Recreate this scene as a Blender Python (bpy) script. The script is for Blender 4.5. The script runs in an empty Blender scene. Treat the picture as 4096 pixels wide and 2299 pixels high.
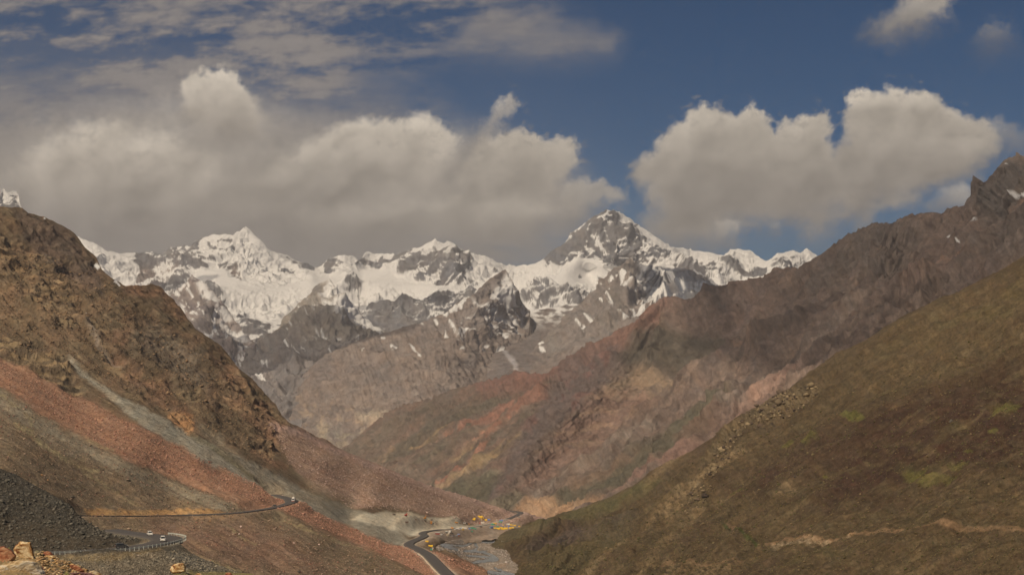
import bpy, math, random
import numpy as np
from mathutils import Vector

# ------------------------------------------------------------------ camera
F = 6500.0                       # focal length in photo pixels (4096 wide)
W, H = 4096.0, 2299.0
HORIZON = 1400.0
PITCH = math.atan((HORIZON - H / 2) / F)
sc = bpy.context.scene
COL = sc.collection
cd = bpy.data.cameras.new("camera")
cd.sensor_width = 36.0
cd.sensor_fit = 'HORIZONTAL'
cd.lens = 36.0 * F / W
cd.clip_start = 0.5
cd.clip_end = 250000.0
cam = bpy.data.objects.new("camera", cd)
COL.objects.link(cam)
cam.rotation_euler = (math.pi / 2 + PITCH, 0, 0)
sc.camera = cam

# ------------------------------------------------------------------ light
SUN_EL, SUN_AZ = math.radians(50), math.radians(-137)   # azimuth from +Y (view direction), negative = to the left
sdir = Vector((math.sin(SUN_AZ) * math.cos(SUN_EL), math.cos(SUN_AZ) * math.cos(SUN_EL), math.sin(SUN_EL)))
world = bpy.data.worlds.new("World")
sc.world = world
world.use_nodes = True
wn, wl = world.node_tree.nodes, world.node_tree.links
bg = wn['Background']
sky = wn.new('ShaderNodeTexSky')
sky.sky_type = 'NISHITA'
sky.sun_disc = False
sky.sun_elevation = SUN_EL
sky.sun_rotation = SUN_AZ
sky.altitude = 4200
sky.air_density = 1.0
sky.dust_density = 0.3
sky.ozone_density = 1.5
warm = wn.new('ShaderNodeMix'); warm.data_type = 'RGBA'; warm.blend_type = 'MULTIPLY'
warm.inputs[0].default_value = 1.0
warm.inputs[7].default_value = (0.03, 0.34, 0.53, 1)
wl.new(sky.outputs[0], warm.inputs[6]); wl.new(warm.outputs[2], bg.inputs[0])
bg.inputs[1].default_value = 0.07
sl = bpy.data.lights.new("sun", 'SUN')
sl.energy = 5.0
sl.angle = math.radians(0.5)
sl.color = (1.0, 0.84, 0.64)
so = bpy.data.objects.new("sun", sl)
so.rotation_euler = sdir.to_track_quat('Z', 'Y').to_euler()
COL.objects.link(so)
sc.view_settings.view_transform = 'Standard'
sc.view_settings.look = 'None'
sc.view_settings.gamma = 1.0
sc.view_settings.exposure = -0.3
sc.render.engine = 'CYCLES'
sc.cycles.use_denoising = True
sc.cycles.max_bounces = 5
sc.cycles.diffuse_bounces = 2
sc.cycles.glossy_bounces = 1
sc.cycles.volume_bounces = 1
sc.cycles.transparent_max_bounces = 12
sc.cycles.use_adaptive_sampling = True
sc.cycles.adaptive_threshold = 0.02

# ------------------------------------------------------------------ helpers
CP, SP = math.cos(PITCH), math.sin(PITCH)

def unproject(X, Y, D):
    """photo pixel + forward distance -> world point"""
    u = (np.asarray(X, float) - W / 2) / F
    v = (H / 2 - np.asarray(Y, float)) / F
    fw = CP - v * SP
    up = SP + v * CP
    D = np.asarray(D, float)
    return np.stack([u / fw * D, np.ones_like(u) * D, up / fw * D], -1)

def project(P):
    P = np.asarray(P, float)
    x, y, z = P[..., 0], P[..., 1], P[..., 2]
    f = y * CP + z * SP
    u = -y * SP + z * CP
    return W / 2 + x / f * F, H / 2 - u / f * F

def lin(c):
    c = np.asarray(c, float) / 255.0
    return np.where(c <= 0.04045, c / 12.92, ((c + 0.055) / 1.055) ** 2.4)

LIGHT = np.array([0.60, 0.52, 0.445])
def alb(r, g, b, k=1.0):
    """surface colour seen as (r,g,b) in open light -> albedo"""
    return np.clip(lin((r, g, b)) / LIGHT * k, 0.012, 0.86)

_rs = np.random.RandomState(11)
_perm = np.tile(_rs.permutation(256), 3).astype(np.int32)
_g3 = _rs.normal(size=(256, 3)).astype(np.float32)
_g3 /= np.linalg.norm(_g3, axis=1)[:, None]

def noise3(x, y, z):
    x = np.asarray(x, np.float32); y = np.asarray(y, np.float32); z = np.asarray(z, np.float32)
    x, y, z = np.broadcast_arrays(x, y, z)
    xi, yi, zi = np.floor(x), np.floor(y), np.floor(z)
    xf, yf, zf = x - xi, y - yi, z - zi
    xi = xi.astype(np.int32) & 255; yi = yi.astype(np.int32) & 255; zi = zi.astype(np.int32) & 255
    u, v, w = (t * t * t * (t * (t * 6 - 15) + 10) for t in (xf, yf, zf))
    def g(a, b, c):
        h = _perm[_perm[_perm[xi + a] + yi + b] + zi + c]
        gg = _g3[h]
        return gg[..., 0] * (xf - a) + gg[..., 1] * (yf - b) + gg[..., 2] * (zf - c)
    x00 = g(0, 0, 0) * (1 - u) + g(1, 0, 0) * u
    x10 = g(0, 1, 0) * (1 - u) + g(1, 1, 0) * u
    x01 = g(0, 0, 1) * (1 - u) + g(1, 0, 1) * u
    x11 = g(0, 1, 1) * (1 - u) + g(1, 1, 1) * u
    return ((x00 * (1 - v) + x10 * v) * (1 - w) + (x01 * (1 - v) + x11 * v) * w) * 1.5

def noise2(x, y, seed=0.0):
    x = np.asarray(x, np.float32); y = np.asarray(y, np.float32)
    x, y = np.broadcast_arrays(x, y)
    sx = int(seed * 37.0) & 255
    xi, yi = np.floor(x), np.floor(y)
    xf, yf = x - xi, y - yi
    xi = xi.astype(np.int32) & 255; yi = yi.astype(np.int32) & 255
    u, v = (t * t * t * (t * (t * 6 - 15) + 10) for t in (xf, yf))
    def g(a, b):
        h = _perm[_perm[_perm[xi + a] + yi + b] + sx]
        gg = _g3[h]
        return gg[..., 0] * (xf - a) + gg[..., 1] * (yf - b)
    return ((g(0, 0) * (1 - u) + g(1, 0) * u) * (1 - v) + (g(0, 1) * (1 - u) + g(1, 1) * u) * v) * 1.9

def fbm2(x, y, oct=5, seed=0.0, gain=0.5):
    s, a, n = 0.0, 1.0, 0.0
    for i in range(oct):
        s = s + a * noise2(x * 2.03 ** i + 13.7 * i, y * 2.03 ** i - 7.1 * i, seed + i)
        n += a; a *= gain
    return s / n * 1.35

def fbm3(P, scale, oct=5, gain=0.5, seed=0.0):
    s, a, n = 0.0, 1.0, 0.0
    f = 1.0 / scale
    for i in range(oct):
        s = s + a * noise3(P[..., 0] * f + seed + 5.3 * i, P[..., 1] * f - seed + 1.7 * i, P[..., 2] * f + 9.1 * i)
        n += a; a *= gain; f *= 2.07
    return s / n * 1.35

def ridged3(P, scale, oct=5, gain=0.5, seed=0.0):
    s, a, n, w = 0.0, 1.0, 0.0, 1.0
    f = 1.0 / scale
    for i in range(oct):
        r = 1 - np.abs(noise3(P[..., 0] * f + seed + 5.3 * i, P[..., 1] * f - seed, P[..., 2] * f + 9.1 * i)) * 1.6
        r = np.clip(r, 0, 1) ** 2
        s = s + a * r * w
        w = np.clip(r * 1.6, 0.15, 1)
        n += a; a *= gain; f *= 2.07
    return s / n

def smooth(a, b, x):
    t = np.clip((x - a) / (b - a), 0, 1)
    return t * t * (3 - 2 * t)

def poly_sd(X, Y, pts):
    """signed distance to a polygon, negative inside"""
    pts = np.asarray(pts, float)
    n = len(pts)
    d2 = np.full(X.shape, 1e18)
    inside = np.zeros(X.shape, bool)
    for i in range(n):
        ax, ay = pts[i]; bx, by = pts[(i + 1) % n]
        ex, ey = bx - ax, by - ay
        wx, wy = X - ax, Y - ay
        t = np.clip((wx * ex + wy * ey) / (ex * ex + ey * ey + 1e-9), 0, 1)
        d2 = np.minimum(d2, (wx - ex * t) ** 2 + (wy - ey * t) ** 2)
        if ay != by:
            c = ((ay > Y) != (by > Y)) & (X < ex * (Y - ay) / (by - ay) + ax)
            inside ^= c
    d = np.sqrt(d2)
    return np.where(inside, -d, d)

def line_d(X, Y, pts):
    """distance to a polyline and the position along it (0..1)"""
    pts = np.asarray(pts, float)
    d2 = np.full(X.shape, 1e18)
    par = np.zeros(X.shape)
    n = len(pts) - 1
    for i in range(n):
        ax, ay = pts[i][:2]; bx, by = pts[i + 1][:2]
        ex, ey = bx - ax, by - ay
        wx, wy = X - ax, Y - ay
        t = np.clip((wx * ex + wy * ey) / (ex * ex + ey * ey + 1e-9), 0, 1)
        q = (wx - ex * t) ** 2 + (wy - ey * t) ** 2
        m = q < d2
        d2 = np.where(m, q, d2)
        par = np.where(m, (i + t) / n, par)
    return np.sqrt(d2), par

class TPS:
    """smooth surface through scattered (X, Y, value) points"""
    def __init__(self, pts, reg=0.0):
        p = np.asarray(pts, float)
        self.c = p[:, :2] / 1000.0
        n = len(p)
        K = self.k(np.linalg.norm(self.c[:, None] - self.c[None], axis=2)) + reg * np.eye(n)
        A = np.zeros((n + 3, n + 3))
        A[:n, :n] = K; A[:n, n] = 1; A[:n, n + 1:] = self.c
        A[n, :n] = 1; A[n + 1:, :n] = self.c.T
        self.w = np.linalg.solve(A, np.concatenate([p[:, 2], [0, 0, 0]]))
    @staticmethod
    def k(r):
        return r * r * np.log(r + 1e-9)
    def __call__(self, X, Y):
        x, y = X / 1000.0, Y / 1000.0
        s = self.w[-3] + self.w[-2] * x + self.w[-1] * y
        for (cx, cy), w in zip(self.c, self.w):
            s = s + w * self.k(np.sqrt((x - cx) ** 2 + (y - cy) ** 2))
        return s

def grid_mesh(name, P, mat, attrs, keep=None):
    """P: (rows, cols, 3) grid -> one smooth mesh object with attributes"""
    r, c = P.shape[:2]
    n = r * c
    me = bpy.data.meshes.new(name)
    me.vertices.add(n)
    me.vertices.foreach_set('co', P.reshape(-1).astype(np.float32))
    idx = np.arange(n, dtype=np.int32).reshape(r, c)
    q = np.stack([idx[:-1, :-1], idx[:-1, 1:], idx[1:, 1:], idx[1:, :-1]], -1)
    q = q.reshape(-1, 4) if keep is None else q[keep]
    me.loops.add(q.size)
    me.loops.foreach_set('vertex_index', q.reshape(-1))
    me.polygons.add(len(q))
    me.polygons.foreach_set('loop_start', np.arange(0, q.size, 4, dtype=np.int32))
    me.polygons.foreach_set('loop_total', np.full(len(q), 4, np.int32))
    me.polygons.foreach_set('use_smooth', np.ones(len(q), bool))
    me.update()
    for k, v in attrs.items():
        v = np.asarray(v, np.float32)
        if v.ndim == 3:
            a = me.attributes.new(k, 'FLOAT_COLOR', 'POINT')
            rgba = np.ones((n, 4), np.float32)
            rgba[:, :v.shape[2]] = v.reshape(n, -1)
            a.data.foreach_set('color', rgba.reshape(-1))
        else:
            a = me.attributes.new(k, 'FLOAT', 'POINT')
            a.data.foreach_set('value', v.reshape(-1))
    me.materials.append(mat)
    o = bpy.data.objects.new(name, me)
    COL.objects.link(o)
    return o

def terrain_mat(name, grain, bump=0.6, mottle=0.35):
    """colour from the surface's own colour attribute, broken up with stones and grit; grain = metres"""
    m = bpy.data.materials.new(name)
    m.use_nodes = True
    N, L = m.node_tree.nodes, m.node_tree.links
    b = N['Principled BSDF']
    b.inputs['Roughness'].default_value = 0.95
    b.inputs['Specular IOR Level'].default_value = 0.12
    at = N.new('ShaderNodeAttribute'); at.attribute_name = 'col'
    sn = N.new('ShaderNodeAttribute'); sn.attribute_name = 'snow'
    geo = N.new('ShaderNodeNewGeometry')
    n1 = N.new('ShaderNodeTexNoise'); n1.inputs['Scale'].default_value = 1.0 / (grain * 2.2); n1.inputs['Detail'].default_value = 5; n1.inputs['Roughness'].default_value = 0.72
    n2 = N.new('ShaderNodeTexNoise'); n2.inputs['Scale'].default_value = 1.0 / (grain * 18); n2.inputs['Detail'].default_value = 4
    v = N.new('ShaderNodeTexVoronoi'); v.inputs['Scale'].default_value = 1.0 / (grain * 3.2)
    for q in (n1, n2, v):
        L.new(geo.outputs['Position'], q.inputs['Vector'])
    def mapr(src, a, b_, lo, hi):
        r = N.new('ShaderNodeMapRange')
        r.inputs[1].default_value = a; r.inputs[2].default_value = b_
        r.inputs[3].default_value = lo; r.inputs[4].default_value = hi
        L.new(src, r.inputs[0]); return r.outputs[0]
    def math_(op, a, b_):
        r = N.new('ShaderNodeMath'); r.operation = op
        for i, s in enumerate((a, b_)):
            if isinstance(s, (int, float)): r.inputs[i].default_value = s
            else: L.new(s, r.inputs[i])
        return r.outputs[0]
    f1 = mapr(n1.outputs[0], 0.3, 0.7, 1 - mottle, 1 + mottle)
    f2 = mapr(n2.outputs[0], 0.3, 0.7, 1 - mottle * 0.45, 1 + mottle * 0.45)
    sep = N.new('ShaderNodeSeparateColor'); L.new(v.outputs['Color'], sep.inputs[0])
    f3 = mapr(sep.outputs[0], 0.0, 1.0, 1 - mottle * 0.5, 1 + mottle * 0.6)
    f = math_('MULTIPLY', math_('MULTIPLY', f1, f2), f3)
    # fresh snow is far more even than the ground
    one = N.new('ShaderNodeMix'); one.data_type = 'FLOAT'
    L.new(sn.outputs['Fac'], one.inputs[0]); L.new(f, one.inputs[2]); one.inputs[3].default_value = 1.0
    mul = N.new('ShaderNodeVectorMath'); mul.operation = 'SCALE'
    L.new(at.outputs['Color'], mul.inputs[0]); L.new(one.outputs[0], mul.inputs['Scale'])
    L.new(mul.outputs[0], b.inputs['Base Color'])
    hgt = math_('ADD', n1.outputs[0], math_('MULTIPLY', v.outputs['Distance'], 0.5))
    bp = N.new('ShaderNodeBump')
    bp.inputs['Distance'].default_value = grain * 1.6
    L.new(hgt, bp.inputs['Height'])
    L.new(mapr(sn.outputs['Fac'], 0, 1, bump, bump * 0.25), bp.inputs['Strength'])
    L.new(bp.outputs[0], b.inputs['Normal'])
    return m

SHEETS = {}

class Sheet:
    """a stretch of land: traced skyline and foot, distances from control points, relief added in metres"""
    def __init__(self, name, x0, x1, top, bottom, depth, step=3.2, vstep=3.2, jag=3.0, seed=0.0, back=(14, 900.0, 0.55), ext=(0, 0)):
        self.name, self.seed = name, seed
        nx = int((x1 - x0) / step) + 1
        xs = np.linspace(x0, x1, nx)
        for side, n_ in zip((0, 1), ext):      # the land goes on beyond the frame, more coarsely
            if n_:
                e = np.linspace(0, 1, 50)[1:] ** 1.3 * n_
                xs = np.concatenate([x0 - e[::-1], xs]) if side == 0 else np.concatenate([xs, x1 + e])
        nx = len(xs)
        top = np.asarray(top, float); bottom = np.asarray(bottom, float)
        yt = np.interp(xs, top[:, 0], top[:, 1])
        yb = np.interp(xs, bottom[:, 0], bottom[:, 1])
        yt = yt + jag * fbm2(xs / 26.0, xs * 0 + seed, 5, seed, 0.6) * 1.6
        yb = np.maximum(yb, yt + 8)
        ny = int(np.max(yb - yt) / vstep) + 1
        t = np.linspace(0, 1, ny)[:, None]
        self.X = np.broadcast_to(xs[None], (ny, nx)).copy()
        self.Y = yb[None] + (yt - yb)[None] * t
        self.T = np.broadcast_to(t, (ny, nx)).copy()
        self.topdist = self.Y - yt[None]
        tps = TPS([(a, b_, 1000.0 / d) for a, b_, d in depth], 1e-4)
        inv = tps(np.clip(self.X, x0 - 500, x1 + 500), self.Y)
        lo = 1000.0 / max(d for *_, d in depth) * 0.8
        inv = np.maximum(inv, lo)
        self.D = 1000.0 / inv
        self.P = unproject(self.X, self.Y, self.D)
        self.back = back
        self.rough = 0.05
        self.grain = 0.34
        self.col = np.zeros(self.P.shape)
        self.snow = np.zeros(self.X.shape)
        self.disp = np.zeros(self.X.shape)
        # warped pixel coordinates for natural borders
        self.wx = self.X.copy(); self.wy = self.Y.copy()
        SHEETS[name] = self
    def warp(self, amp, scale, oct=4):
        self.wx = self.X + amp * fbm2(self.X / scale, self.Y / scale, oct, self.seed + 3, 0.6)
        self.wy = self.Y + amp * fbm2(self.X / scale + 40, self.Y / scale, oct, self.seed + 5, 0.6)
    def fill(self, color):
        self.col[:] = color
    def mix(self, m, color):
        m = np.clip(m, 0, 1)[..., None]
        self.col = self.col * (1 - m) + np.asarray(color) * m
    def poly(self, pts, color=None, soft=12, k=1.0, tex=None):
        sd = poly_sd(self.wx, self.wy, pts)
        m = smooth(soft, -soft, sd) * k
        if tex is not None:
            m = m * tex
        if color is not None:
            self.mix(m, color)
        return m
    def line(self, pts, width, color=None, soft=None, k=1.0, tex=None, taper=False):
        d, par = line_d(self.wx, self.wy, pts)
        w = width * (1 - 0.7 * par) if taper else width
        soft = width * 0.5 if soft is None else soft
        m = smooth(soft, -soft, d - w) * k
        if tex is not None:
            m = m * tex
        if color is not None:
            self.mix(m, color)
        return m
    def streak(self, ang, across, along, oct=3, seed=0.0):
        a = math.radians(ang)
        al = self.X * math.cos(a) + self.Y * math.sin(a)
        ac = -self.X * math.sin(a) + self.Y * math.cos(a)
        ac = ac + 12 * noise2(self.X / 160, self.Y / 160, seed + 2)
        return fbm2(ac / across, al / along, oct, self.seed + seed, 0.6)
    def normals(self):
        du = np.gradient(self.P, axis=1); dv = np.gradient(self.P, axis=0)
        n = np.cross(du, dv)
        n /= np.linalg.norm(n, axis=-1, keepdims=True) + 1e-9
        n *= np.where(n[..., 2:3] < 0, -1.0, 1.0)
        return n
    def displace(self, d, edge=60.0, keep=0.3):
        k = keep + (1 - keep) * smooth(0, edge, self.topdist)
        self.P = self.P + self.normals() * (d * k)[..., None]
    def bench(self, line, half, blend, drop=0.25):
        """cut and fill the ground for a road; line = world points"""
        line = np.asarray(line)
        mnx, mny = line[:, 0].min() - half - blend, line[:, 1].min() - half - blend
        mxx, mxy = line[:, 0].max() + half + blend, line[:, 1].max() + half + blend
        P = self.P
        sel = (P[..., 0] > mnx) & (P[..., 0] < mxx) & (P[..., 1] > mny) & (P[..., 1] < mxy)
        if not sel.any(): return
        x, y = P[..., 0][sel], P[..., 1][sel]
        d, par = line_d(x, y, line[:, :2])
        z = np.interp(par, np.linspace(0, 1, len(line)), line[:, 2])
        k = smooth(half + blend, half, d)
        znew = P[..., 2][sel] * (1 - k) + (z - drop) * k
        P[..., 2][sel] = znew
    def at(self, X, Y):
        """world point of the land seen at a photo pixel"""
        px, py = project(self.P)
        i = np.argmin((px - X) ** 2 + (py - Y) ** 2)
        return Vector(self.P.reshape(-1, 3)[i])
    def build(self, mat, extra=None):
        P, col, snow = self.P, self.col, self.snow
        g = fbm2(self.X / 13.0, self.Y / 9.0, 3, self.seed + 31, .75)
        g2 = fbm2(self.X / 45.0, self.Y / 28.0, 4, self.seed + 37, .65)
        hot = fbm2(self.X / 60.0 + 9, self.Y / 40.0, 3, self.seed + 41, .6)
        gr = (1 + self.grain * g + self.grain * .6 * g2)[..., None] * (1 + .07 * hot[..., None] * np.array([1.0, 0.0, -.9]))
        col = col * (gr * (1 - snow[..., None]) + snow[..., None])
        keep = None
        nb, run, slope = self.back
        if nb:
            top = P[-1]
            rows, j = [], 0
            for i in range(1, nb + 1):
                q = (i / nb) ** 1.6
                b = top.copy()
                d = top[:, 1]
                b[:, 0] = top[:, 0] * (1 + q * run / d)
                b[:, 1] = d + q * run
                b[:, 2] = top[:, 2] - q * run * slope + (fbm2(top[:, 0] / (run * .3), b[:, 1] / (run * .3), 4, self.seed) * run * self.rough) * min(1, i / 3)
                rows.append(b)
            P = np.concatenate([P, np.array(rows)], 0)
            col = np.concatenate([col, np.repeat(col[-1:], nb, 0)], 0)
            snow = np.concatenate([snow, np.repeat(snow[-1:], nb, 0)], 0)
        if getattr(self, 'cut', None) is not None:
            c = self.cut
            keep = np.ones((P.shape[0] - 1, P.shape[1] - 1), bool)
            keep[:c.shape[0] - 1] = ~(c[:-1, :-1] & c[1:, :-1] & c[:-1, 1:] & c[1:, 1:])
            keep[c.shape[0] - 1:] = ~c[-1, :-1][None]
        o = grid_mesh(self.name, P, mat, {'col': np.clip(col, 0.01, 0.88), 'snow': np.clip(snow, 0, 1)}, keep)
        o["kind"] = "structure"
        return o
# ------------------------------------------------------------------ sky with its clouds (a shell 70 km out, over the Nishita sky)
def build_sky():
    R = 70000.0
    xs = np.concatenate([np.linspace(-9000, -250, 120), np.linspace(-240, 4340, 1000), np.linspace(4360, 13000, 120)])
    ys = np.concatenate([np.linspace(-3600, -130, 60), np.linspace(-120, 1300, 330), np.linspace(1310, 1800, 12)])[::-1]
    X, Y = np.meshgrid(xs, ys)
    P = unproject(X, Y, np.ones(X.shape))
    P *= R / np.linalg.norm(P, axis=-1, keepdims=True)
    def n(sx, sy, o=6, s=0.0, g=0.55):
        return fbm2(X / sx, Y / sy, o, s, g)
    wx = X + 40 * n(150, 150, 6, 1.0, 0.66) + 7 * n(36, 36, 4, 8.0, .6)
    wy = Y + 40 * n(150, 150, 6, 2.0, 0.66) + 7 * n(36, 36, 4, 9.0, .6)
    wx2 = X + 70 * n(260, 200, 6, 3.0, 0.6); wy2 = Y + 46 * n(260, 130, 6, 4.0, 0.6)
    alpha = np.zeros(X.shape); C = np.zeros(X.shape + (3,))
    def over(a, c):
        nonlocal alpha, C
        a = np.clip(a, 0, 1)
        c = np.broadcast_to(np.asarray(c, float), C.shape)
        na = a + alpha * (1 - a)
        C = (c * a[..., None] + C * (alpha * (1 - a))[..., None]) / np.maximum(na, 1e-4)[..., None]
        alpha = na
    g_hi = lin((132, 126, 123)); g_mid = lin((150, 141, 131)); g_lo = lin((133, 126, 120)); g_br = lin((194, 183, 167))
    # thin high sheet, upper left, drawn out in long rolls
    tilt = Y + X * 0.05
    roll = .10 + fbm2(X / 430, tilt / 105, 6, 11, 0.6) * 0.62 + fbm2(X / 120, tilt / 52, 4, 12, 0.65) * 0.36 + fbm2(X / 1300, tilt / 330, 2, 13) * 0.45
    env = smooth(130, -230, poly_sd(wx2, wy2, [(-9000, -3000), (1500, -1500), (2050, -40), (2420, 150), (2440, 200), (2050, 225), (1850, 200), (1500, 330), (1760, 420), (1700, 520), (1000, 560), (-9000, 560)]))
    env2 = smooth(180, -260, poly_sd(wx2, wy2, [(-9000, 280), (700, 250), (1600, 400), (1700, 700), (-9000, 900)]))
    cov = np.maximum(env * smooth(-0.38, 0.34, roll), env2 * smooth(-.95, 0.12, roll))
    over(cov * 0.95, g_hi * (0.92 + 0.22 * smooth(-0.3, 0.8, roll))[..., None])
    over(smooth(60, -60, poly_sd(wx2, wy2, [(1900, 60), (2200, 70), (2440, 150), (2430, 195), (2100, 205), (1800, 190)])) * 0.62, g_hi * 1.02)
    # elsewhere, out of the frame, scattered fair weather cloud
    out = np.maximum(smooth(-400, -2500, X), smooth(4500, 6500, X))
    big = fbm2(X / 1500, Y / 420, 6, 21, 0.55)
    over(out * smooth(0.0, 0.45, big) * 0.9, g_mid * (0.9 + 0.3 * smooth(0, .8, big))[..., None])
    # grey veil low over the snow range
    veil = smooth(150, -120, poly_sd(wx2, wy2, [(-9000, 560), (900, 560), (1900, 560), (2250, 700), (2330, 860), (2150, 930), (2250, 1040), (1400, 1150), (-9000, 1250)]))
    streaks = smooth(-0.75, 0.1, fbm2(X / 330, Y / 46, 5, 31, 0.55) + 0.95 * smooth(980, 850, Y) + .65 * smooth(1700, 1200, X))
    over(veil * (0.35 + 0.62 * streaks), g_lo * (0.98 + 0.13 * n(500, 150, 4, 6.0))[..., None])
    over(0.42 * smooth(90, -90, poly_sd(wx2, wy2, [(1900, 900), (2330, 860), (2480, 960), (2300, 1080), (1900, 1090)])) * smooth(-.3, .4, fbm2(X / 260, Y / 34, 4, 36, .55)), g_lo)
    # heaped clouds: relief field gives them their lobes
    def puff(sc, seed, o=5):
        t, a_, q = 0.0, 1.0, 0.0
        for i in range(o):
            k = sc / 2.05 ** i
            t = t + a_ * (1 - np.abs(noise2(X / k + 3.1 * i + seed, Y / (k * .86) - i, seed + i)) * 1.9); q += a_; a_ *= .44
        return t / q
    B = puff(260, 41.0, 6) + .5 * fbm2(X / 420, Y / 330, 3, 43)
    def shift(A, dx, dy):
        return np.roll(np.roll(A, -dy, 0), dx * -1, 1)
    # rows run from the bottom of the frame upward: light comes from the upper left
    rel = .75 * (shift(B, 15, -15) - B) + .65 * (shift(B, 6, -6) - B)
    rel = np.clip(rel, -1, 1)
    lob2 = fbm2(X / 330, Y / 260, 5, 43, 0.5)
    def cumulus(pts, bright=1.0, base=None, soft=16, k=1.0, mist=0.35, top=None, basecol=g_mid):
        sd = poly_sd(wx, wy, pts)
        ys_ = [p[1] for p in pts]
        y0, y1 = min(ys_), max(ys_)
        h = np.clip((Y - y0) / (y1 - y0), 0, 1)
        sft = soft * (1 + 3.2 * h ** 2)
        a = smooth(sft, -sft * 0.9, sd + 16 * mist * fbm2(X / 38, Y / 38, 5, 51, .65))
        inside = smooth(0, -170, sd)
        rim = smooth(-70, -8, sd) * smooth(.75, .2, h)
        lum = 1.0 + 0.30 * rel * (1 - .55 * h) + 0.09 * lob2 - 0.20 * h ** 1.3 + 0.12 * (1 - h) - 0.14 * inside * h + .10 * rim
        c = (basecol * (1 - 0.7 * (1 - h))[..., None] + g_br * (0.7 * (1 - h))[..., None]) * (lum * bright)[..., None]
        over(a * k, c)
        # ragged shreds round the edge
        sh = smooth(75, 5, sd) * smooth(0.12, 0.6, fbm2(X / 55, Y / 40, 5, 53, .6)) * 0.45 * (1 - 0.4 * h)
        over(sh * k, g_mid * bright)
    # big grey mass on the left with brighter heads
    cumulus([(-200, 720), (100, 560), (500, 470), (760, 440), (1000, 470), (1240, 560), (1300, 760), (900, 960), (200, 950), (-300, 900)], .97, soft=150, k=.62, mist=2.5)
    cumulus([(1000, 700), (1300, 600), (1900, 560), (2250, 700), (2200, 900), (1500, 960), (1000, 940)], .95, soft=120, k=.5, mist=2.5)
    cumulus([(60, 700), (150, 610), (260, 560), (330, 500), (450, 520), (560, 540), (680, 570), (760, 600), (860, 640), (860, 860), (700, 930), (420, 900), (180, 830), (60, 780)], 1.12, soft=60, mist=1.2)
    cumulus([(880, 760), (1060, 680), (1200, 600), (1330, 500), (1440, 470), (1560, 500), (1640, 470), (1700, 455), (1770, 500), (1822, 560), (1810, 640), (1760, 720), (1800, 790), (1500, 880), (1100, 900), (860, 880)], 1.08, soft=26, mist=.9)
    cumulus([(730, 330), (790, 275), (850, 285), (890, 268), (950, 310), (985, 370), (1030, 430), (1060, 480), (1040, 540), (960, 560), (880, 540), (790, 520), (735, 480), (745, 420)], 1.22, soft=16, mist=.5)
    cumulus([(1860, 640), (1900, 560), (1950, 545), (1990, 555), (2040, 540), (2110, 520), (2190, 560), (2300, 570), (2310, 640), (2250, 720), (2200, 850), (2060, 930), (1850, 930), (1760, 840), (1830, 740)], 0.93, soft=20, mist=1.1)
    cumulus([(2270, 740), (2330, 720), (2400, 705), (2470, 770), (2480, 800), (2380, 830), (2290, 880), (2230, 900), (2230, 820)], 0.92, soft=22, k=.85, mist=1.2)
    cumulus([(2060, 780), (2220, 860), (2140, 950), (1800, 985), (1200, 960), (1200, 860)], 0.93, soft=50, k=.8)
    cumulus([(1900, 590), (1925, 520), (1970, 470), (2000, 415), (2045, 392), (2068, 425), (2040, 470), (1995, 520), (1960, 590)], .93, soft=24, k=.72, mist=1.8)
    # right heap, two domes
    cumulus([(3360, 860), (3480, 760), (3420, 640), (3440, 900), (3560, 760), (3640, 790), (3500, 830), (3350, 850), (3300, 920), (3260, 930), (3180, 860), (3000, 880), (2900, 890), (2880, 960), (2820, 985), (2700, 1000), (2600, 960), (2580, 880), (2640, 850), (2600, 760), (2800, 700), (3000, 700)], 0.93, soft=30, mist=1.0)
    cumulus([(2515, 700), (2560, 640), (2620, 620), (2640, 560), (2700, 500), (2760, 460), (2820, 425), (2880, 440), (2960, 450), (3020, 425), (3070, 470), (3100, 520), (3160, 480), (3250, 465), (3320, 458), (3328, 510), (3310, 570), (3345, 610), (3400, 620), (3500, 700), (3450, 840), (3200, 850), (3000, 870), (2850, 870), (2640, 830), (2600, 790), (2610, 760)], 1.0, soft=17, mist=.9)
    cumulus([(3350, 600), (3385, 575), (3390, 520), (3385, 430), (3400, 370), (3440, 358), (3500, 372), (3560, 350), (3640, 372), (3760, 400), (3840, 440), (3930, 500), (3990, 560), (3930, 640), (3900, 700), (3740, 740), (3620, 790), (3450, 800), (3360, 700)], 1.03, soft=17, mist=.8)
    cumulus([(3920, 500), (4000, 490), (4120, 540), (4120, 620), (4000, 590), (3900, 620)], .85, soft=34, k=.5, mist=1.5)
    cumulus([(3490, 130), (3540, 70), (3620, 10), (3700, -60), (3830, -60), (3790, 50), (3700, 95), (3640, 110), (3560, 150)], .93, soft=26, k=.85, mist=1.4)
    cumulus([(3930, 130), (3970, 95), (4040, 100), (4030, 150), (3960, 190)], .75, soft=34, k=.45, mist=1.6)
    cumulus([(3740, 830), (3790, 760), (3850, 740), (3900, 780), (3880, 850)], .95, soft=30, k=.75)
    cumulus([(3090, 900), (3120, 895), (3125, 925), (3095, 930)], .9, soft=14, k=.5)
    cumulus([(2870, 880), (2960, 890), (2900, 960), (2860, 980)], .95, soft=18, k=.7)
    me_c = C * (0.97 + 0.05 * n(90, 70, 5, 7.0))[..., None]
    m = bpy.data.materials.new("sky_clouds")
    m.use_nodes = True
    N, L = m.node_tree.nodes, m.node_tree.links
    N.clear()
    out_ = N.new('ShaderNodeOutputMaterial'); mx = N.new('ShaderNodeMixShader')
    tr = N.new('ShaderNodeBsdfTransparent'); em = N.new('ShaderNodeEmission')
    ac = N.new('ShaderNodeAttribute'); ac.attribute_name = 'col'
    aa = N.new('ShaderNodeAttribute'); aa.attribute_name = 'cover'
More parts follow.
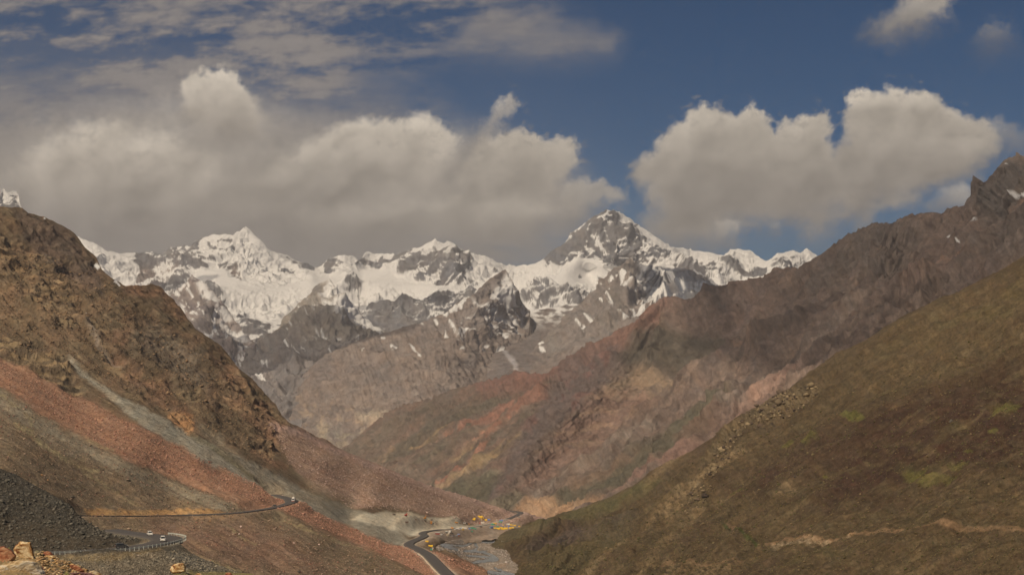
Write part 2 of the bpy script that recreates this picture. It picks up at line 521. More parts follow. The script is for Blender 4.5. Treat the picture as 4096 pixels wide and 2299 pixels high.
    L.new(ac.outputs['Color'], em.inputs[0]); em.inputs[1].default_value = 1.3
    L.new(aa.outputs['Fac'], mx.inputs[0]); L.new(tr.outputs[0], mx.inputs[1]); L.new(em.outputs[0], mx.inputs[2])
    L.new(mx.outputs[0], out_.inputs[0])
    o = grid_mesh("sky", P, m, {'col': me_c, 'cover': alpha})
    o["kind"] = "structure"
build_sky()
# ------------------------------------------------------------------ land
SNOW = np.array([0.70, 0.69, 0.67])
def rel_add(S, d, edge=60, keep=0.3):
    S.displace(d, edge, keep)

# ---- base plain under everything, out to the horizon
def ground():
    xs = np.linspace(-1, 1, 60); xs = np.sign(xs) * np.abs(xs) ** 2 * 21500
    X, Y = np.meshgrid(xs, xs)
    Z = -436 + 26 * fbm2(X / 4000, Y / 4000, 4, 3)
    P = np.stack([X, Y, Z], -1)
    g = grid_mesh("ground", P, terrain_mat("ground_soil", 6.0), {'col': np.ones(P.shape) * alb(110, 88, 70), 'snow': np.zeros(X.shape)})
    g["kind"] = "structure"
ground()

ROCK_FAR = alb(96, 84, 76, 0.85)

def snow_cover(S, amount, tex, soft=0.10):
    """snow lies where amount beats the broken-up texture"""
    s = smooth(-soft, soft, amount - tex)
    S.snow = np.maximum(S.snow, s)

def snow_patches(S, plist, soft=4):
    for p in plist:
        if len(p[0]) == 3:      # line with width
            d, _ = line_d(S.wx, S.wy, p)
            w = np.mean([q[2] for q in p])
            m = smooth(soft * .6, -soft * .6, d - w + 1.1 * w * fbm2(S.X / 17, S.Y / 11, 4, 71, .7))
        else:
            m = smooth(soft, -soft, poly_sd(S.wx, S.wy, p) + 6 * fbm2(S.X / 17, S.Y / 11, 4, 71, .7))
        S.snow = np.maximum(S.snow, m)

def snow_flecks(S, region, ang, thr=.42, along=60, across=8, k=1.0, seed=0.0):
    m = smooth(20, -40, poly_sd(S.wx, S.wy, region)) * k
    t = .6 * S.streak(ang, across, along, 4, 9.0 + seed) + .5 * fbm2(S.X / 90, S.Y / 50, 3, 81 + seed)
    S.snow = np.maximum(S.snow, smooth(thr, thr + .07, t + .35 * (m - 1)) * np.clip(m * 3, 0, 1))

# ---- the main snow range on the skyline
def snow_range():
    top = [(-200, 700), (-60, 770), (-20, 772), (2, 768), (14, 744), (23, 762), (34, 767), (50, 756), (60, 763), (68, 760), (76, 782), (86, 830), (100, 860), (180, 900), (300, 940), (385, 975), (430, 1000), (500, 1012), (640, 1020), (668, 1010), (680, 990), (760, 988), (800, 960), (850, 935), (930, 930), (965, 915), (985, 905), (1000, 912), (1040, 950), (1090, 1000), (1150, 1020), (1200, 1050), (1262, 1072), (1310, 1040), (1350, 1022), (1420, 1030), (1435, 1040), (1460, 1012), (1480, 1005), (1540, 1022), (1590, 1018), (1640, 1000), (1690, 985), (1715, 968), (1742, 955), (1768, 978), (1790, 962), (1810, 970), (1850, 1000), (1920, 1020), (1960, 1030), (2020, 1062), (2060, 1064), (2120, 1058), (2160, 1045), (2190, 1030), (2225, 1000), (2260, 970), (2280, 935), (2310, 915), (2355, 880), (2380, 862), (2412, 850), (2424, 833), (2440, 838), (2462, 843), (2480, 843), (2520, 870), (2565, 905), (2600, 925), (2640, 955), (2690, 982), (2760, 990), (2850, 1010), (2895, 1022), (2920, 1000), (2955, 993), (3000, 1003), (3060, 1045), (3080, 1036), (3110, 1022), (3160, 1000), (3200, 1006), (3225, 992), (3262, 1012), (3330, 1060), (3600, 1200)]
    depth = [(-200, 700, 15500), (0, 770, 15500), (200, 900, 15000), (400, 980, 14500), (650, 1015, 14800), (850, 935, 14000), (985, 905, 14200), (1150, 1020, 14200), (1265, 1070, 14500),
             (1350, 1022, 13800), (1540, 1020, 14500), (1740, 956, 14000), (1900, 1015, 14200), (2040, 1063, 14500), (2200, 1030, 13600), (2310, 915, 13300), (2425, 833, 13500), (2560, 905, 13800), (2760, 990, 14200), (2950, 995, 14500), (3220, 992, 14500), (3500, 1180, 14500),
             # buttresses and bowls
             (900, 1010, 13300), (930, 1090, 12600), (760, 1050, 13500), (1000, 1000, 13300), (700, 1080, 13700), (560, 1090, 13700), (800, 1100, 12700), (1050, 1130, 12300), (1200, 1130, 12500), (1250, 1100, 13000), (870, 1120, 12200),
             (1450, 1110, 13300), (1500, 1130, 12700), (1680, 1080, 13000), (1790, 1040, 13000), (1830, 1130, 12200), (1640, 1150, 12300), (1960, 1090, 13000), (1500, 1200, 11400), (1700, 1200, 11300), (1250, 1250, 10800), (1000, 1230, 10900), (1100, 1330, 10100),
             (2430, 930, 13000), (2400, 1000, 12500), (2470, 1040, 12000), (2350, 1100, 12500), (2300, 1030, 12500), (2500, 1060, 12500), (2240, 1080, 12300), (2170, 1110, 12500), (2600, 1010, 12900), (2700, 1050, 12900), (2500, 1130, 11900), (2300, 1200, 11000), (2200, 1260, 10300), (2120, 1330, 9800), (2900, 1080, 13000), (3050, 1100, 13000), (3200, 1120, 13000), (2900, 1200, 11500),
             (700, 1300, 9600), (1300, 1500, 8800), (2100, 1500, 8700), (700, 1700, 8000), (1900, 1800, 7800), (3000, 1500, 9500)]
    depth = [(a_, b_, 13300 + (c_ - 13300) * .5) for a_, b_, c_ in depth]
    S = Sheet("snow_range", -260, 3560, top, [(-260, 1100), (300, 1250), (700, 1700), (3000, 1700), (3560, 1400)], depth, 2.9, 2.6, 5.0, 1.0, (10, 2500, 0.6), (1500, 1500))
    S.warp(9, 60, 5)
    P = S.P
    rd = ridged3(P, 900, 7, 0.52, 2.0)
    f = fbm3(P, 260, 6, 0.55, 5.0)
    rockm = np.clip(0.35 + 0.65 * smooth(1350, 1180, S.Y), 0, 1)
    basin = 0
    basins = [[(760, 1070), (900, 1060), (960, 1110), (1060, 1150), (1250, 1090), (1400, 1110), (1360, 1160), (1100, 1180), (900, 1170), (780, 1120)],
              [(1350, 1080), (1480, 1060), (1600, 1080), (1600, 1110), (1750, 1130), (1850, 1170), (1700, 1165), (1450, 1145)],
              [(2240, 1060), (2300, 1020), (2360, 1030), (2440, 1060), (2490, 1070), (2400, 1120), (2250, 1170), (2180, 1140)]]
    for b in basins:
        basin = np.maximum(basin, smooth(22, -25, poly_sd(S.wx, S.wy, b)))
    amp = (1 - basin * 0.93) * rockm
    rel_add(S, amp * ((rd - 0.4) * 210 + f * 50 + (ridged3(P, 210, 5, .55, 8) - .4) * 70), 55, 0.22)
    # rock with bands
    strata = fbm2((P[..., 2] + 0.25 * P[..., 0]) / 90.0, P[..., 0] / 900.0, 5, 6, 0.6)
    S.fill(alb(98, 90, 84, .86))
    S.mix(smooth(-0.2, 0.6, strata) * 0.6, alb(80, 77, 78, 0.84))
    S.mix(S.poly([(480, 1050), (700, 1040), (640, 1180), (500, 1120)], None, 25) * .7, alb(118, 98, 86, 0.75))
    S.mix(S.poly([(880, 1060), (980, 1050), (1000, 1140), (950, 1130), (900, 1080)], None, 20) * .7, alb(116, 96, 84, .8))
    S.mix(smooth(1290, 1420, S.Y) * 0.7, alb(104, 90, 80, 0.8))
    # snow: flat ground holds it, cliffs shed it
    n = S.normals()
    steep = 1 - n[..., 2]
    tex = 0.55 * fbm3(P, 330, 6, .6, 31.0) + 0.28 * strata + 1.15 * (rd - 0.45) + 1.7 * (steep - 0.42)
    amt = TPS([(0, 790, .05), (-200, 800, .1), (400, 990, .9), (560, 1040, .1), (650, 1050, -.3), (500, 1110, 1.2), (600, 1100, .3), (760, 1020, .45), (680, 1120, -.3), (850, 960, .9), (800, 1050, .7), (930, 980, .6), (870, 1020, .45), (1000, 950, 1.5), (1040, 1030, 1.2), (950, 1100, -.2), (1100, 1090, 1.1), (1010, 1150, 1.5), (1180, 1040, .8), (1200, 1120, 1.5), (1260, 1085, .3), (1330, 1060, .5), (1420, 1070, 1.3), (1500, 1050, .2), (1600, 1040, .45), (1700, 1000, 1.0),
                   (1640, 1090, .0), (1760, 1030, .75), (1720, 1110, .0), (1800, 1100, .05), (1860, 1040, 1.1), (1840, 1150, .5), (1900, 1090, 1.1), (1980, 1080, 1.0), (1550, 1120, 1.4), (1700, 1180, 1.0), (1500, 1190, -.35), (1620, 1200, -.3), (1720, 1230, -.35), (1400, 1200, .4), (1300, 1200, .2), (1180, 1230, .1), (1050, 1200, .5), (1000, 1270, .25), (1100, 1290, .1), (1250, 1290, -.2),
                   (2060, 1080, .45), (2150, 1070, .8), (2260, 1000, .15), (2320, 950, .3), (2420, 880, .35), (2350, 1000, .4), (2460, 950, .3), (2540, 890, 1.4), (2500, 970, .25), (2560, 960, .35), (2440, 1040, .1), (2520, 1060, .25), (2600, 960, .7), (2660, 1020, .6), (2750, 1040, .75), (2850, 1060, .4), (2960, 1010, .7), (2800, 1010, .6), (2850, 1090, .5), (3000, 1060, .3), (3100, 1060, .3), (3230, 1020, .5), (2950, 1100, .6),
                   (2200, 1120, 1.1), (2100, 1130, .6), (2150, 1180, .7), (2330, 1080, 1.5), (2280, 1200, .6), (2360, 1160, .4), (2200, 1230, .35), (2300, 1260, .0), (2120, 1270, .05), (2150, 1320, -.4), (2250, 1330, -.6),
                   (700, 1400, -.6), (1000, 1380, -.45), (1300, 1350, -.6), (1900, 1350, -.4), (2500, 1400, -.8), (1300, 1600, -1.2), (700, 1600, -1), (2100, 1500, -1.2), (2900, 1400, -.8), (2100, 1700, -1.4)], .02)
    amount = amt(S.X, S.Y) * 0.95 - .26 + basin * 1.1
    ribs = [([(2190, 1040), (2290, 962), (2350, 902), (2400, 862), (2425, 838)], 9), ([(2375, 885), (2400, 925), (2440, 985), (2480, 1040)], 9), ([(2300, 960), (2335, 1000), (2365, 1030)], 7), ([(2345, 935), (2390, 990), (2420, 1040)], 9), ([(2450, 850), (2474, 862), (2462, 890), (2452, 912)], 9),
            ([(2462, 925), (2450, 980), (2437, 1045)], 11), ([(2500, 900), (2528, 950), (2500, 1010), (2475, 1045)], 8), ([(2540, 908), (2560, 955), (2530, 1000), (2508, 1045)], 9), ([(2575, 940), (2605, 985)], 7), ([(2270, 1030), (2310, 1080), (2325, 1110)], 8), ([(2320, 1105), (2350, 1095), (2385, 1112)], 9), ([(2195, 1045), (2230, 1040), (2290, 1000)], 6),
            ([(1590, 1090), (1650, 1045), (1690, 1010)], 9), ([(1620, 1095), (1690, 1060), (1740, 1020)], 9), ([(1680, 1105), (1740, 1070), (1790, 1010)], 8), ([(1740, 1130), (1790, 1090), (1810, 1040)], 9), ([(1790, 1140), (1850, 1100), (1870, 1060)], 9), ([(1790, 1005), (1830, 1050), (1850, 1060)], 8), ([(1440, 1035), (1500, 1050), (1560, 1040), (1640, 1005)], 8), ([(1330, 1045), (1300, 1090)], 9),
            ([(880, 1040), (935, 1030), (930, 1090), (965, 1135)], 11), ([(745, 1030), (780, 1060), (810, 1052)], 9), ([(800, 960), (775, 1010), (720, 1040)], 8), ([(560, 1030), (600, 1060), (560, 1100)], 14), ([(1150, 1030), (1190, 1060), (1250, 1080)], 6), ([(1130, 1070), (1180, 1090)], 5), ([(1035, 1065), (1060, 1080)], 6), ([(870, 950), (920, 955)], 6), ([(830, 975), (900, 985), (930, 980)], 5), ([(2700, 1020), (2780, 1040), (2850, 1060)], 8), ([(2880, 1040), (2960, 1070), (3060, 1080)], 8)]
    for ln, w in ribs:
        d, _ = line_d(S.wx + 10 * f, S.wy + 7 * f, ln)
        amount = amount - 1.3 * smooth(w * 2.0, w * .4, d)
    snow_cover(S, amount, tex + .30 * fbm3(P, 75, 5, .7, 3.0) + .55 * (ridged3(P, 170, 4, .6, 12) - .42), 0.05)
    # streaks of snow low in the gullies, round (1100, 1240) and the valley at (2070, 1300)
    return S

# ---- spurs before the range
def spur_left():
    top = [(420, 1500), (560, 1320), (640, 1215), (690, 1165), (745, 1120), (770, 1103), (785, 1112), (830, 1150), (880, 1190), (930, 1255), (985, 1330), (1040, 1400), (1090, 1470), (1130, 1520), (1180, 1640), (1250, 1800)]
    depth = [(770, 1103, 10500), (560, 1320, 10300), (690, 1165, 10500), (930, 1255, 10000), (1090, 1470, 9300), (770, 1200, 10000), (700, 1250, 10100), (850, 1300, 9500), (700, 1400, 9600), (930, 1400, 9200), (800, 1500, 8800), (1000, 1600, 8500), (1150, 1700, 8200), (1250, 1800, 8000), (800, 1800, 7400), (500, 1600, 9000)]
    S = Sheet("mountain_spur_pyramid", 430, 1250, top, [(400, 1600), (800, 1800), (1260, 1900)], depth, 3.0, 3.0, 6.0, 2.0, (8, 700, 0.75))
    S.warp(11, 55, 5)
    P = S.P
    rd = ridged3(P, 520, 6, 0.5, 7.0)
    rel_add(S, (rd - .4) * 115 + (ridged3(P, 130, 5, .55, 3) - .4) * 34 + fbm3(P, 150, 5, .55, 2) * 24, 40, .3)
    S.fill(alb(108, 93, 83, .95))
    S.mix(smooth(-.2, .5, fbm2(S.X / 120, S.Y / 60, 4, 3)) * .6, alb(92, 78, 76, .8))
    S.mix(smooth(1420, 1550, S.Y) * .8, alb(98, 84, 74, .85))
    tex = fbm3(P, 120, 5, .6, 3.0)
    S.poly([(770, 1105), (800, 1130), (860, 1180), (920, 1260), (980, 1340), (1060, 1430), (1000, 1430), (930, 1340), (870, 1250), (810, 1180)], None)
    m = S.poly([(765, 1105), (800, 1125), (850, 1165), (900, 1220), (940, 1275), (1000, 1350), (960, 1350), (900, 1270), (850, 1210), (800, 1170)], None, 10, 1.0) * smooth(.25, -.05, tex)
    m2 = S.poly([(880, 1260), (930, 1300), (1000, 1380), (1060, 1450), (1100, 1480), (960, 1400), (900, 1330), (870, 1300)], None, 10) * smooth(.1, -.15, S.streak(52, 9, 70, 3, 3))
    S.snow = np.maximum(m, m2)
    snow_patches(S, [[(745, 1120, 6), (758, 1170, 5), (752, 1190, 4)], [(735, 1130, 5), (715, 1150, 6)], [(868, 1240, 6), (862, 1275, 8), (845, 1320, 9), (815, 1340, 8)], [(862, 1290, 5), (880, 1320, 4)], [(700, 1160, 8), (706, 1172, 7)], [(715, 1215, 7), (712, 1222, 6)], [(790, 1200, 4), (780, 1230, 4)]], 4)
    snow_flecks(S, [(640, 1200), (780, 1110), (1000, 1350), (1060, 1480), (900, 1480), (700, 1330)], 50, .30)
    return S

def spur_mid():
    """pyramid of grey rock with a snowy right flank, centre left"""
    top = [(900, 1500), (1000, 1380), (1060, 1345), (1120, 1292), (1180, 1236), (1240, 1180), (1290, 1136), (1318, 1116), (1350, 1160), (1400, 1210), (1450, 1265), (1500, 1310), (1560, 1345), (1640, 1420), (1720, 1500), (1800, 1650)]
    depth = [(1318, 1118, 10400), (1180, 1236, 10300), (1060, 1345, 9900), (1450, 1265, 10000), (1560, 1345, 9700), (1330, 1220, 9700), (1200, 1260, 9700), (1380, 1320, 9300), (1250, 1380, 9000), (1100, 1480, 8700), (1450, 1480, 8600), (1300, 1600, 8200), (1700, 1500, 8900), (1300, 1800, 7600), (1000, 1700, 7900)]
    S = Sheet("mountain_spur_grey", 900, 1800, top, [(880, 1750), (1850, 1800)], depth, 3.0, 3.0, 5.0, 3.0, (8, 800, 0.7))
    S.warp(10, 60, 5)
    P = S.P
    rd = ridged3(P, 420, 6, 0.52, 17.0)
    rel_add(S, (rd - .4) * 120 + (ridged3(P, 110, 5, .55, 3) - .4) * 36 + fbm3(P, 110, 5, .55, 2) * 22, 40, .3)
    S.fill(alb(114, 101, 88, .93))
    S.mix(smooth(1300, 1420, S.Y) * .75, alb(96, 86, 80, .9))
    S.mix(smooth(.0, .5, fbm2(S.X / 90, S.Y / 120, 4, 7)) * .5, alb(88, 80, 76, .8))
    tex = fbm3(P, 100, 5, .6, 9.0)
    m = S.poly([(1312, 1112), (1360, 1150), (1420, 1210), (1480, 1268), (1560, 1330), (1540, 1345), (1440, 1312), (1370, 1262), (1330, 1212), (1300, 1150)], None, 9) * smooth(.5, .15, tex)
    m2 = S.poly([(1298, 1150), (1365, 1180), (1390, 1245), (1350, 1300), (1320, 1240), (1285, 1210)], None, 9) * smooth(.25, 0, tex)
    m3 = S.poly([(1180, 1190), (1240, 1150), (1310, 1122), (1300, 1135), (1230, 1165)], None, 8) * smooth(.2, -.1, tex)
    m4 = S.poly([(1380, 1250), (1500, 1330), (1640, 1400), (1600, 1420), (1480, 1370)], None, 9) * smooth(-.1, -.35, S.streak(30, 9, 60, 3, 5))
    S.snow = np.maximum.reduce([m, m2, m3, m4])
    snow_patches(S, [[(1345, 1200, 6), (1338, 1260, 4)], [(1250, 1225, 4), (1265, 1222, 4)], [(1145, 1360, 5), (1150, 1400, 3)], [(1180, 1395, 4), (1200, 1420, 3)], [(1165, 1290, 4), (1170, 1300, 3)], [(1290, 1320, 5), (1310, 1325, 4)], [(1590, 1318, 5), (1600, 1310, 3)], [(1050, 1450, 5), (1065, 1455, 5)], [(1045, 1498, 8), (1030, 1503, 5)]], 3)
    snow_flecks(S, [(1100, 1300), (1300, 1130), (1560, 1350), (1640, 1430), (1400, 1420), (1150, 1430)], 35, .30)
    return S

def brown_mountain():
    """the broad brown mountain in the middle, its crest climbing right to a dark point"""
    top = [(1000, 1780), (1080, 1700), (1110, 1640), (1150, 1560), (1230, 1480), (1300, 1415), (1400, 1370), (1500, 1340), (1600, 1310), (1690, 1290), (1740, 1265), (1780, 1248), (1830, 1205), (1860, 1190), (1880, 1186), (1905, 1165), (1950, 1125), (1990, 1092), (2022, 1073), (2034, 1095), (2060, 1150), (2095, 1210), (2115, 1240), (2105, 1290), (2110, 1320), (2130, 1400), (2180, 1480), (2240, 1600)]
    depth = [(1080, 1700, 8300), (1150, 1560, 8500), (1300, 1415, 8700), (1500, 1340, 8900), (1690, 1290, 9000), (1860, 1190, 9300), (2022, 1073, 9900), (2100, 1240, 9700), (2110, 1320, 9500), (1900, 1250, 9000), (1960, 1330, 8900), (1990, 1400, 8700), (2060, 1400, 8900), (1800, 1360, 8400), (1600, 1450, 8000), (1400, 1520, 7900), (1250, 1600, 7900), (1950, 1500, 8100), (2050, 1500, 8200), (1850, 1560, 7500), (1600, 1620, 7300), (1300, 1720, 7300), (1500, 1800, 6800), (1900, 1700, 7000), (1250, 1850, 6900), (2150, 1500, 8500), (2200, 1600, 8300)]
    S = Sheet("mountain_brown", 1000, 2240, top, [(980, 1900), (2250, 1850)], depth, 3.0, 3.0, 4.0, 4.0, (8, 900, 0.6))
    S.warp(10, 60, 5)
    P = S.P
    rd = ridged3(P, 380, 6, 0.5, 27.0)
    crag = smooth(60, -40, poly_sd(S.wx, S.wy, [(1700, 1300), (1860, 1190), (2022, 1070), (2110, 1250), (2060, 1350), (1900, 1300)]))
    rel_add(S, ((rd - .4) * 75 + (ridged3(P, 100, 5, .58, 3) - .4) * 30 + fbm3(P, 60, 5, .6, 2) * 12 + S.streak(70, 30, 200, 4, 2) * 16) * (.6 + .5 * crag), 40, .35)
    S.fill(alb(104, 88, 76, .98))
    S.mix(smooth(-.1, .6, fbm2(S.X / 160, S.Y / 70, 5, 3)) * .55, alb(92, 80, 72, .92))
    S.mix(crag * .6, alb(104, 92, 84, .9))
    # pale landslips near its foot
    t = fbm2(S.X / 55, S.Y / 32, 5, 15, .6)
    S.mix(S.poly([(1150, 1560), (1500, 1640), (1620, 1680), (1500, 1800), (1300, 1800), (1150, 1740)], None, 60) * smooth(.0, .35, t) * .75, alb(134, 110, 88, .92))
    S.mix(S.poly([(1420, 1650), (1480, 1640), (1560, 1650), (1590, 1668), (1520, 1700), (1430, 1690)], None, 14) * .7, alb(140, 120, 98, .95))
    S.mix(S.poly([(1260, 1690), (1360, 1700), (1480, 1740), (1400, 1800), (1280, 1790)], None, 30) * smooth(-.3, .3, t) * .5, alb(122, 110, 90, .9))
    S.mix(S.poly([(1180, 1490), (1300, 1450), (1500, 1440), (1450, 1480), (1250, 1530)], None, 40) * .35, alb(88, 76, 70, .9))
    # snow on the crest and its gullies
    tex = fbm3(P, 90, 5, .6, 9.0)
    m = S.poly([(1885, 1186), (1930, 1210), (2000, 1260), (2060, 1300), (2080, 1340), (2010, 1330), (1940, 1280), (1900, 1230)], None, 10) * smooth(.15, -.2, S.streak(38, 8, 90, 4, 3))
    m1 = S.poly([(2026, 1090), (2100, 1200), (2110, 1300), (2060, 1290), (2020, 1200), (1960, 1200), (2000, 1120)], None, 10) * smooth(.25, 0, tex)
    S.snow = np.maximum(m, m1)
    snow_patches(S, [[(1858, 1195, 5), (1835, 1215, 7), (1800, 1240, 7)], [(1772, 1254, 8), (1790, 1250, 6)], [(1798, 1278, 5), (1830, 1300, 4), (1860, 1330, 3)], [(1776, 1308, 4), (1790, 1320, 4)], [(1780, 1338, 6), (1786, 1346, 5)], [(1738, 1278, 4), (1745, 1279, 4)], [(1660, 1288, 3), (1670, 1290, 3)], [(1692, 1293, 3), (1695, 1294, 3)], [(1458, 1397, 5), (1456, 1405, 3)], [(1568, 1382, 4), (1580, 1384, 4)], [(1570, 1408, 3), (1566, 1408, 3)], [(1640, 1394, 3), (1672, 1410, 4)], [(1675, 1420, 3), (1682, 1428, 3)], [(1845, 1395, 4), (1850, 1398, 3)], [(1990, 1398, 5), (2005, 1402, 3)], [(1945, 1380, 4), (1955, 1388, 2)], [(2000, 1325, 4), (2030, 1345, 4), (2015, 1350, 8)], [(1528, 1348, 3), (1540, 1344, 3)]], 3)
    snow_flecks(S, [(1780, 1250), (2022, 1075), (2110, 1250), (2060, 1420), (1880, 1400), (1700, 1350)], 40, .33)
    return S

def spur_right():
    """dark point right of the valley, ribbed with snow"""
    top = [(1960, 1580), (2030, 1500), (2060, 1480), (2120, 1410), (2180, 1350), (2240, 1290), (2290, 1240), (2340, 1195), (2390, 1150), (2400, 1120), (2440, 1080), (2470, 1060), (2500, 1038), (2526, 1022), (2545, 1040), (2580, 1062), (2640, 1068), (2665, 1055), (2690, 1062), (2730, 1080), (2780, 1078), (2820, 1100), (2860, 1125), (2890, 1148), (2930, 1172), (3000, 1210), (3100, 1260), (3200, 1350)]
    depth = [(2526, 1022, 9700), (2400, 1120, 9500), (2290, 1240, 9300), (2060, 1480, 8600), (2680, 1060, 9800), (2780, 1078, 9600), (2890, 1148, 9400), (3100, 1260, 9200), (2540, 1100, 9200), (2480, 1180, 8800), (2650, 1130, 9500), (2620, 1200, 8900), (2750, 1180, 8800), (2350, 1300, 8400), (2200, 1400, 8400), (2500, 1300, 8200), (2150, 1480, 8000), (2300, 1450, 7700), (2100, 1560, 7900), (2000, 1640, 7500), (2700, 1300, 8200), (2500, 1450, 7500), (2800, 1350, 8200), (2500, 1700, 7000)]
    S = Sheet("mountain_spur_dark", 1960, 3200, top, [(1940, 1750), (2500, 1700), (3250, 1500)], depth, 3.0, 3.0, 6.0, 5.0, (8, 800, 0.6))
    S.warp(10, 55, 5)
    P = S.P
    rd = ridged3(P, 420, 6, 0.52, 37.0)
    rel_add(S, ((rd - .4) * 120 + (ridged3(P, 110, 5, .58, 3) - .4) * 40 + fbm3(P, 60, 5, .6, 2) * 14) * (.55 + .5 * smooth(1400, 1150, S.Y)), 40, .3)
    S.fill(alb(104, 91, 81, .92))
    S.mix(S.poly([(2560, 1060), (2700, 1060), (2900, 1150), (3000, 1210), (2800, 1230), (2600, 1180), (2540, 1120)], None, 30) * .85, alb(72, 74, 80, .85))  # dark bluish rock, the right face's shade mixed into its colour
    S.mix(smooth(.1, .5, fbm2(S.X / 90, S.Y / 70, 5, 7)) * .5, alb(110, 97, 84, .88))
    S.mix(S.poly([(2750, 1180), (2850, 1170), (2900, 1190), (2800, 1260), (2700, 1250)], None, 30) * .6, alb(114, 103, 90, .88))
    S.mix(smooth(1360, 1500, S.Y) * .7, alb(97, 81, 70, .88))
    tex = fbm3(P, 80, 5, .6, 9.0)
    m = S.poly([(2526, 1022), (2560, 1050), (2640, 1080), (2740, 1110), (2740, 1150), (2620, 1150), (2560, 1100)], None, 10) * smooth(-.0, -.2, S.streak(60, 14, 60, 3, 3))
    m1 = S.poly([(2540, 1030), (2600, 1050), (2700, 1060), (2700, 1075), (2620, 1072), (2560, 1062)], None, 6)
    S.snow = np.maximum(m, m1 * .95)
    snow_patches(S, [[(2780, 1080, 6), (2830, 1105, 6), (2880, 1145, 6)], [(2470, 1150, 9), (2460, 1165, 9), (2500, 1125, 5)], [(2540, 1170, 4), (2536, 1145, 5)], [(2595, 1190, 12), (2630, 1170, 9), (2660, 1155, 8)], [(2660, 1165, 6), (2668, 1180, 5)], [(2573, 1217, 7), (2570, 1245, 8), (2560, 1255, 4)], [(2430, 1170, 4), (2425, 1175, 4)], [(2440, 1200, 3), (2452, 1228, 5)], [(2480, 1160, 4), (2530, 1150, 3)], [(2665, 1240, 7), (2645, 1215, 3)], [(2690, 1210, 4), (2705, 1220, 4)], [(2380, 1270, 5), (2350, 1275, 3)], [(2290, 1295, 4), (2320, 1300, 3)], [(2240, 1262, 8), (2200, 1277, 4)], [(2190, 1300, 4), (2170, 1310, 3)], [(2176, 1370, 7), (2165, 1376, 5)], [(2172, 1392, 6), (2162, 1398, 3)], [(2480, 1262, 5), (2520, 1275, 7)], [(2520, 1240, 4), (2560, 1262, 4)], [(2100, 1330, 4), (2160, 1325, 3)], [(2415, 1215, 6), (2420, 1222, 4)], [(2560, 1110, 5), (2585, 1150, 5)], [(2690, 1105, 8), (2695, 1120, 6)], [(2590, 1230, 5), (2600, 1232, 4)], [(2480, 1100, 4), (2470, 1112, 4)], [(2440, 1125, 4), (2455, 1118, 3)]], 3)
    snow_flecks(S, [(2350, 1190), (2530, 1025), (2900, 1150), (2900, 1260), (2600, 1330), (2300, 1330)], -35, .30)
    return S

# ---- valley head between them with its stream
def valley_head():
    top = [(1850, 1360), (1960, 1290), (2040, 1255), (2100, 1245), (2200, 1230), (2300, 1210), (2400, 1230)]
    depth = [(1850, 1360, 9800), (2040, 1255, 10400), (2200, 1230, 10400), (2400, 1230, 10000), (2080, 1350, 9300), (2010, 1350, 9300), (2200, 1330, 9300), (2060, 1450, 8300), (2100, 1550, 7800), (2000, 1450, 8300), (2150, 1450, 8300), (2000, 1700, 7200)]
    S = Sheet("valley_head", 1850, 2400, top, [(1850, 1650), (2400, 1650)], depth, 3.0, 3.0, 2.0, 6.0, (4, 300, 0.2))
    S.warp(8, 40, 5)
    rel_add(S, fbm3(S.P, 220, 6, .55, 2) * 14, 30, .5)
    S.fill(alb(97, 84, 75, .88))
    tex = fbm2(S.X / 60, S.Y / 20, 5, 9, .6)
    S.snow = smooth(1330, 1250, S.Y) * smooth(.25, -.2, tex)
    # stream bed
    S.line([(2075, 1330), (2010, 1350), (2012, 1380), (2030, 1420), (2060, 1450), (2068, 1500)], 8, alb(128, 116, 108), 5)
    snow_patches(S, [[(1998, 1335, 3), (2015, 1350, 9), (2020, 1340, 6)], [(2060, 1335, 5), (2130, 1325, 4)]], 3)
    return S
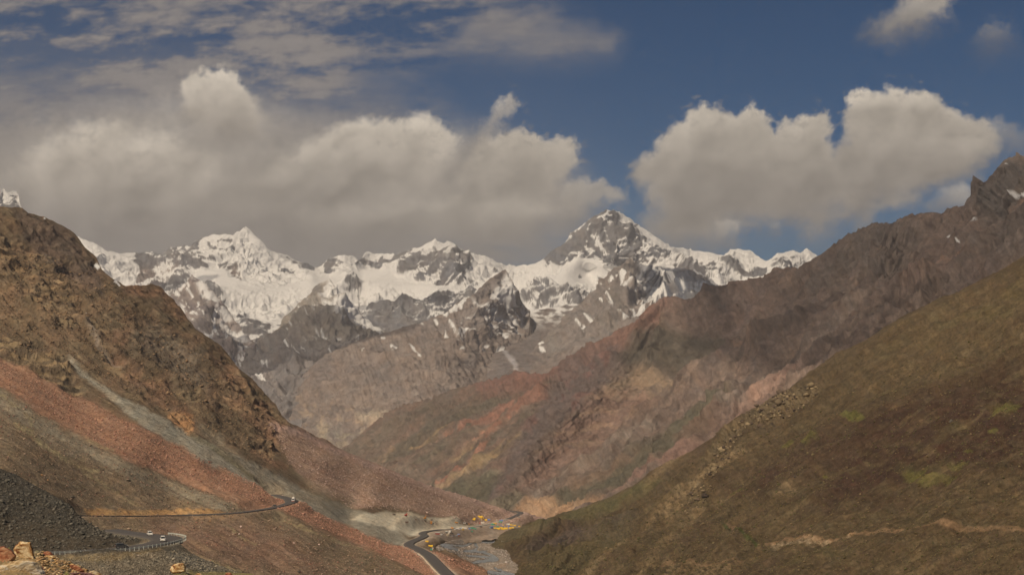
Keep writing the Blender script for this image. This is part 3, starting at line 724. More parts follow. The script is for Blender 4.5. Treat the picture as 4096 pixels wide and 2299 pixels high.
# ---- right-hand mountain across the valley
def mountain_right():
    top = [(1150, 1930), (1250, 1850), (1330, 1790), (1400, 1780), (1440, 1740), (1500, 1690), (1560, 1645), (1620, 1618), (1700, 1600), (1800, 1560), (1900, 1532), (1990, 1512), (2060, 1488), (2120, 1486), (2180, 1480), (2225, 1450), (2270, 1420), (2300, 1400), (2340, 1370), (2420, 1330), (2500, 1290), (2570, 1255), (2600, 1240), (2700, 1228), (2780, 1215), (2830, 1180), (2890, 1140), (2960, 1125), (3050, 1120), (3100, 1080), (3180, 1060), (3270, 1010), (3300, 985), (3340, 965), (3400, 930), (3450, 905), (3485, 885), (3530, 885), (3570, 892), (3600, 875), (3650, 870), (3700, 855), (3760, 848), (3810, 820), (3850, 812), (3870, 780), (3885, 730), (3900, 712), (3918, 712), (3930, 728), (3945, 715), (3975, 680), (4010, 640), (4040, 630), (4096, 612), (4200, 590), (4500, 560)]
    depth = [(1250, 1850, 6800), (1400, 1780, 6900), (1560, 1645, 6900), (1800, 1560, 6800), (2060, 1488, 6600), (2225, 1450, 6200), (2420, 1330, 5900), (2600, 1240, 5700), (2830, 1180, 5700), (3050, 1120, 5500), (3270, 1010, 5300), (3480, 890, 5200), (3760, 848, 5000), (3910, 712, 4900), (4096, 612, 4700), (4500, 560, 4400),
             (2430, 1440, 5300), (2330, 1540, 5000), (2200, 1620, 4800), (2080, 1820, 4450), (1970, 1990, 4200), (2150, 1530, 5450), (2000, 1600, 5500), (1800, 1700, 5500), (1600, 1780, 5600), (1450, 1860, 5500), (1750, 1900, 4850), (1900, 1800, 4900), (1800, 1990, 4500), (1600, 1950, 5000),
             (2700, 1400, 5300), (2600, 1600, 4800), (2450, 1780, 4500), (2250, 1950, 4250), (2100, 2060, 4100),
             (2900, 1330, 4900), (3200, 1120, 5000), (3000, 1350, 4600), (2800, 1520, 4300), (2650, 1680, 4100), (2450, 1900, 3900), (2250, 2030, 3800),
             (3700, 1000, 4700), (3900, 850, 4600), (3600, 1080, 4400), (3300, 1300, 4100), (3000, 1550, 3800), (4096, 800, 4200), (3900, 1050, 3900), (3500, 1300, 3700), (3100, 1620, 3400), (2700, 1880, 3400), (2300, 2150, 3500), (4300, 1000, 3500)]
    S = Sheet("mountain_right", 1150, 4420, top, [(1150, 2050), (1900, 2200), (2300, 2200), (2700, 2000), (3200, 1700), (3800, 1400), (4420, 1200)], depth, 3.3, 3.3, 7.0, 7.0, (12, 1500, 0.6), (0, 1500))
    S.warp(13, 70, 5)
    P = S.P
    X, Y = S.X, S.Y
    cragm = np.zeros(X.shape)
    for p, k in [([(2230, 1440), (2430, 1350), (2500, 1420), (2420, 1560), (2330, 1660), (2230, 1700), (2160, 1760), (2100, 1850), (2010, 1960), (1960, 2010), (1950, 1960), (2040, 1800), (2120, 1680), (2190, 1560)], 1.0),
                 ([(3870, 800), (3885, 720), (3950, 715), (4010, 640), (4450, 560), (4450, 700), (4096, 720), (4000, 790), (3900, 850)], 1.3),
                 ([(3440, 900), (3600, 880), (3680, 900), (3640, 1000), (3560, 1060), (3420, 1040), (3300, 1060), (3330, 980)], .8),
                 ([(2750, 1650), (2870, 1610), (2960, 1650), (2900, 1700), (2760, 1740), (2700, 1760)], .9),
                 ([(2760, 1220), (2830, 1150), (2960, 1120), (2940, 1200), (2840, 1260)], .6),
                 ([(3300, 1000), (3450, 960), (3400, 1060), (3200, 1150), (3200, 1080)], .5),
                 ([(3990, 900), (4300, 760), (4300, 1000), (4000, 1060), (3900, 1080)], .7),
                 ([(2700, 1420), (2900, 1300), (3100, 1200), (3100, 1300), (2900, 1450), (2750, 1560)], .4)]:
        cragm = np.maximum(cragm, k * smooth(28, -34, poly_sd(S.wx, S.wy, p)))
    S.crag = cragm
    rd = ridged3(P, 330, 7, 0.55, 3.0)
    big = ridged3(P, 1300, 4, 0.5, 13.0)
    gul = S.streak(-42, 30, 420, 4, 1.0)
    calm = 1 - .8 * smooth(40, -40, poly_sd(X, Y, [(1930, 2030), (2060, 1780), (2200, 1580), (2330, 1480), (2520, 1400), (2600, 1480), (2480, 1720), (2250, 1900), (2050, 2020)]))
    rel_add(S, calm * (0 + (big - .45) * 120 * smooth(1700, 1300, Y) + (big - .45) * 40 + cragm * ((rd - .4) * 48 + fbm3(P, 45, 5, .6, 3) * 22) + gul * 12 * (1 - .8 * smooth(2500, 2380, X)) + S.streak(-41, 34, 800, 3, 6.0) * 26 * smooth(2350, 2600, X) + S.streak(-36, 16, 420, 3, 7.0) * 7 + (ridged3(P, 95, 5, .6, 6) - .4) * 20 + (ridged3(P, 260, 4, .55, 9) - .4) * 30 + fbm3(P, 120, 6, .55, 2) * 13) + (1 - calm) * (fbm3(P, 60, 6, .6, 2) * 9 + (ridged3(P, 90, 5, .6, 4) - .4) * 16), 45, .3)
    # ---- colours
    st1 = S.streak(-38, 16, 300, 4, 2.0)
    st2 = S.streak(-34, 34, 500, 4, 4.0)
    mot = fbm2(X / 90, Y / 70, 5, 9, .6)
    S.fill(alb(104, 82, 66, .95))
    S.mix(smooth(-.1, .5, mot) * .5, alb(92, 73, 59, .9))
    # left face: olive-green swaths, red and ochre tongues
    left = S.poly([(1150, 1930), (1400, 1770), (1560, 1640), (2060, 1480), (2330, 1370), (2180, 1600), (2080, 1800), (1960, 2010), (1700, 2060), (1200, 2060)], None, 18)
    S.mix(left * smooth(-.2, .35, st2) * .9, alb(92, 78, 60, .92))
    S.mix(left * smooth(.15, .5, -st2) * .7, alb(118, 86, 66, .95))
    S.mix(S.poly([(1890, 1535), (2060, 1490), (2230, 1440), (2240, 1480), (2060, 1540), (1930, 1570)], None, 14) * .85, alb(122, 80, 64, .9))
    S.mix(S.poly([(2060, 1560), (2240, 1480), (2190, 1570), (2000, 1680), (1800, 1740), (1880, 1680)], None, 16) * smooth(-.5, .1, st1) * .8, alb(132, 86, 66, .98))
    S.mix(S.poly([(1780, 1600), (2000, 1540), (2100, 1530), (1900, 1640), (1700, 1700), (1650, 1680)], None, 30) * .55, alb(84, 72, 56, .88))
    for ln, w, c in [([(2010, 1700), (1930, 1800), (1850, 1880), (1760, 1945)], 5, alb(146, 90, 64)), ([(2080, 1740), (1960, 1830), (1830, 1920)], 9, alb(142, 112, 74)), ([(1800, 1680), (1720, 1740), (1640, 1790)], 9, alb(140, 110, 74)), ([(1960, 1720), (1870, 1790), (1800, 1840)], 7, alb(134, 106, 72)), ([(1900, 1860), (1800, 1940), (1760, 1960)], 7, alb(144, 112, 78)),
                     ([(2000, 1870), (1880, 1930), (1800, 1990)], 9, alb(130, 112, 84)), ([(1960, 1640), (1860, 1700), (1780, 1730)], 5, alb(136, 88, 66)), ([(2150, 1600), (2020, 1680), (1900, 1760)], 5, alb(148, 92, 68)), ([(1560, 1770), (1500, 1830)], 8, alb(132, 100, 70)), ([(1680, 1740), (1660, 1790)], 7, alb(136, 104, 72))]:
        S.line(ln, w, c, 7, .85, smooth(-.5, .1, st1))
    S.mix(left * S.poly([(1400, 1780), (1560, 1650), (1640, 1680), (1500, 1820), (1700, 1900), (1600, 1960), (1300, 1880)], None, 30) * .55, alb(108, 88, 70, .95))
    S.mix(S.poly([(1790, 1970), (1900, 1900), (2010, 1870), (1960, 1960), (1880, 2010)], None, 16) * .8, alb(82, 74, 54, .9))
    # red rock heads and the dark broken cliffs of the spur
    S.mix(S.poly([(2225, 1450), (2340, 1360), (2500, 1280), (2600, 1240), (2700, 1225), (2760, 1235), (2700, 1290), (2620, 1350), (2480, 1420), (2380, 1430), (2250, 1500)], None, 16) * .8, alb(118, 80, 64, .92))
    S.mix(cragm * smooth(2700, 2400, X) * .75, alb(96, 78, 70, .82))
    S.mix(cragm * smooth(2700, 2400, X) * smooth(.1, .5, mot), alb(112, 78, 66, .85))
    # dark olive shoulder and the ochre-pink face right of the spur
    S.mix(S.poly([(2480, 1420), (2700, 1330), (2850, 1290), (2950, 1330), (2850, 1440), (2700, 1480), (2520, 1490)], None, 30) * .85, alb(76, 66, 52, .85))
    S.mix(S.poly([(2450, 1480), (2600, 1470), (2700, 1500), (2700, 1560), (2560, 1600), (2400, 1560)], None, 26) * smooth(-.5, .2, mot) * .8, alb(132, 104, 76, .98))
    S.mix(S.poly([(2380, 1560), (2560, 1560), (2640, 1620), (2500, 1740), (2300, 1850), (2150, 1930), (2060, 1960), (2200, 1760)], None, 26) * .8, alb(122, 90, 72, .98))
    band = np.sin((Y * .9 + X * .12 + 25 * mot) / 9.0)
    S.mix(S.poly([(2380, 1560), (2600, 1560), (2560, 1700), (2300, 1830), (2150, 1800)], None, 26) * smooth(.2, 1, band) * .35, alb(148, 116, 84, .98))
    # long grey-mauve scree ribs right
    right = S.poly([(2900, 1130), (3270, 1010), (3500, 880), (3900, 710), (4450, 560), (4450, 1250), (3100, 1800), (2300, 2150), (2100, 2060), (2600, 1700), (2900, 1400)], None, 30)
    S.mix(right * .6, alb(101, 80, 68, .95))
    S.mix(right * smooth(-.25, .3, S.streak(-40, 22, 900, 4, 8.0)) * .55, alb(122, 96, 76, .95))
    S.mix(right * smooth(-.05, .5, st2) * .75, alb(84, 68, 57, .9))
    S.mix(right * smooth(.15, .5, -st1) * .6, alb(118, 94, 76, .98))
    S.mix(S.poly([(3050, 1330), (3300, 1180), (3600, 990), (3800, 870), (3850, 900), (3650, 1050), (3400, 1230), (3100, 1420)], None, 34) * .55, alb(76, 62, 55, .85))  # dark diagonal band: cloud shade painted into the scree colour
    S.mix(S.poly([(2620, 1230), (2760, 1215), (2900, 1130), (3100, 1110), (3000, 1220), (2850, 1300), (2700, 1330), (2640, 1290)], None, 26) * .5, alb(112, 86, 72, .92))
    S.mix(S.poly([(2870, 1690), (3050, 1560), (3300, 1370), (3330, 1390), (3100, 1590), (2920, 1720)], None, 20) * .6, alb(142, 104, 82, 1.))
    S.mix(S.poly([(2940, 1400), (3100, 1300), (3180, 1250), (3100, 1400), (3000, 1500)], None, 30) * smooth(-.1, .4, -st1) * .5, alb(128, 98, 78))
    S.line([(4096, 680), (4060, 830), (3950, 960), (3850, 1060), (3700, 1130)], 26, alb(138, 98, 68, .95), 26, .75, smooth(-.5, .4, st1))
    S.line([(3950, 1000), (3800, 1130), (3650, 1190)], 16, alb(132, 92, 72, .95), 20, .6, smooth(-.5, .4, st1))
    S.line([(3700, 1050), (3400, 1290), (3150, 1480), (2900, 1650)], 12, alb(126, 104, 86), 16, .55)
    S.line([(3650, 860), (3560, 1000), (3500, 1080)], 18, alb(120, 92, 72), 20, .4)
    S.mix(S.poly([(3730, 870), (3860, 800), (3900, 850), (3800, 960), (3600, 1060), (3560, 1040)], None, 30) * .35, alb(118, 92, 74))
    S.mix(cragm * smooth(2700, 2900, X) * .7, alb(98, 84, 72, .85))
    # lower right: green-brown benches, pink ribs, ochre cut bank along the river
    S.mix(S.poly([(2150, 2010), (2400, 1860), (2700, 1680), (2950, 1560), (2800, 1760), (2500, 1930), (2200, 2040)], None, 24) * .8, alb(80, 72, 52, .92))
    S.mix(S.poly([(2250, 1940), (2450, 1830), (2550, 1790), (2400, 1890), (2280, 1960)], None, 10) * .5, alb(126, 92, 68))
    S.line([(2080, 2010), (2200, 1940), (2350, 1850), (2500, 1760), (2600, 1690)], 7, alb(124, 104, 86), 9, .7)
    S.mix(S.poly([(2420, 1950), (2600, 1850), (2800, 1760), (2900, 1720), (2850, 1780), (2640, 1890), (2450, 1980)], None, 14) * .75, alb(120, 86, 70, .95))
    S.mix(S.poly([(2700, 1770), (2760, 1700), (2870, 1640), (2960, 1640), (2920, 1700), (2800, 1760), (2700, 1790)], None, 14) * .6, alb(104, 74, 58, .85))
    S.mix(S.poly([(2060, 2020), (2110, 1985), (2200, 1985), (2350, 1990), (2450, 1960), (2420, 2000), (2250, 2060), (2120, 2090), (2100, 2040)], None, 10) * .85, alb(152, 112, 76, .98))
    S.mix(S.poly([(1950, 2010), (2060, 1960), (2100, 1980), (2060, 2020), (2000, 2030)], None, 12) * .6, alb(100, 90, 66))
    snow_patches(S, [[(4096, 715, 4), (4050, 738, 3), (4020, 752, 3)], [(3875, 848, 5), (3855, 855, 4)], [(3770, 910, 4), (3758, 914, 4)], [(3800, 935, 3), (3804, 935, 3)], [(4025, 655, 3), (4028, 662, 3)]], 2)
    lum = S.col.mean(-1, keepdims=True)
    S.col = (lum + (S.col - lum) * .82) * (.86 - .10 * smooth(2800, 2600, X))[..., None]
    return S

# ---- green-brown slope on the right, nearest
def slope_right():
    top = [(1900, 2182), (1925, 2171), (1945, 2161), (1994, 2138), (2037, 2118), (2110, 2096), (2192, 2072), (2300, 2040), (2450, 1985), (2550, 1930), (2600, 1880), (2700, 1830), (2830, 1760), (2900, 1700), (2960, 1660), (3020, 1630), (3100, 1590), (3180, 1540), (3240, 1490), (3300, 1450), (3350, 1410), (3460, 1360), (3560, 1290), (3700, 1215), (3830, 1165), (3950, 1095), (4030, 1050), (4096, 1020), (4400, 880)]
    depth = [(1925, 2172, 1925), (1941, 2200, 1700), (2010, 2211, 1665), (2040, 2267, 1480), (2030, 2299, 1370), (1994, 2138, 2130), (2037, 2118, 2230), (2190, 2070, 2600), (2450, 1985, 2800), (2700, 1830, 2650), (3020, 1630, 2500), (3350, 1410, 2350), (3700, 1215, 2200), (4096, 1020, 2000), (4400, 880, 1900),
             (2200, 2299, 1250), (2500, 2299, 1060), (3000, 2299, 850), (3500, 2299, 700), (4096, 2299, 590), (4400, 2299, 560), (2300, 2150, 1850), (2180, 2200, 1640), (2700, 2000, 1700), (3000, 1850, 1600), (3300, 1650, 1550), (3700, 1420, 1450), (4096, 1250, 1400), (3000, 2050, 1200), (3500, 1850, 1050), (4096, 1650, 950), (3500, 2100, 820), (4096, 2000, 700), (2200, 2450, 1060), (3000, 2450, 740), (4300, 2450, 500)]
    S = Sheet("slope_right", 1900, 4420, top, [(1900, 2480), (4420, 2480)], depth, 3.3, 3.3, 2.6, 8.0, (12, 700, 0.35), (0, 1500))
    S.warp(16, 90, 5)
    P, X, Y = S.P, S.X, S.Y
    # ground beyond the left border of the slope falls to the river
    und = fbm3(P, 230, 4, .5, 4.0)
    fineb = fbm3(P, 26, 6, .6, 2.0)
    ribs = S.streak(-33, 55, 500, 3, 1.0)
    out = smooth(20, -14, poly_sd(S.wx, S.wy, [(3030, 1620), (3130, 1560), (3290, 1540), (3260, 1600), (3120, 1680), (2960, 1760), (2850, 1860), (2780, 1940), (2860, 1800)]))
    bank = poly_sd(X + 7 * fbm2(X / 26, Y / 18, 4, 3, .6), Y + 6 * fbm2(X / 26, Y / 18, 4, 5, .6), [(1921, 2174), (1945, 2150), (1994, 2100), (2192, 1900), (4500, -900), (8000, -900), (8000, 3600), (2300, 3600), (2080, 2400), (2050, 2330), (2027, 2293), (2043, 2267), (1968, 2243), (2010, 2211), (1941, 2200)])
    S.cut = bank > 3
    dist = np.clip(S.D / 2000, .22, 1.1)
    rel_add(S, dist * smooth(0, -110, bank) * (und * 20 + ribs * 8 + fineb * 3.2 + (ridged3(P, 60, 5, .55, 7) - .4) * 7 + S.streak(-40, 24, 260, 4, 2.0) * 3) + out * (ridged3(P, 22, 5, .6, 4) - .4) * 15, 60, .25)
    mot = fbm2(X / 130, Y / 60, 6, 9, .62); st = S.streak(-27, 40, 420, 5, 3.0); fine = fbm2(X / 18, Y / 11, 4, 19, .65)
    GR, BR, RD, TN, LG = alb(84, 68, 46, .82), alb(92, 71, 52, .82), alb(70, 48, 37, .75), alb(142, 114, 80, .85), alb(98, 90, 50, .82)
    S.fill(alb(92, 73, 50, .8))
    S.mix(smooth(-.2, .45, st) * .7, GR)
    S.mix(smooth(.0, .6, mot) * .7, BR)
    S.mix(S.poly([(3250, 1900), (3500, 1700), (3900, 1500), (4400, 1350), (4400, 1800), (3800, 1900), (3300, 2020)], None, 90) * smooth(-.6, .2, mot) * .95, RD)
    S.mix(S.poly([(2900, 1950), (3300, 1720), (3700, 1560), (4000, 1480), (3700, 1680), (3300, 1850), (3050, 2000)], None, 60) * smooth(-.6, .2, -mot) * .8, RD)
    S.mix(S.poly([(3100, 1640), (3700, 1240), (4096, 1060), (4400, 950), (4400, 1200), (3900, 1420), (3400, 1600)], None, 60) * .5, alb(98, 79, 53, .9))
    S.mix(smooth(.25, .7, fbm2(X / 260, Y / 120, 4, 29)) * .18, LG)
    # bright green damp spots
    for cx, cy, rx, ry in [(3410, 1665, 42, 12), (3240, 1765, 38, 15), (3660, 1880, 55, 28), (3830, 1845, 42, 14), (4020, 1630, 60, 26), (3970, 1720, 18, 7), (3150, 1778, 28, 8), (3870, 1795, 20, 5), (3300, 1900, 12, 5), (2940, 1960, 40, 14), (3740, 1905, 80, 18)]:
        S.mix(smooth(1.25, .75, np.hypot((S.wx - cx) / rx, (S.wy - cy + (S.wx - cx) * .25) / ry)) * .7, alb(96, 88, 42, .9))
    # tan scree ribs on the left edge, crag scree at (3150, 1600)
    S.mix(smooth(-.1, .45, S.streak(-30, 14, 420, 4, 7.0)) * .45, alb(74, 57, 42, .8))
    S.mix(smooth(.15, .6, S.streak(-31, 18, 300, 4, 11.0)) * .4, alb(118, 96, 66, .82))
    S.mix(out * smooth(-.5, .2, fine) * .85, alb(122, 100, 72, .72))
    for ln, w, k in [([(2990, 1820), (2850, 1900), (2700, 2020), (2560, 2130), (2380, 2260), (2280, 2330)], 13, .6), ([(2750, 1800), (2660, 1870), (2580, 1960)], 14, .7), ([(2960, 1830), (2840, 1930), (2660, 2080)], 16, .5), ([(3180, 1960), (3120, 2000)], 12, .5), ([(2820, 2050), (2600, 2250), (2450, 2400)], 18, .45), ([(2900, 1990), (2700, 2110)], 10, .4)]:
        S.line(ln, w, TN, 14, k, smooth(-.5, .3, fine))
    S.mix(S.poly([(2250, 2060), (2500, 1965), (2700, 1900), (2560, 1990), (2350, 2080), (2150, 2120), (2120, 2100)], None, 18) * .8, alb(90, 80, 50, .9))
    S.mix(S.poly([(2080, 2200), (2300, 2110), (2560, 2060), (2500, 2140), (2300, 2170), (2120, 2210)], None, 16) * .7, alb(92, 74, 64, .75))
    S.mix(S.poly([(1960, 2160), (2060, 2110), (2150, 2090), (2300, 2080), (2100, 2150), (1990, 2190)], None, 12) * .5, alb(104, 92, 64, .85))
    S.mix(S.poly([(2000, 2299), (2150, 2250), (2400, 2120), (2550, 2060), (2500, 2180), (2300, 2280), (2200, 2420), (1950, 2420)], None, 26) * .6, alb(86, 73, 48, .9))
    # scrub dots
    dots = fbm2(X / 9, Y / 7, 3, 61, .7)
    S.mix(smooth(.35, .6, dots) * smooth(1900, 2150, Y) * .55, alb(70, 72, 38, .6))
    # old cart track and its cut bank
    tr = [(4420, 2090), (4096, 2100), (3900, 2110), (3700, 2125), (3500, 2135), (3300, 2145), (3200, 2145), (3140, 2150), (3060, 2165)]
    d, par = line_d(X, Y + 2 * fbm2(X / 60, X * 0, 4, 3), tr)
    w = 9 - 4 * par
    S.mix(smooth(5, -2, d - w) * .75, alb(142, 108, 76, .75))
    S.line([(3400, 2148), (3180, 2160), (3080, 2180)], 10, alb(156, 128, 96, .8), 8, .8, smooth(-.4, .2, fine))
    S.line([(3040, 2165), (2960, 2135), (2900, 2115)], 5, alb(70, 74, 36, .62), 4, .8)
    S.mix(S.poly([(2910, 2110), (2940, 2104), (2955, 2112), (2935, 2122)], None, 4) * .8, alb(136, 104, 76, .75))
    S.line([(2960, 2225), (2850, 2235), (2720, 2245), (2650, 2260)], 6, alb(142, 108, 76, .75), 7, .8)
    S.mix(S.poly([(2660, 2260), (2800, 2240), (2960, 2240), (2900, 2300), (2700, 2330), (2560, 2400)], None, 20) * smooth(-.2, .4, fine) * .7, TN)
    for p in [(3200, 1560), (3230, 1562), (3180, 1570), (3100, 1700), (3075, 1735)]:
        S.mix(smooth(9, 3, np.hypot(S.wx - p[0], (S.wy - p[1]) * 1.6)) * .8, alb(60, 50, 44, .6))
    S.P[..., 2] -= 4 * smooth(-45, 0, bank)
    S.col *= .70
    S.grain = .42
    return S
# ---- left-hand mountain side: crags, scree fans, the pink fan and the camp terrace
def slope_left():
    top = [(-320, 815), (0, 830), (50, 833), (90, 836), (110, 850), (180, 868), (250, 900), (300, 935), (345, 990), (385, 1030), (410, 1075), (450, 1110), (500, 1140), (560, 1142), (600, 1136), (640, 1145), (680, 1185), (720, 1230), (780, 1310), (830, 1345), (880, 1380), (920, 1420), (960, 1475), (1010, 1510), (1060, 1570), (1100, 1610), (1130, 1660), (1160, 1690), (1210, 1715), (1260, 1745), (1330, 1780), (1400, 1812), (1500, 1850), (1600, 1895), (1700, 1935), (1800, 1965), (1900, 1995), (2000, 2030), (2080, 2045), (2140, 2060), (2200, 2076), (2320, 2130)]
    depth = [(-300, 815, 2080), (0, 830, 2069), (300, 935, 2152), (600, 1140, 2134), (830, 1345, 2076), (1000, 1510, 2031), (1160, 1690, 1970), (1320, 1778, 2056), (1500, 1860, 2198), (1800, 1965, 2614), (2080, 2045, 2880), (2200, 2076, 3000), (2320, 2130, 2950), (0, 1200, 1832), (400, 1250, 1912), (700, 1500, 1854), (900, 1700, 1748), (-250, 1300, 1700), (1050, 1800, 1725), (560, 1300, 1950), (0, 1430, 1635), (0, 1600, 1384), (0, 1870, 960), (-300, 1600, 1300), (300, 1480, 1676), (300, 1600, 1547), (600, 1750, 1417), (800, 1830, 1407), (500, 1850, 1266), (1170, 2000, 1370), (1100, 2030, 1270), (700, 2062, 1120), (380, 2062, 980), (700, 2299, 650), (300, 2299, 620), (1000, 2299, 780), (1400, 2299, 960), (1740, 2290, 1110), (1960, 2299, 1240), (1300, 2100, 1270), (1500, 2180, 1270), (1640, 2185, 1360), (1650, 2155, 1480), (1800, 2230, 1300), (1700, 2240, 1200), (1000, 1850, 1549), (1200, 1960, 1557), (1400, 2060, 1620), (1550, 2130, 1530), (700, 1650, 1659), (1450, 2060, 1625), (1600, 2110, 1640), (1650, 2060, 1889), (1550, 2030, 1842), (1800, 2113, 1990), (1960, 2092, 2400), (1750, 2140, 1830), (2050, 2110, 2400), (1930, 2070, 2520), (1900, 2150, 2000), (2000, 2130, 2200), (1900, 2185, 1760), (1820, 2185, 1690), (2000, 2190, 1790), (1900, 2215, 1610), (1975, 2250, 1470), (1750, 2165, 1610), (1300, 1850, 1887), (1500, 1950, 1942), (1700, 2000, 2218), (1900, 2030, 2595), (600, 2450, 540), (1700, 2450, 900), (0, 2400, 560), (2150, 2100, 2800)]
    S = Sheet("slope_left", -320, 2320, top, [(-320, 2100), (0, 2230), (300, 2420), (2320, 2420)], depth, 3.0, 3.0, 2.6, 9.0, (12, 900, 0.45), (1500, 0))
    S.warp(12, 70, 5)
    P, X, Y = S.P, S.X, S.Y
    cr = np.zeros(X.shape)
    for p, k in [([(0, 1340), (60, 1370), (130, 1370), (200, 1400), (270, 1420), (290, 1480), (330, 1560), (300, 1590), (230, 1540), (120, 1490), (0, 1420), (-100, 1400), (-100, 1330)], 1.2),
                 ([(-50, 940), (60, 930), (120, 980), (220, 1010), (300, 1040), (330, 1120), (230, 1170), (120, 1130), (0, 1110), (-80, 1050)], .8),
                 ([(100, 1130), (220, 1160), (300, 1180), (350, 1230), (320, 1300), (250, 1320), (160, 1270), (110, 1200)], .9),
                 ([(80, 850), (300, 930), (400, 1070), (380, 1150), (250, 1080), (120, 950)], .4),
                 ([(0, 1240), (80, 1260), (130, 1290), (110, 1320), (40, 1290)], .7),
                 ([(410, 1430), (480, 1420), (500, 1460), (560, 1480), (600, 1560), (580, 1610), (520, 1580), (490, 1500), (430, 1470)], .8),
                 ([(590, 1280), (680, 1300), (720, 1370), (690, 1420), (600, 1370)], .45),
                 ([(340, 1300), (400, 1310), (440, 1390), (400, 1400), (350, 1350)], .5),
                 ([(660, 1500), (740, 1500), (810, 1560), (800, 1640), (740, 1620), (680, 1570)], .8),
                 ([(920, 1480), (1000, 1500), (1100, 1610), (1150, 1690), (1080, 1660), (980, 1620), (930, 1560)], .8),
                 ([(830, 1380), (900, 1400), (960, 1480), (920, 1500), (850, 1440)], .5),
                 ([(650, 1640), (700, 1640), (770, 1670), (780, 1730), (750, 1740), (700, 1690)], .9),
                 ([(1020, 1780), (1080, 1720), (1140, 1740), (1170, 1800), (1130, 1840), (1060, 1830)], .9),
                 ([(500, 1140), (600, 1136), (700, 1190), (740, 1260), (700, 1250), (620, 1180)], .5),
                 ([(930, 1720), (980, 1740), (970, 1780), (930, 1760)], .6)]:
        cr = np.maximum(cr, k * smooth(22, -20, poly_sd(S.wx, S.wy, p)))
    rd = ridged3(P, 75, 6, 0.58, 3.0)
    strata = fbm2((P[..., 2] + .2 * P[..., 0]) / 7.0, P[..., 0] / 90.0, 5, 5, .6)
    upper = smooth(0, 1, (1430 + .5 * X - Y) / 200.0)          # above the fans
    f1 = fbm3(P, 30, 6, .58, 2.0)
    gr = S.streak(34, 26, 300, 4, 2.0)
    fans = 1 - upper
    pinkz = smooth(16, -16, poly_sd(X, Y, [(1130, 1700), (1330, 1770), (2300, 2060), (2300, 2160), (1400, 2060), (1160, 1960), (1080, 1850)]))
    flat = smooth(30, -20, poly_sd(X, Y, [(1380, 2075), (1440, 2055), (1560, 2040), (1800, 2060), (1900, 2070), (2100, 2040), (2120, 2140), (1960, 2160), (1740, 2190), (1660, 2200), (1640, 2150), (1500, 2110)]))
    fans = fans * (1 - .85 * flat)
    rel_add(S, cr * (1 - pinkz) * ((rd - .45) * 11 + strata * 4) + upper * (1 - flat) * (1 - .92 * pinkz) * (f1 * 2.8 + (ridged3(P, 34, 4, .55, 9) - .4) * 3.6 + gr * 5 + fbm3(P, 120, 4, .5, 6) * 11) + fans * (S.streak(27, 34, 500, 4, 4.0) * 2.2 + f1 * .9), 34, .3)
    st = S.streak(36, 18, 200, 4, 5.0); st2 = S.streak(27, 15, 380, 4, 6.0)
    mot = fbm2(X / 80, Y / 60, 6, 9, .62); fine = fbm2(X / 14, Y / 10, 4, 19, .7)
    OL, BR, OR, RE, GY, DG, PK = alb(88, 71, 52, .88), alb(100, 76, 57, .88), alb(136, 94, 62), alb(134, 92, 72), alb(108, 96, 80), alb(80, 70, 54), alb(142, 110, 94)
    S.fill(OL)
    S.mix(smooth(-.25, .45, mot) * .6, BR)
    S.mix(smooth(.1, .6, st) * .6, alb(112, 92, 68))
    # crag zone colours
    S.mix(S.poly([(-100, 900), (120, 960), (350, 1080), (420, 1200), (300, 1330), (100, 1300), (-100, 1250)], None, 40) * smooth(-.6, .4, mot) * .5, alb(116, 90, 66))
    S.mix(S.poly([(60, 850), (250, 900), (400, 1075), (420, 1180), (300, 1120), (180, 1040), (100, 940)], None, 24) * .6, alb(84, 68, 58))
    for p in [[(500, 1142), (600, 1138), (700, 1190), (760, 1290), (720, 1290), (640, 1200), (520, 1180)], [(820, 1385), (870, 1380), (900, 1440), (960, 1500), (1080, 1640), (1150, 1700), (1130, 1730), (1000, 1700), (930, 1640), (900, 1560), (860, 1480)], [(420, 1430), (480, 1420), (560, 1470), (620, 1540), (560, 1560), (500, 1520)],
              [(1010, 1790), (1070, 1700), (1140, 1730), (1180, 1830), (1140, 1880), (1080, 1860)], [(460, 1320), (520, 1340), (500, 1390), (440, 1370)], [(560, 1480), (680, 1530), (700, 1600), (800, 1700), (740, 1680), (620, 1600)]]:
        S.mix(S.poly(p, None, 22) * smooth(-.7, .3, mot) * .5, alb(118, 84, 62, .9))
    S.mix(S.poly([(655, 1640), (700, 1645), (770, 1665), (782, 1700), (760, 1735), (700, 1695)], None, 8) * .85, alb(142, 98, 62))
    S.mix(smooth(.25, .75, cr) * smooth(-.3, .5, strata) * .5, alb(122, 100, 72))
    S.mix(smooth(.5, 1.0, cr) * smooth(.0, .6, -strata) * .35, alb(84, 72, 60, .9))
    S.mix(S.poly([(500, 1380), (600, 1290), (800, 1420), (830, 1560), (700, 1500), (600, 1440)], None, 40) * .35, alb(104, 92, 78))
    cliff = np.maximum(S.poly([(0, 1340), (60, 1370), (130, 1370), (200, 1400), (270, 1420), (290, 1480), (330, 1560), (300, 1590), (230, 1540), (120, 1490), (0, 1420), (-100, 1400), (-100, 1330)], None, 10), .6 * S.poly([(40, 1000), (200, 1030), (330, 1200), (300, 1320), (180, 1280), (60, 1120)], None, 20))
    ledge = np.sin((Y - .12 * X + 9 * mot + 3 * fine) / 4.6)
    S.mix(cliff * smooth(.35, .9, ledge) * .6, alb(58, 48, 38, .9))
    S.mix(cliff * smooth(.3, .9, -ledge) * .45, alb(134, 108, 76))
    # gullies with pale debris
    S.line([(350, 1290), (400, 1370), (450, 1430), (500, 1470)], 7, alb(122, 106, 90), 10, .6)
    S.line([(890, 1590), (960, 1640), (1060, 1690)], 5, alb(130, 100, 72), 7, .6)
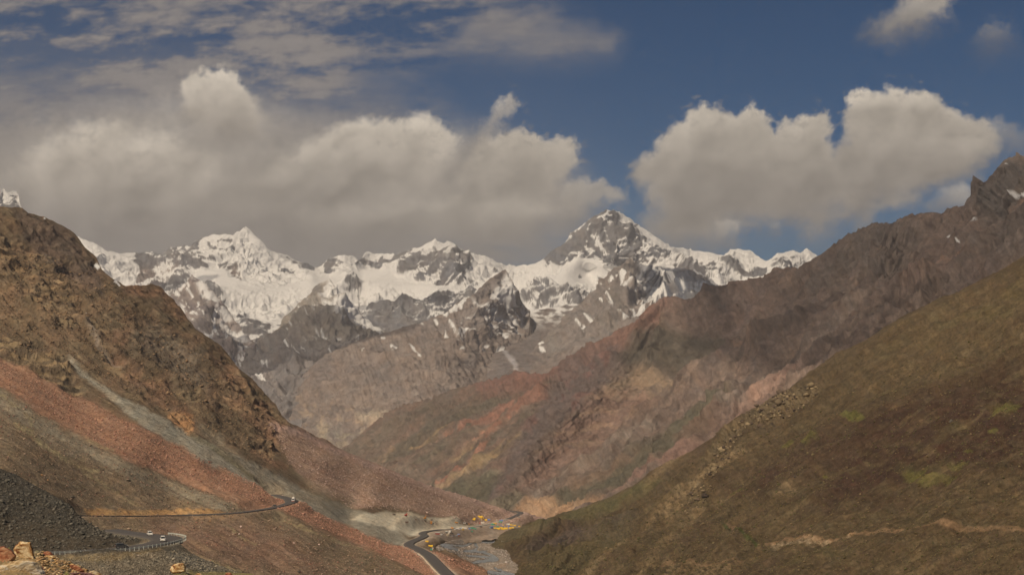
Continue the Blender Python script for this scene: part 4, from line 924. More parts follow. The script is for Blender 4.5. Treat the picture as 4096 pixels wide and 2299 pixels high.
    # fans.  grey chute, then the red band, then the stony olive slope
    S.mix(S.poly([(270, 1415), (335, 1470), (490, 1578), (710, 1706), (900, 1800), (1040, 1866), (1200, 1950), (1420, 2035), (1600, 2100), (1650, 2160), (1560, 2180), (1350, 2090), (1160, 2010), (900, 1890), (700, 1790), (560, 1700), (470, 1620), (380, 1540), (300, 1470)], None, 10) * .95, alb(120, 108, 90))
    S.mix(S.poly([(790, 1680), (880, 1740), (1000, 1860), (1200, 1960), (1420, 2050), (1300, 2030), (1100, 1960), (930, 1860), (840, 1770)], None, 14) * smooth(-.9, .1, st) * .8, alb(110, 94, 74))
    S.line([(770, 1740), (860, 1800), (960, 1870), (1050, 1930)], 8, alb(84, 74, 50), 12, .7)
    S.line([(300, 1600), (420, 1640), (500, 1690), (540, 1690)], 14, alb(86, 76, 54), 12, .6)
    red = S.poly([(-330, 1280), (0, 1425), (150, 1500), (330, 1585), (560, 1700), (800, 1830), (1050, 1950), (1150, 1995), (1180, 2015), (1300, 2060), (1500, 2150), (1640, 2200), (1800, 2240), (1990, 2320), (1990, 2340), (1760, 2310), (1560, 2240), (1400, 2170), (1240, 2100), (1120, 2045), (1000, 2040), (870, 1990), (700, 1920), (500, 1840), (300, 1740), (150, 1650), (0, 1550), (-330, 1420)], None, 12)
    S.mix(red * .95, alb(120, 87, 65))
    S.mix(red * smooth(.0, .5, st2) * .6, alb(114, 82, 63))
    S.mix(red * smooth(.1, .6, -st2) * .4, alb(136, 102, 79))
    S.mix(red * smooth(.2, .7, fine) * .4, alb(158, 122, 102))
    low = S.poly([(-330, 1420), (0, 1550), (150, 1650), (300, 1740), (500, 1840), (700, 1920), (870, 1990), (1000, 2040), (1120, 2050), (1240, 2105), (1400, 2175), (1560, 2245), (1730, 2310), (1700, 2450), (-330, 2450)], None, 12)
    S.mix(low * .9, alb(98, 80, 60))
    S.mix(low * S.poly([(-330, 1430), (0, 1560), (400, 1800), (700, 1930), (900, 2000), (1000, 2050), (860, 2040), (600, 1940), (300, 1820), (0, 1640), (-330, 1500)], None, 30) * .8, alb(116, 102, 82))
    S.mix(low * smooth(.0, .6, mot) * .5, alb(86, 72, 50))
    S.mix(low * S.poly([(600, 2080), (1000, 2090), (1200, 2160), (1300, 2300), (900, 2250), (600, 2150)], None, 60) * .45, alb(108, 74, 60))
    S.mix(low * smooth(.1, .5, st2) * .35, alb(118, 96, 70))
    S.mix(low * smooth(.25, .6, fine) * .35, alb(130, 106, 88))
    S.mix(low * smooth(.3, .6, -fine) * .4, alb(70, 58, 44))
    for ln, w in [([(0, 1580), (60, 1620), (110, 1660), (130, 1700)], 5), ([(60, 1690), (120, 1730), (180, 1780), (220, 1810), (260, 1835)], 9), ([(260, 1835), (330, 1870), (390, 1892)], 5), ([(350, 1760), (450, 1800)], 6), ([(900, 2095), (980, 2150), (1020, 2170)], 5), ([(1100, 2070), (1170, 2095), (1300, 2140), (1450, 2200)], 4), ([(800, 2230), (900, 2270), (960, 2285)], 7), ([(330, 1880), (470, 1970), (560, 2020)], 3)]:
        S.line(ln, w, alb(132, 114, 80), 6, .65, smooth(-.6, .2, fine))
    # ochre cut bank above the upper road
    S.mix(S.poly([(330, 2030), (420, 2030), (560, 2036), (700, 2038), (860, 2030), (900, 2040), (860, 2058), (700, 2060), (400, 2062)], None, 5) * .9, alb(140, 104, 66))
    S.mix(S.poly([(380, 2066), (560, 2066), (900, 2058), (960, 2056), (900, 2074), (600, 2078), (450, 2084)], None, 6) * .6 * smooth(-.4, .3, mot), alb(136, 102, 70))
    # pink fan
    pk = S.poly([(1075, 1695), (1180, 1715), (1330, 1785), (1500, 1850), (1800, 1960), (2080, 2040), (2320, 2120), (2200, 2160), (2000, 2110), (1850, 2070), (1700, 2060), (1560, 2020), (1420, 2030), (1250, 1960), (1160, 1850), (1120, 1760)], None, 12)
    S.mix(pk * .9, alb(138, 108, 86))
    S.mix(pk * smooth(-.1, .5, S.streak(24, 14, 300, 4, 8.0)) * .7, alb(112, 84, 68))
    S.mix(pk * smooth(.1, .6, fine) * .4, alb(156, 126, 106))
    S.line([(1080, 1700), (1180, 1722), (1330, 1792), (1500, 1862), (1800, 1972), (2080, 2052), (2200, 2084)], 12, alb(150, 118, 102), 14, .7)
    S.mix(S.poly([(1230, 1830), (1400, 1880), (1560, 1950), (1700, 1990), (1560, 1975), (1400, 1920)], None, 16) * .45, alb(112, 86, 68))
    S.mix(S.poly([(1650, 1960), (1850, 2010), (1950, 2050), (1900, 2050), (1750, 2010)], None, 12) * .4, alb(114, 86, 70))
    S.mix(S.poly([(1150, 1860), (1300, 1960), (1420, 2000), (1400, 2040), (1250, 1980)], None, 20) * .5, alb(110, 94, 70))
    # quarry floor and camp terrace
    S.mix(S.poly([(1400, 2075), (1440, 2060), (1500, 2050), (1570, 2044), (1620, 2052), (1700, 2062), (1780, 2072), (1830, 2070), (1860, 2085), (1880, 2100), (1800, 2112), (1720, 2118), (1680, 2130), (1660, 2130), (1560, 2115), (1470, 2095)], None, 7) * .95, alb(168, 150, 124, 1.0))
    S.mix(S.poly([(1540, 2046), (1700, 2060), (1740, 2080), (1650, 2085), (1560, 2070)], None, 10) * smooth(-.2, .4, fine) * .6, alb(142, 126, 104))
    S.mix(S.poly([(1660, 2140), (1700, 2126), (1800, 2118), (1900, 2112), (1960, 2100), (2040, 2092), (2100, 2100), (2060, 2140), (1980, 2160), (1880, 2160), (1760, 2170), (1680, 2180)], None, 9) * .85, alb(138, 116, 96, .95))
    S.mix(S.poly([(1860, 2090), (1960, 2080), (2020, 2080), (1960, 2100), (1880, 2106)], None, 8) * .6, alb(146, 126, 102))
    S.mix(S.poly([(1650, 2150), (1690, 2130), (1740, 2140), (1700, 2190), (1660, 2200)], None, 8) * .6, alb(128, 108, 86))
    snow_patches(S, [[(384, 1058, 6), (396, 1066, 7)], [(460, 1118, 4), (480, 1134, 3)], [(341, 1240, 3), (346, 1243, 2)], [(180, 870, 2), (182, 872, 2)]], 2)
    S.fine = fine; S.grain = .2
    # the terrace edge and the red scree tongue end in banks above the river
    edge = [(-3000, 2600), (-3000, 400), (2400, 400), (2400, 2150), (2120, 2135), (2060, 2142), (2000, 2146), (1960, 2152), (1900, 2157), (1810, 2162), (1750, 2182), (1732, 2203), (1800, 2225), (1870, 2250), (1930, 2285), (1975, 2330), (2000, 2600)]
    S.edge = poly_sd(X + 6 * fbm2(X / 30, Y / 30, 3, 4), Y + 5 * fbm2(X / 30, Y / 30, 3, 7), edge)
    return S

def valley_floor():
    top = [(1640, 2192), (1722, 2188), (1760, 2170), (1810, 2154), (1900, 2147), (2000, 2137), (2120, 2124), (2500, 2100)]
    depth = [(1700, 2160, 1480), (1700, 2299, 1260), (2300, 2299, 1400), (2000, 2299, 1370), (2000, 2200, 1720), (1800, 2200, 1440), (2300, 2200, 1780), (2000, 2150, 2042), (1860, 2160, 1905), (1900, 2160, 1934), (1940, 2160, 1955), (1980, 2160, 1974), (1900, 2200, 1692), (1945, 2200, 1715), (2300, 2120, 2450), (1700, 2450, 1100), (2400, 2450, 1150), (1765, 2182, 1470)]
    S = Sheet("river_bed", 1640, 2500, top, [(1640, 2440), (2500, 2440)], depth, 2.4, 2.4, 1.0, 12.0, (6, 160, 0.5))
    S.warp(5, 22, 4)
    P, X, Y = S.P, S.X, S.Y
    P[..., 2] -= 1.2
    f = fbm3(P, 26, 6, .6, 2.0)
    S.displace(f * .5, 10, 1)
    S.fill(alb(124, 107, 90, .88))
    S.mix(smooth(0, .5, fbm2(X / 20, Y / 6, 5, 3, .65)) * .6, alb(112, 94, 78))
    S.mix(smooth(.2, .6, fbm2(X / 60, Y / 14, 4, 5)) * .5, alb(132, 104, 80, .9))
    S.mix(smooth(.25, .5, fbm2(X / 9, Y / 4, 3, 15, .7)) * .4, alb(158, 140, 122))
    # braids: each a shallow cut with water in it
    br = [([(2100, 2140), (2000, 2152), (1930, 2156), (1890, 2158)], 4.5), ([(1890, 2158), (1930, 2160), (1985, 2162), (2040, 2150)], 3.5), ([(1760, 2166), (1790, 2180), (1830, 2190)], 4), ([(1770, 2168), (1850, 2178), (1900, 2160)], 2.5), ([(1900, 2165), (1910, 2180), (1900, 2195), (1860, 2196), (1920, 2200), (1960, 2210), (1985, 2222)], 3.0), ([(1760, 2205), (1790, 2215), (1830, 2235), (1860, 2240)], 2.6), ([(1870, 2215), (1940, 2220), (1985, 2224)], 2.6), ([(1990, 2230), (1900, 2240), (1870, 2258), (1910, 2275), (1960, 2280), (2030, 2290), (2080, 2320)], 4.0), ([(1900, 2285), (1960, 2300), (2040, 2320)], 3.5), ([(1980, 2262), (2020, 2282), (2060, 2290)], 3.0), ([(1870, 2195), (1900, 2200), (1950, 2196)], 2)]
    dm = np.full(X.shape, 99.0)
    for ln, w in br:
        d, _ = line_d(X + 7 * fbm2(X / 16, Y / 9, 4, 8, .65), Y + 3.2 * fbm2(X / 18, Y / 10, 4, 9, .65), ln)
        dm = np.minimum(dm, d / (w * 1.5))
    S.water = dm
    wet = smooth(1.7, 1.0, dm)
    S.mix(wet * .7, alb(96, 86, 74))
    foam = smooth(1.25, .95, dm) * smooth(.1, .5, fbm2(X / 9, Y / 4, 3, 25, .7))
    S.P[..., 2] -= smooth(1.35, .8, dm) * .8
    return S

# ---- the nearer dark stony slope carrying the hairpin
def slope_near():
    top = [(-320, 1700), (-100, 1815), (0, 1873), (60, 1895), (150, 1945), (260, 2005), (350, 2050), (420, 2085), (480, 2112), (530, 2130), (560, 2133), (600, 2142), (640, 2152), (690, 2156), (706, 2168), (720, 2180), (760, 2205), (800, 2228), (900, 2268), (1000, 2300), (1100, 2345), (1250, 2420)]
    depth = [(-300, 1700, 640), (0, 1873, 640), (260, 2005, 600), (480, 2112, 575), (560, 2133, 560), (640, 2150, 540), (690, 2165, 522), (800, 2228, 480), (1000, 2300, 440), (0, 2050, 540), (250, 2100, 540), (0, 2180, 500), (250, 2205, 486), (520, 2190, 502), (400, 2140, 530), (650, 2165, 515), (-300, 2190, 470), (0, 2299, 400), (400, 2299, 390), (700, 2299, 400), (900, 2350, 385), (500, 2240, 440), (250, 2450, 300), (900, 2450, 320), (1200, 2450, 330), (-300, 2450, 290), (-300, 2000, 520)]
    S = Sheet("slope_near", -320, 1250, top, [(-320, 2460), (1250, 2460)], depth, 2.4, 2.4, 1.6, 15.0, (10, 130, 0.5), (1200, 0))
    S.warp(7, 40, 5)
    P, X, Y = S.P, S.X, S.Y
    f = fbm3(P, 9, 6, .62, 2.0)
    rocks = ridged3(P, 4.2, 4, .6, 8.0)
    lower = smooth(2190, 2230, Y)
    S.displace((f * .8 + (rocks - .4) * (.5 + .6 * lower)) * (1 - .6 * smooth(600, 700, X) * (1 - lower)), 18, .35)
    mot = fbm2(X / 50, Y / 30, 5, 9, .62); fine = fbm2(X / 9, Y / 6, 4, 19, .7)
    S.fill(alb(80, 71, 59, .85))
    S.mix(smooth(-.2, .5, mot) * .6, alb(74, 64, 50, .85))
    S.mix(smooth(.2, .55, fine) * .6, alb(118, 104, 88, .92))
    S.mix(smooth(.2, .55, -fine) * .55, alb(54, 48, 42, .8))
    S.mix(S.poly([(0, 2050), (300, 2140), (520, 2150), (600, 2140), (560, 2180), (250, 2205), (-50, 2210)], None, 26) * .45, alb(84, 68, 50, .85))
    S.mix(S.poly([(570, 2160), (600, 2156), (620, 2168), (600, 2182), (540, 2190)], None, 5) * .7, alb(120, 100, 76))
    low = S.poly([(200, 2222), (520, 2212), (690, 2180), (760, 2200), (1000, 2300), (1250, 2420), (1250, 2500), (100, 2500)], None, 5)
    S.mix(low * .75, alb(98, 84, 66, .92))
    S.mix(low * smooth(.15, .5, -fine) * .6, alb(60, 52, 42, .85))
    S.mix(low * smooth(.2, .5, fine) * .5, alb(130, 112, 90, .95))
    S.mix(S.poly([(220, 2220), (420, 2216), (560, 2206), (660, 2188), (640, 2200), (520, 2232), (400, 2250), (260, 2240)], None, 8) * .6, alb(112, 92, 62, .95))
    S.mix(S.poly([(660, 2200), (760, 2210), (1000, 2310), (800, 2290), (680, 2250)], None, 14) * .5, alb(88, 82, 72, .9))
    S.mix(S.poly([(700, 2285), (1100, 2290), (1100, 2400), (700, 2400)], None, 10) * .7, alb(94, 84, 48, .9))
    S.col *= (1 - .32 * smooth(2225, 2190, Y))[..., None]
    S.fine = fine
    return S

# ------------------------------------------------------------------ build the land
g_far = terrain_mat("far_rock_and_snow", 16.0, 0.55, .22)
g_mid = terrain_mat("mid_rock", 9.0, 0.6, .26)
g_hill = terrain_mat("hill_scree", 2.6, 0.7, .24)
g_r = terrain_mat("hill_scrub", 1.7, 0.7, .30)
g_near = terrain_mat("near_scree", 0.55, 0.9, .34)

def finish(S, mat):
    s = np.clip(S.snow, 0, 1)[..., None]
    S.col = S.col * (1 - s) + SNOW * s
    return S.build(mat)
for fn in (snow_range, spur_left, spur_mid, brown_mountain, valley_head, spur_right):
    finish(fn(), g_far)
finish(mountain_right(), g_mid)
SR = slope_right(); SLf = slope_left(); VF = valley_floor(); SN = slope_near()

# ---- roads
def road_points(S, px, zoff=0.0, n=120, widths=None):
    """photo polyline -> smooth world centre line lying on sheet S (distances given)"""
    px = np.asarray(px, float)
    P = unproject(px[:, 0], px[:, 1], px[:, 2])
    # smooth Catmull-Rom
    out = []
    Q = np.concatenate([[2 * P[0] - P[1]], P, [2 * P[-1] - P[-2]]])
    for i in range(len(P) - 1):
        p0, p1, p2, p3 = Q[i:i + 4]
        for t in np.linspace(0, 1, n // (len(P) - 1) + 2, endpoint=False):
            out.append(.5 * ((2 * p1) + (p2 - p0) * t + (2 * p0 - 5 * p1 + 4 * p2 - p3) * t * t + (3 * p1 - p0 - 3 * p2 + p3) * t ** 3))
    out.append(P[-1])
    return np.array(out)

def sheet_depth(S, X, Y):
    px, py = project(S.P)
    i = np.argmin((px - X) ** 2 + (py - Y) ** 2)
    return float(S.P.reshape(-1, 3)[i][1])

def ribbon(name, line, half, mat, lift=0.12):
    line = np.asarray(line)
    tan = np.gradient(line[:, :2], axis=0)
    tan /= np.linalg.norm(tan, axis=1)[:, None] + 1e-9
    nrm = np.stack([-tan[:, 1], tan[:, 0]], 1)
    half = np.broadcast_to(half, (len(line),))
    offs = np.linspace(-1, 1, 9)
    rows = []
    for o_ in offs:
        p = line.copy()
        p[:, :2] += nrm * (o_ * half)[:, None]
        p[:, 2] += lift + 0.10 * (1 - o_ * o_)
        rows.append(p)
    sk = []
    for s_ in (-1, 1):
        p = line.copy(); p[:, :2] += nrm * (s_ * (half + .15))[:, None]; p[:, 2] += lift - 1.2
        sk.append(p)
    G = np.array([sk[0]] + rows + [sk[1]])
    o = grid_mesh(name, G, mat, {'side': np.abs(np.broadcast_to(np.concatenate([[-1.2], offs, [1.2]])[:, None], G.shape[:2]))})
    o["kind"] = "structure"
    return o

def asphalt():
    m = bpy.data.materials.new("asphalt"); m.use_nodes = True
    N, L = m.node_tree.nodes, m.node_tree.links
    b = N['Principled BSDF']; b.inputs['Roughness'].default_value = .85
    at = N.new('ShaderNodeAttribute'); at.attribute_name = 'side'
    nz = N.new('ShaderNodeTexNoise'); nz.inputs['Scale'].default_value = .35; nz.inputs['Detail'].default_value = 5
    g = N.new('ShaderNodeNewGeometry'); L.new(g.outputs['Position'], nz.inputs['Vector'])
    ad = N.new('ShaderNodeMath'); ad.operation = 'MULTIPLY_ADD'; L.new(nz.outputs[0], ad.inputs[0]); ad.inputs[1].default_value = .5; L.new(at.outputs['Fac'], ad.inputs[2])
    r = N.new('ShaderNodeValToRGB')
    r.color_ramp.elements[0].position = .3; r.color_ramp.elements[0].color = (.075, .068, .064, 1)
    r.color_ramp.elements[1].position = 1.0; r.color_ramp.elements[1].color = (.098, .086, .076, 1)
    e = r.color_ramp.elements.new(1.2 / 1.0 if False else .92); e.color = (.088, .078, .070, 1)
    mp = N.new('ShaderNodeMath'); mp.operation = 'MULTIPLY'; L.new(ad.outputs[0], mp.inputs[0]); mp.inputs[1].default_value = .72
    L.new(mp.outputs[0], r.inputs[0]); L.new(r.outputs[0], b.inputs['Base Color'])
    return m
ASPH = asphalt()

R1 = road_points(SN, [(-120, 2218, 476), (100, 2213, 480), (250, 2208, 487), (400, 2201, 494), (500, 2193, 500), (590, 2180, 506), (645, 2168, 513), (668, 2157, 524), (650, 2148, 536), (610, 2142, 547), (570, 2137.5, 558), (520, 2131, 572), (440, 2118, 596)])
R2 = road_points(SLf, [(300, 2062, 930), (420, 2063, 993), (560, 2063, 1040), (700, 2061, 1100), (820, 2057.5, 1122), (940, 2051, 1153), (1040, 2039, 1220), (1110, 2026, 1282), (1157, 2012, 1332), (1166, 2003, 1360), (1150, 1994, 1388), (1125, 1986, 1425), (1095, 1978, 1470)])
R3 = road_points(SLf, [(1900, 2400, 1010), (1820, 2325, 1070), (1762, 2270, 1140), (1715, 2222, 1220), (1670, 2195, 1290), (1640, 2182, 1350), (1636, 2174, 1410), (1655, 2163, 1470), (1684, 2151, 1540), (1698, 2142, 1610), (1690, 2132, 1690), (1712, 2124, 1790), (1760, 2118, 1900), (1820, 2113, 2020), (1890, 2106, 2180), (1950, 2096, 2380), (2010, 2081, 2570), (2050, 2068, 2720), (2080, 2054, 2830), (2078, 2047, 2920), (2050, 2043, 3020)], n=200)
SN.bench(R1, 6.5, 9.0)
SLf.bench(R2, 6.5, 14.0)
SLf.bench(R3, 7.5, 22.0)
_tong = smooth(2180, 2200, SLf.Y)
SLf.P[..., 2] -= np.clip(SLf.edge, 0, 40) * (.10 + 1.3 * _tong)
SLf.cut = SLf.edge > 6 + 4 * _tong
def verge(S, line, half, color, k=.8):
    P = S.P
    d, _ = line_d(P[..., 0], P[..., 1], line[:, :2])
    S.mix(smooth(half + 3.5, half, d) * k, color)
verge(SN, R1, 4.6, alb(124, 108, 86), .6); verge(SLf, R2, 4.6, alb(132, 106, 80), .5); verge(SLf, R3, 5.4, alb(150, 130, 108), .7)
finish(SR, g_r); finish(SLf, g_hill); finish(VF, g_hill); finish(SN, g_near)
half1 = np.interp(np.arange(len(R1)), [0, len(R1) * .45, len(R1) * .62, len(R1) * .8, len(R1)], [3.6, 3.9, 5.2, 4.2, 3.6])
ribbon("road", R1, half1, ASPH, .12)
half2 = np.interp(np.arange(len(R2)), [0, len(R2) * .6, len(R2) * .74, len(R2) * .9, len(R2)], [3.2, 3.4, 5.6, 4.2, 3.2])
ribbon("road", R2, half2, ASPH, .35)
half3 = np.interp(np.arange(len(R3)), [0, len(R3) * .25, len(R3) * .45, len(R3) * .6, len(R3) * .8, len(R3)], [4.6, 4.4, 4.2, 3.6, 3.6, 4.4])
def dust():
    m = terrain_mat("dusty_road", .8, .4, .2); return m
_px = project(R3)[0]; _a = int(np.argmin(np.abs(_px[:int(len(R3) * .8)] - 1765) + 1000 * (np.arange(int(len(R3) * .8)) < len(R3) * .5))); _b = int(np.argmin(np.abs(_px[:int(len(R3) * .93)] - 2030)))
ribbon("road", R3[:_a + 1], half3[:_a + 1], ASPH, .5)
ribbon("road", R3[_b:], half3[_b:] * 1.25, ASPH, .5)
def dirt_road():
    o = ribbon("dirt_road", R3[_a:_b + 1], half3[_a:_b + 1], terrain_mat("dust", .8, .4, .2), .5)
    n = len(o.data.vertices); a = o.data.attributes.new('col', 'FLOAT_COLOR', 'POINT')
    a.data.foreach_set('color', np.tile(np.append(alb(138, 122, 104, .95), 1), n).astype(np.float32)); o.data.attributes.new('snow', 'FLOAT', 'POINT')
dirt_road()

# ---- river water lying in the braids
def river():
    S = VF
    m = bpy.data.materials.new("river_water"); m.use_nodes = True
    b = m.node_tree.nodes['Principled BSDF']
    b.inputs['Base Color'].default_value = (*alb(96, 94, 86, .8), 1); b.inputs['Roughness'].default_value = .3
    N, L = m.node_tree.nodes, m.node_tree.links
    g = N.new('ShaderNodeNewGeometry'); nz = N.new('ShaderNodeTexNoise'); nz.inputs['Scale'].default_value = .6; nz.inputs['Detail'].default_value = 4
    L.new(g.outputs['Position'], nz.inputs['Vector'])
    r = N.new('ShaderNodeValToRGB'); r.color_ramp.elements[0].position = .52; r.color_ramp.elements[0].color = (*alb(92, 90, 82, .8), 1)
    r.color_ramp.elements[1].position = .68; r.color_ramp.elements[1].color = (*alb(180, 172, 160), 1)
    L.new(nz.outputs[0], r.inputs[0]); L.new(r.outputs[0], b.inputs['Base Color'])
    bp = N.new('ShaderNodeBump'); bp.inputs['Distance'].default_value = .25; L.new(nz.outputs[0], bp.inputs['Height']); L.new(bp.outputs[0], b.inputs['Normal'])
    ok = S.water < 1.12
    P = S.P.copy()
    k = smooth(1.35, .8, S.water) * .8
    P[..., 2] += k - .25
    r_, c_ = ok.shape
    idx = np.arange(r_ * c_).reshape(r_, c_)
    f = ok[:-1, :-1] & ok[1:, :-1] & ok[:-1, 1:] & ok[1:, 1:]
    q = np.stack([idx[:-1, :-1], idx[:-1, 1:], idx[1:, 1:], idx[1:, :-1]], -1)[f]
    u, inv = np.unique(q, return_inverse=True)
    me = bpy.data.meshes.new("river")
    me.from_pydata(P.reshape(-1, 3)[u].tolist(), [], inv.reshape(-1, 4).tolist())
    me.materials.append(m)
    me.polygons.foreach_set('use_smooth', np.ones(len(me.polygons), bool))
    o = bpy.data.objects.new("river", me); COL.objects.link(o); o["kind"] = "structure"
river()
# ------------------------------------------------------------------ things
MATS = {}
def paint(name, rgb, rough=.6, metal=0.0, var=.12, scale=3.0):
    """procedural paint / cloth / metal with a little dirt"""
    if name in MATS: return MATS[name]
    m = bpy.data.materials.new(name); m.use_nodes = True
    N, L = m.node_tree.nodes, m.node_tree.links
    b = N['Principled BSDF']; b.inputs['Roughness'].default_value = rough; b.inputs['Metallic'].default_value = metal
    tc = N.new('ShaderNodeTexCoord'); nz = N.new('ShaderNodeTexNoise'); nz.inputs['Scale'].default_value = scale; nz.inputs['Detail'].default_value = 4
    L.new(tc.outputs['Object'], nz.inputs['Vector'])
    r = N.new('ShaderNodeValToRGB'); c = np.array(rgb)
    r.color_ramp.elements[0].position = .3; r.color_ramp.elements[0].color = (*(c * (1 - var) * np.array([1, .96, .9])), 1)
    r.color_ramp.elements[1].position = .7; r.color_ramp.elements[1].color = (*np.clip(c * (1 + var * .6), 0, .9), 1)
    L.new(nz.outputs[0], r.inputs[0]); L.new(r.outputs[0], b.inputs['Base Color'])
    MATS[name] = m
    return m
WHITE = paint("white_paint", (.78, .76, .72), .4); BLACKM = paint("black_rubber", (.025, .024, .023), .8); GLASS = paint("dark_glass", (.03, .035, .04), .12, 0, .05)
DARKC = paint("dark_grey_paint", (.07, .07, .068), .3); CHROME = paint("bare_metal", (.5, .5, .48), .35, .7); REDP = paint("red_paint", (.45, .06, .04), .5)
ORANGE = paint("orange_paint", (.62, .27, .04), .5); YELLOW = paint("yellow_tarpaulin", (.80, .50, .03), .7); YPAINT = paint("yellow_paint", (.70, .44, .05), .5)
BLUE = paint("blue_tarpaulin", (.12, .20, .50), .7); GREEN = paint("green_tarpaulin", (.03, .27, .17), .7); GREYT = paint("grey_tarpaulin", (.16, .17, .17), .8); OCHRE = paint("ochre_tarpaulin", (.55, .33, .06), .7)
WHITET = paint("white_tarpaulin", (.74, .70, .62), .8); TAN = paint("tan_paint", (.60, .50, .36), .6); RUST = paint("rusty_steel", (.20, .13, .09), .8, .3); GALV = paint("galvanised_steel", (.62, .66, .60), .6, .0)
LAMP = paint("lamp_glass", (.75, .72, .62), .2); REDL = paint("red_lens", (.5, .03, .02), .3); LBLUE = paint("light_blue_paint", (.28, .42, .58), .5); WOOD = paint("weathered_wood", (.22, .16, .11), .9)
SKIN = paint("skin", (.35, .2, .13), .6); CLOTH = paint("dark_cloth", (.06, .06, .09), .9); PALEC = paint("pale_plate", (.7, .65, .45), .5)

class MB:
    def __init__(self): self.v, self.f = [], []
    def add(self, vs, fs):
        o = len(self.v); self.v += [tuple(p) for p in vs]; self.f += [tuple(i + o for i in f) for f in fs]; return self
    def box(self, c, s, rz=0, tilt=None, taper=1.0):
        x, y, z = s[0] / 2, s[1] / 2, s[2] / 2
        vs = [Vector((sx * x * (taper if sz > 0 else 1), sy * y * (taper if sz > 0 else 1), sz * z)) for sz in (-1, 1) for sy in (-1, 1) for sx in (-1, 1)]
        if tilt: 
            from mathutils import Euler
            e = Euler(tilt); [v.rotate(e) for v in vs]
        cr, sr = math.cos(rz), math.sin(rz)
        vs = [(c[0] + v.x * cr - v.y * sr, c[1] + v.x * sr + v.y * cr, c[2] + v.z) for v in vs]
        return self.add(vs, [(0, 2, 3, 1), (4, 5, 7, 6), (0, 1, 5, 4), (2, 6, 7, 3), (0, 4, 6, 2), (1, 3, 7, 5)])
    def prism(self, prof, y0, y1, inset=None):
        """profile in x,z extruded along y; inset = (points whose y is pulled in, amount)"""
        n = len(prof); vs = []
        for y, s in ((y0, 1), (y1, -1)):
            for i, (x, z) in enumerate(prof):
                k = inset[1] * s if inset and i in inset[0] else 0
                vs.append((x, y + k, z))
        fs = [tuple(range(n)), tuple(range(2 * n - 1, n - 1, -1))] + [(i, i + n, (i + 1) % n + n, (i + 1) % n) for i in range(n)]
        return self.add(vs, fs)
    def cyl(self, a, b, r, n=12, r2=None):
        a, b = Vector(a), Vector(b); d = (b - a).normalized(); r2 = r if r2 is None else r2
        u = d.orthogonal().normalized(); w = d.cross(u)
        vs = []
        for p, rr in ((a, r), (b, r2)):
            for i in range(n):
                t = 2 * math.pi * i / n; vs.append(p + (u * math.cos(t) + w * math.sin(t)) * rr)
        fs = [(i, (i + 1) % n, (i + 1) % n + n, i + n) for i in range(n)] + [tuple(range(n - 1, -1, -1)), tuple(range(n, 2 * n))]
        return self.add(vs, fs)
    def build(self, name, mat, parent=None, smooth_=False, bevel=0):
        me = bpy.data.meshes.new(name); me.from_pydata(self.v, [], self.f); me.materials.append(mat)
        if smooth_: me.polygons.foreach_set('use_smooth', np.ones(len(me.polygons), bool))
        me.update(); o = bpy.data.objects.new(name, me); COL.objects.link(o); o.parent = parent
        if bevel:
            md = o.modifiers.new("bevel", 'BEVEL'); md.width = bevel; md.segments = 2
        return o

def thing(name, label, cat, loc=(0, 0, 0), rz=0.0, group=None, s=1.0):
    o = bpy.data.objects.new(name, None); COL.objects.link(o); o.empty_display_size = .5
    o.location = loc; o.rotation_euler = (0, 0, rz); o.scale = (s, s, s)
    o["label"] = label; o["category"] = cat
    if group: o["group"] = group
    return o
def tag(o, label, cat, group=None):
    o["label"] = label; o["category"] = cat
    if group: o["group"] = group
    return o

def wheel(t, x, y, r, w):
    ty = MB().cyl((x, y - w / 2, r), (x, y + w / 2, r), r, 16).build("wheel", BLACKM, t)
    MB().cyl((x, y - w / 2 - .01, r), (x, y + w / 2 + .01, r), r * .55, 12).build("rim", CHROME, ty)

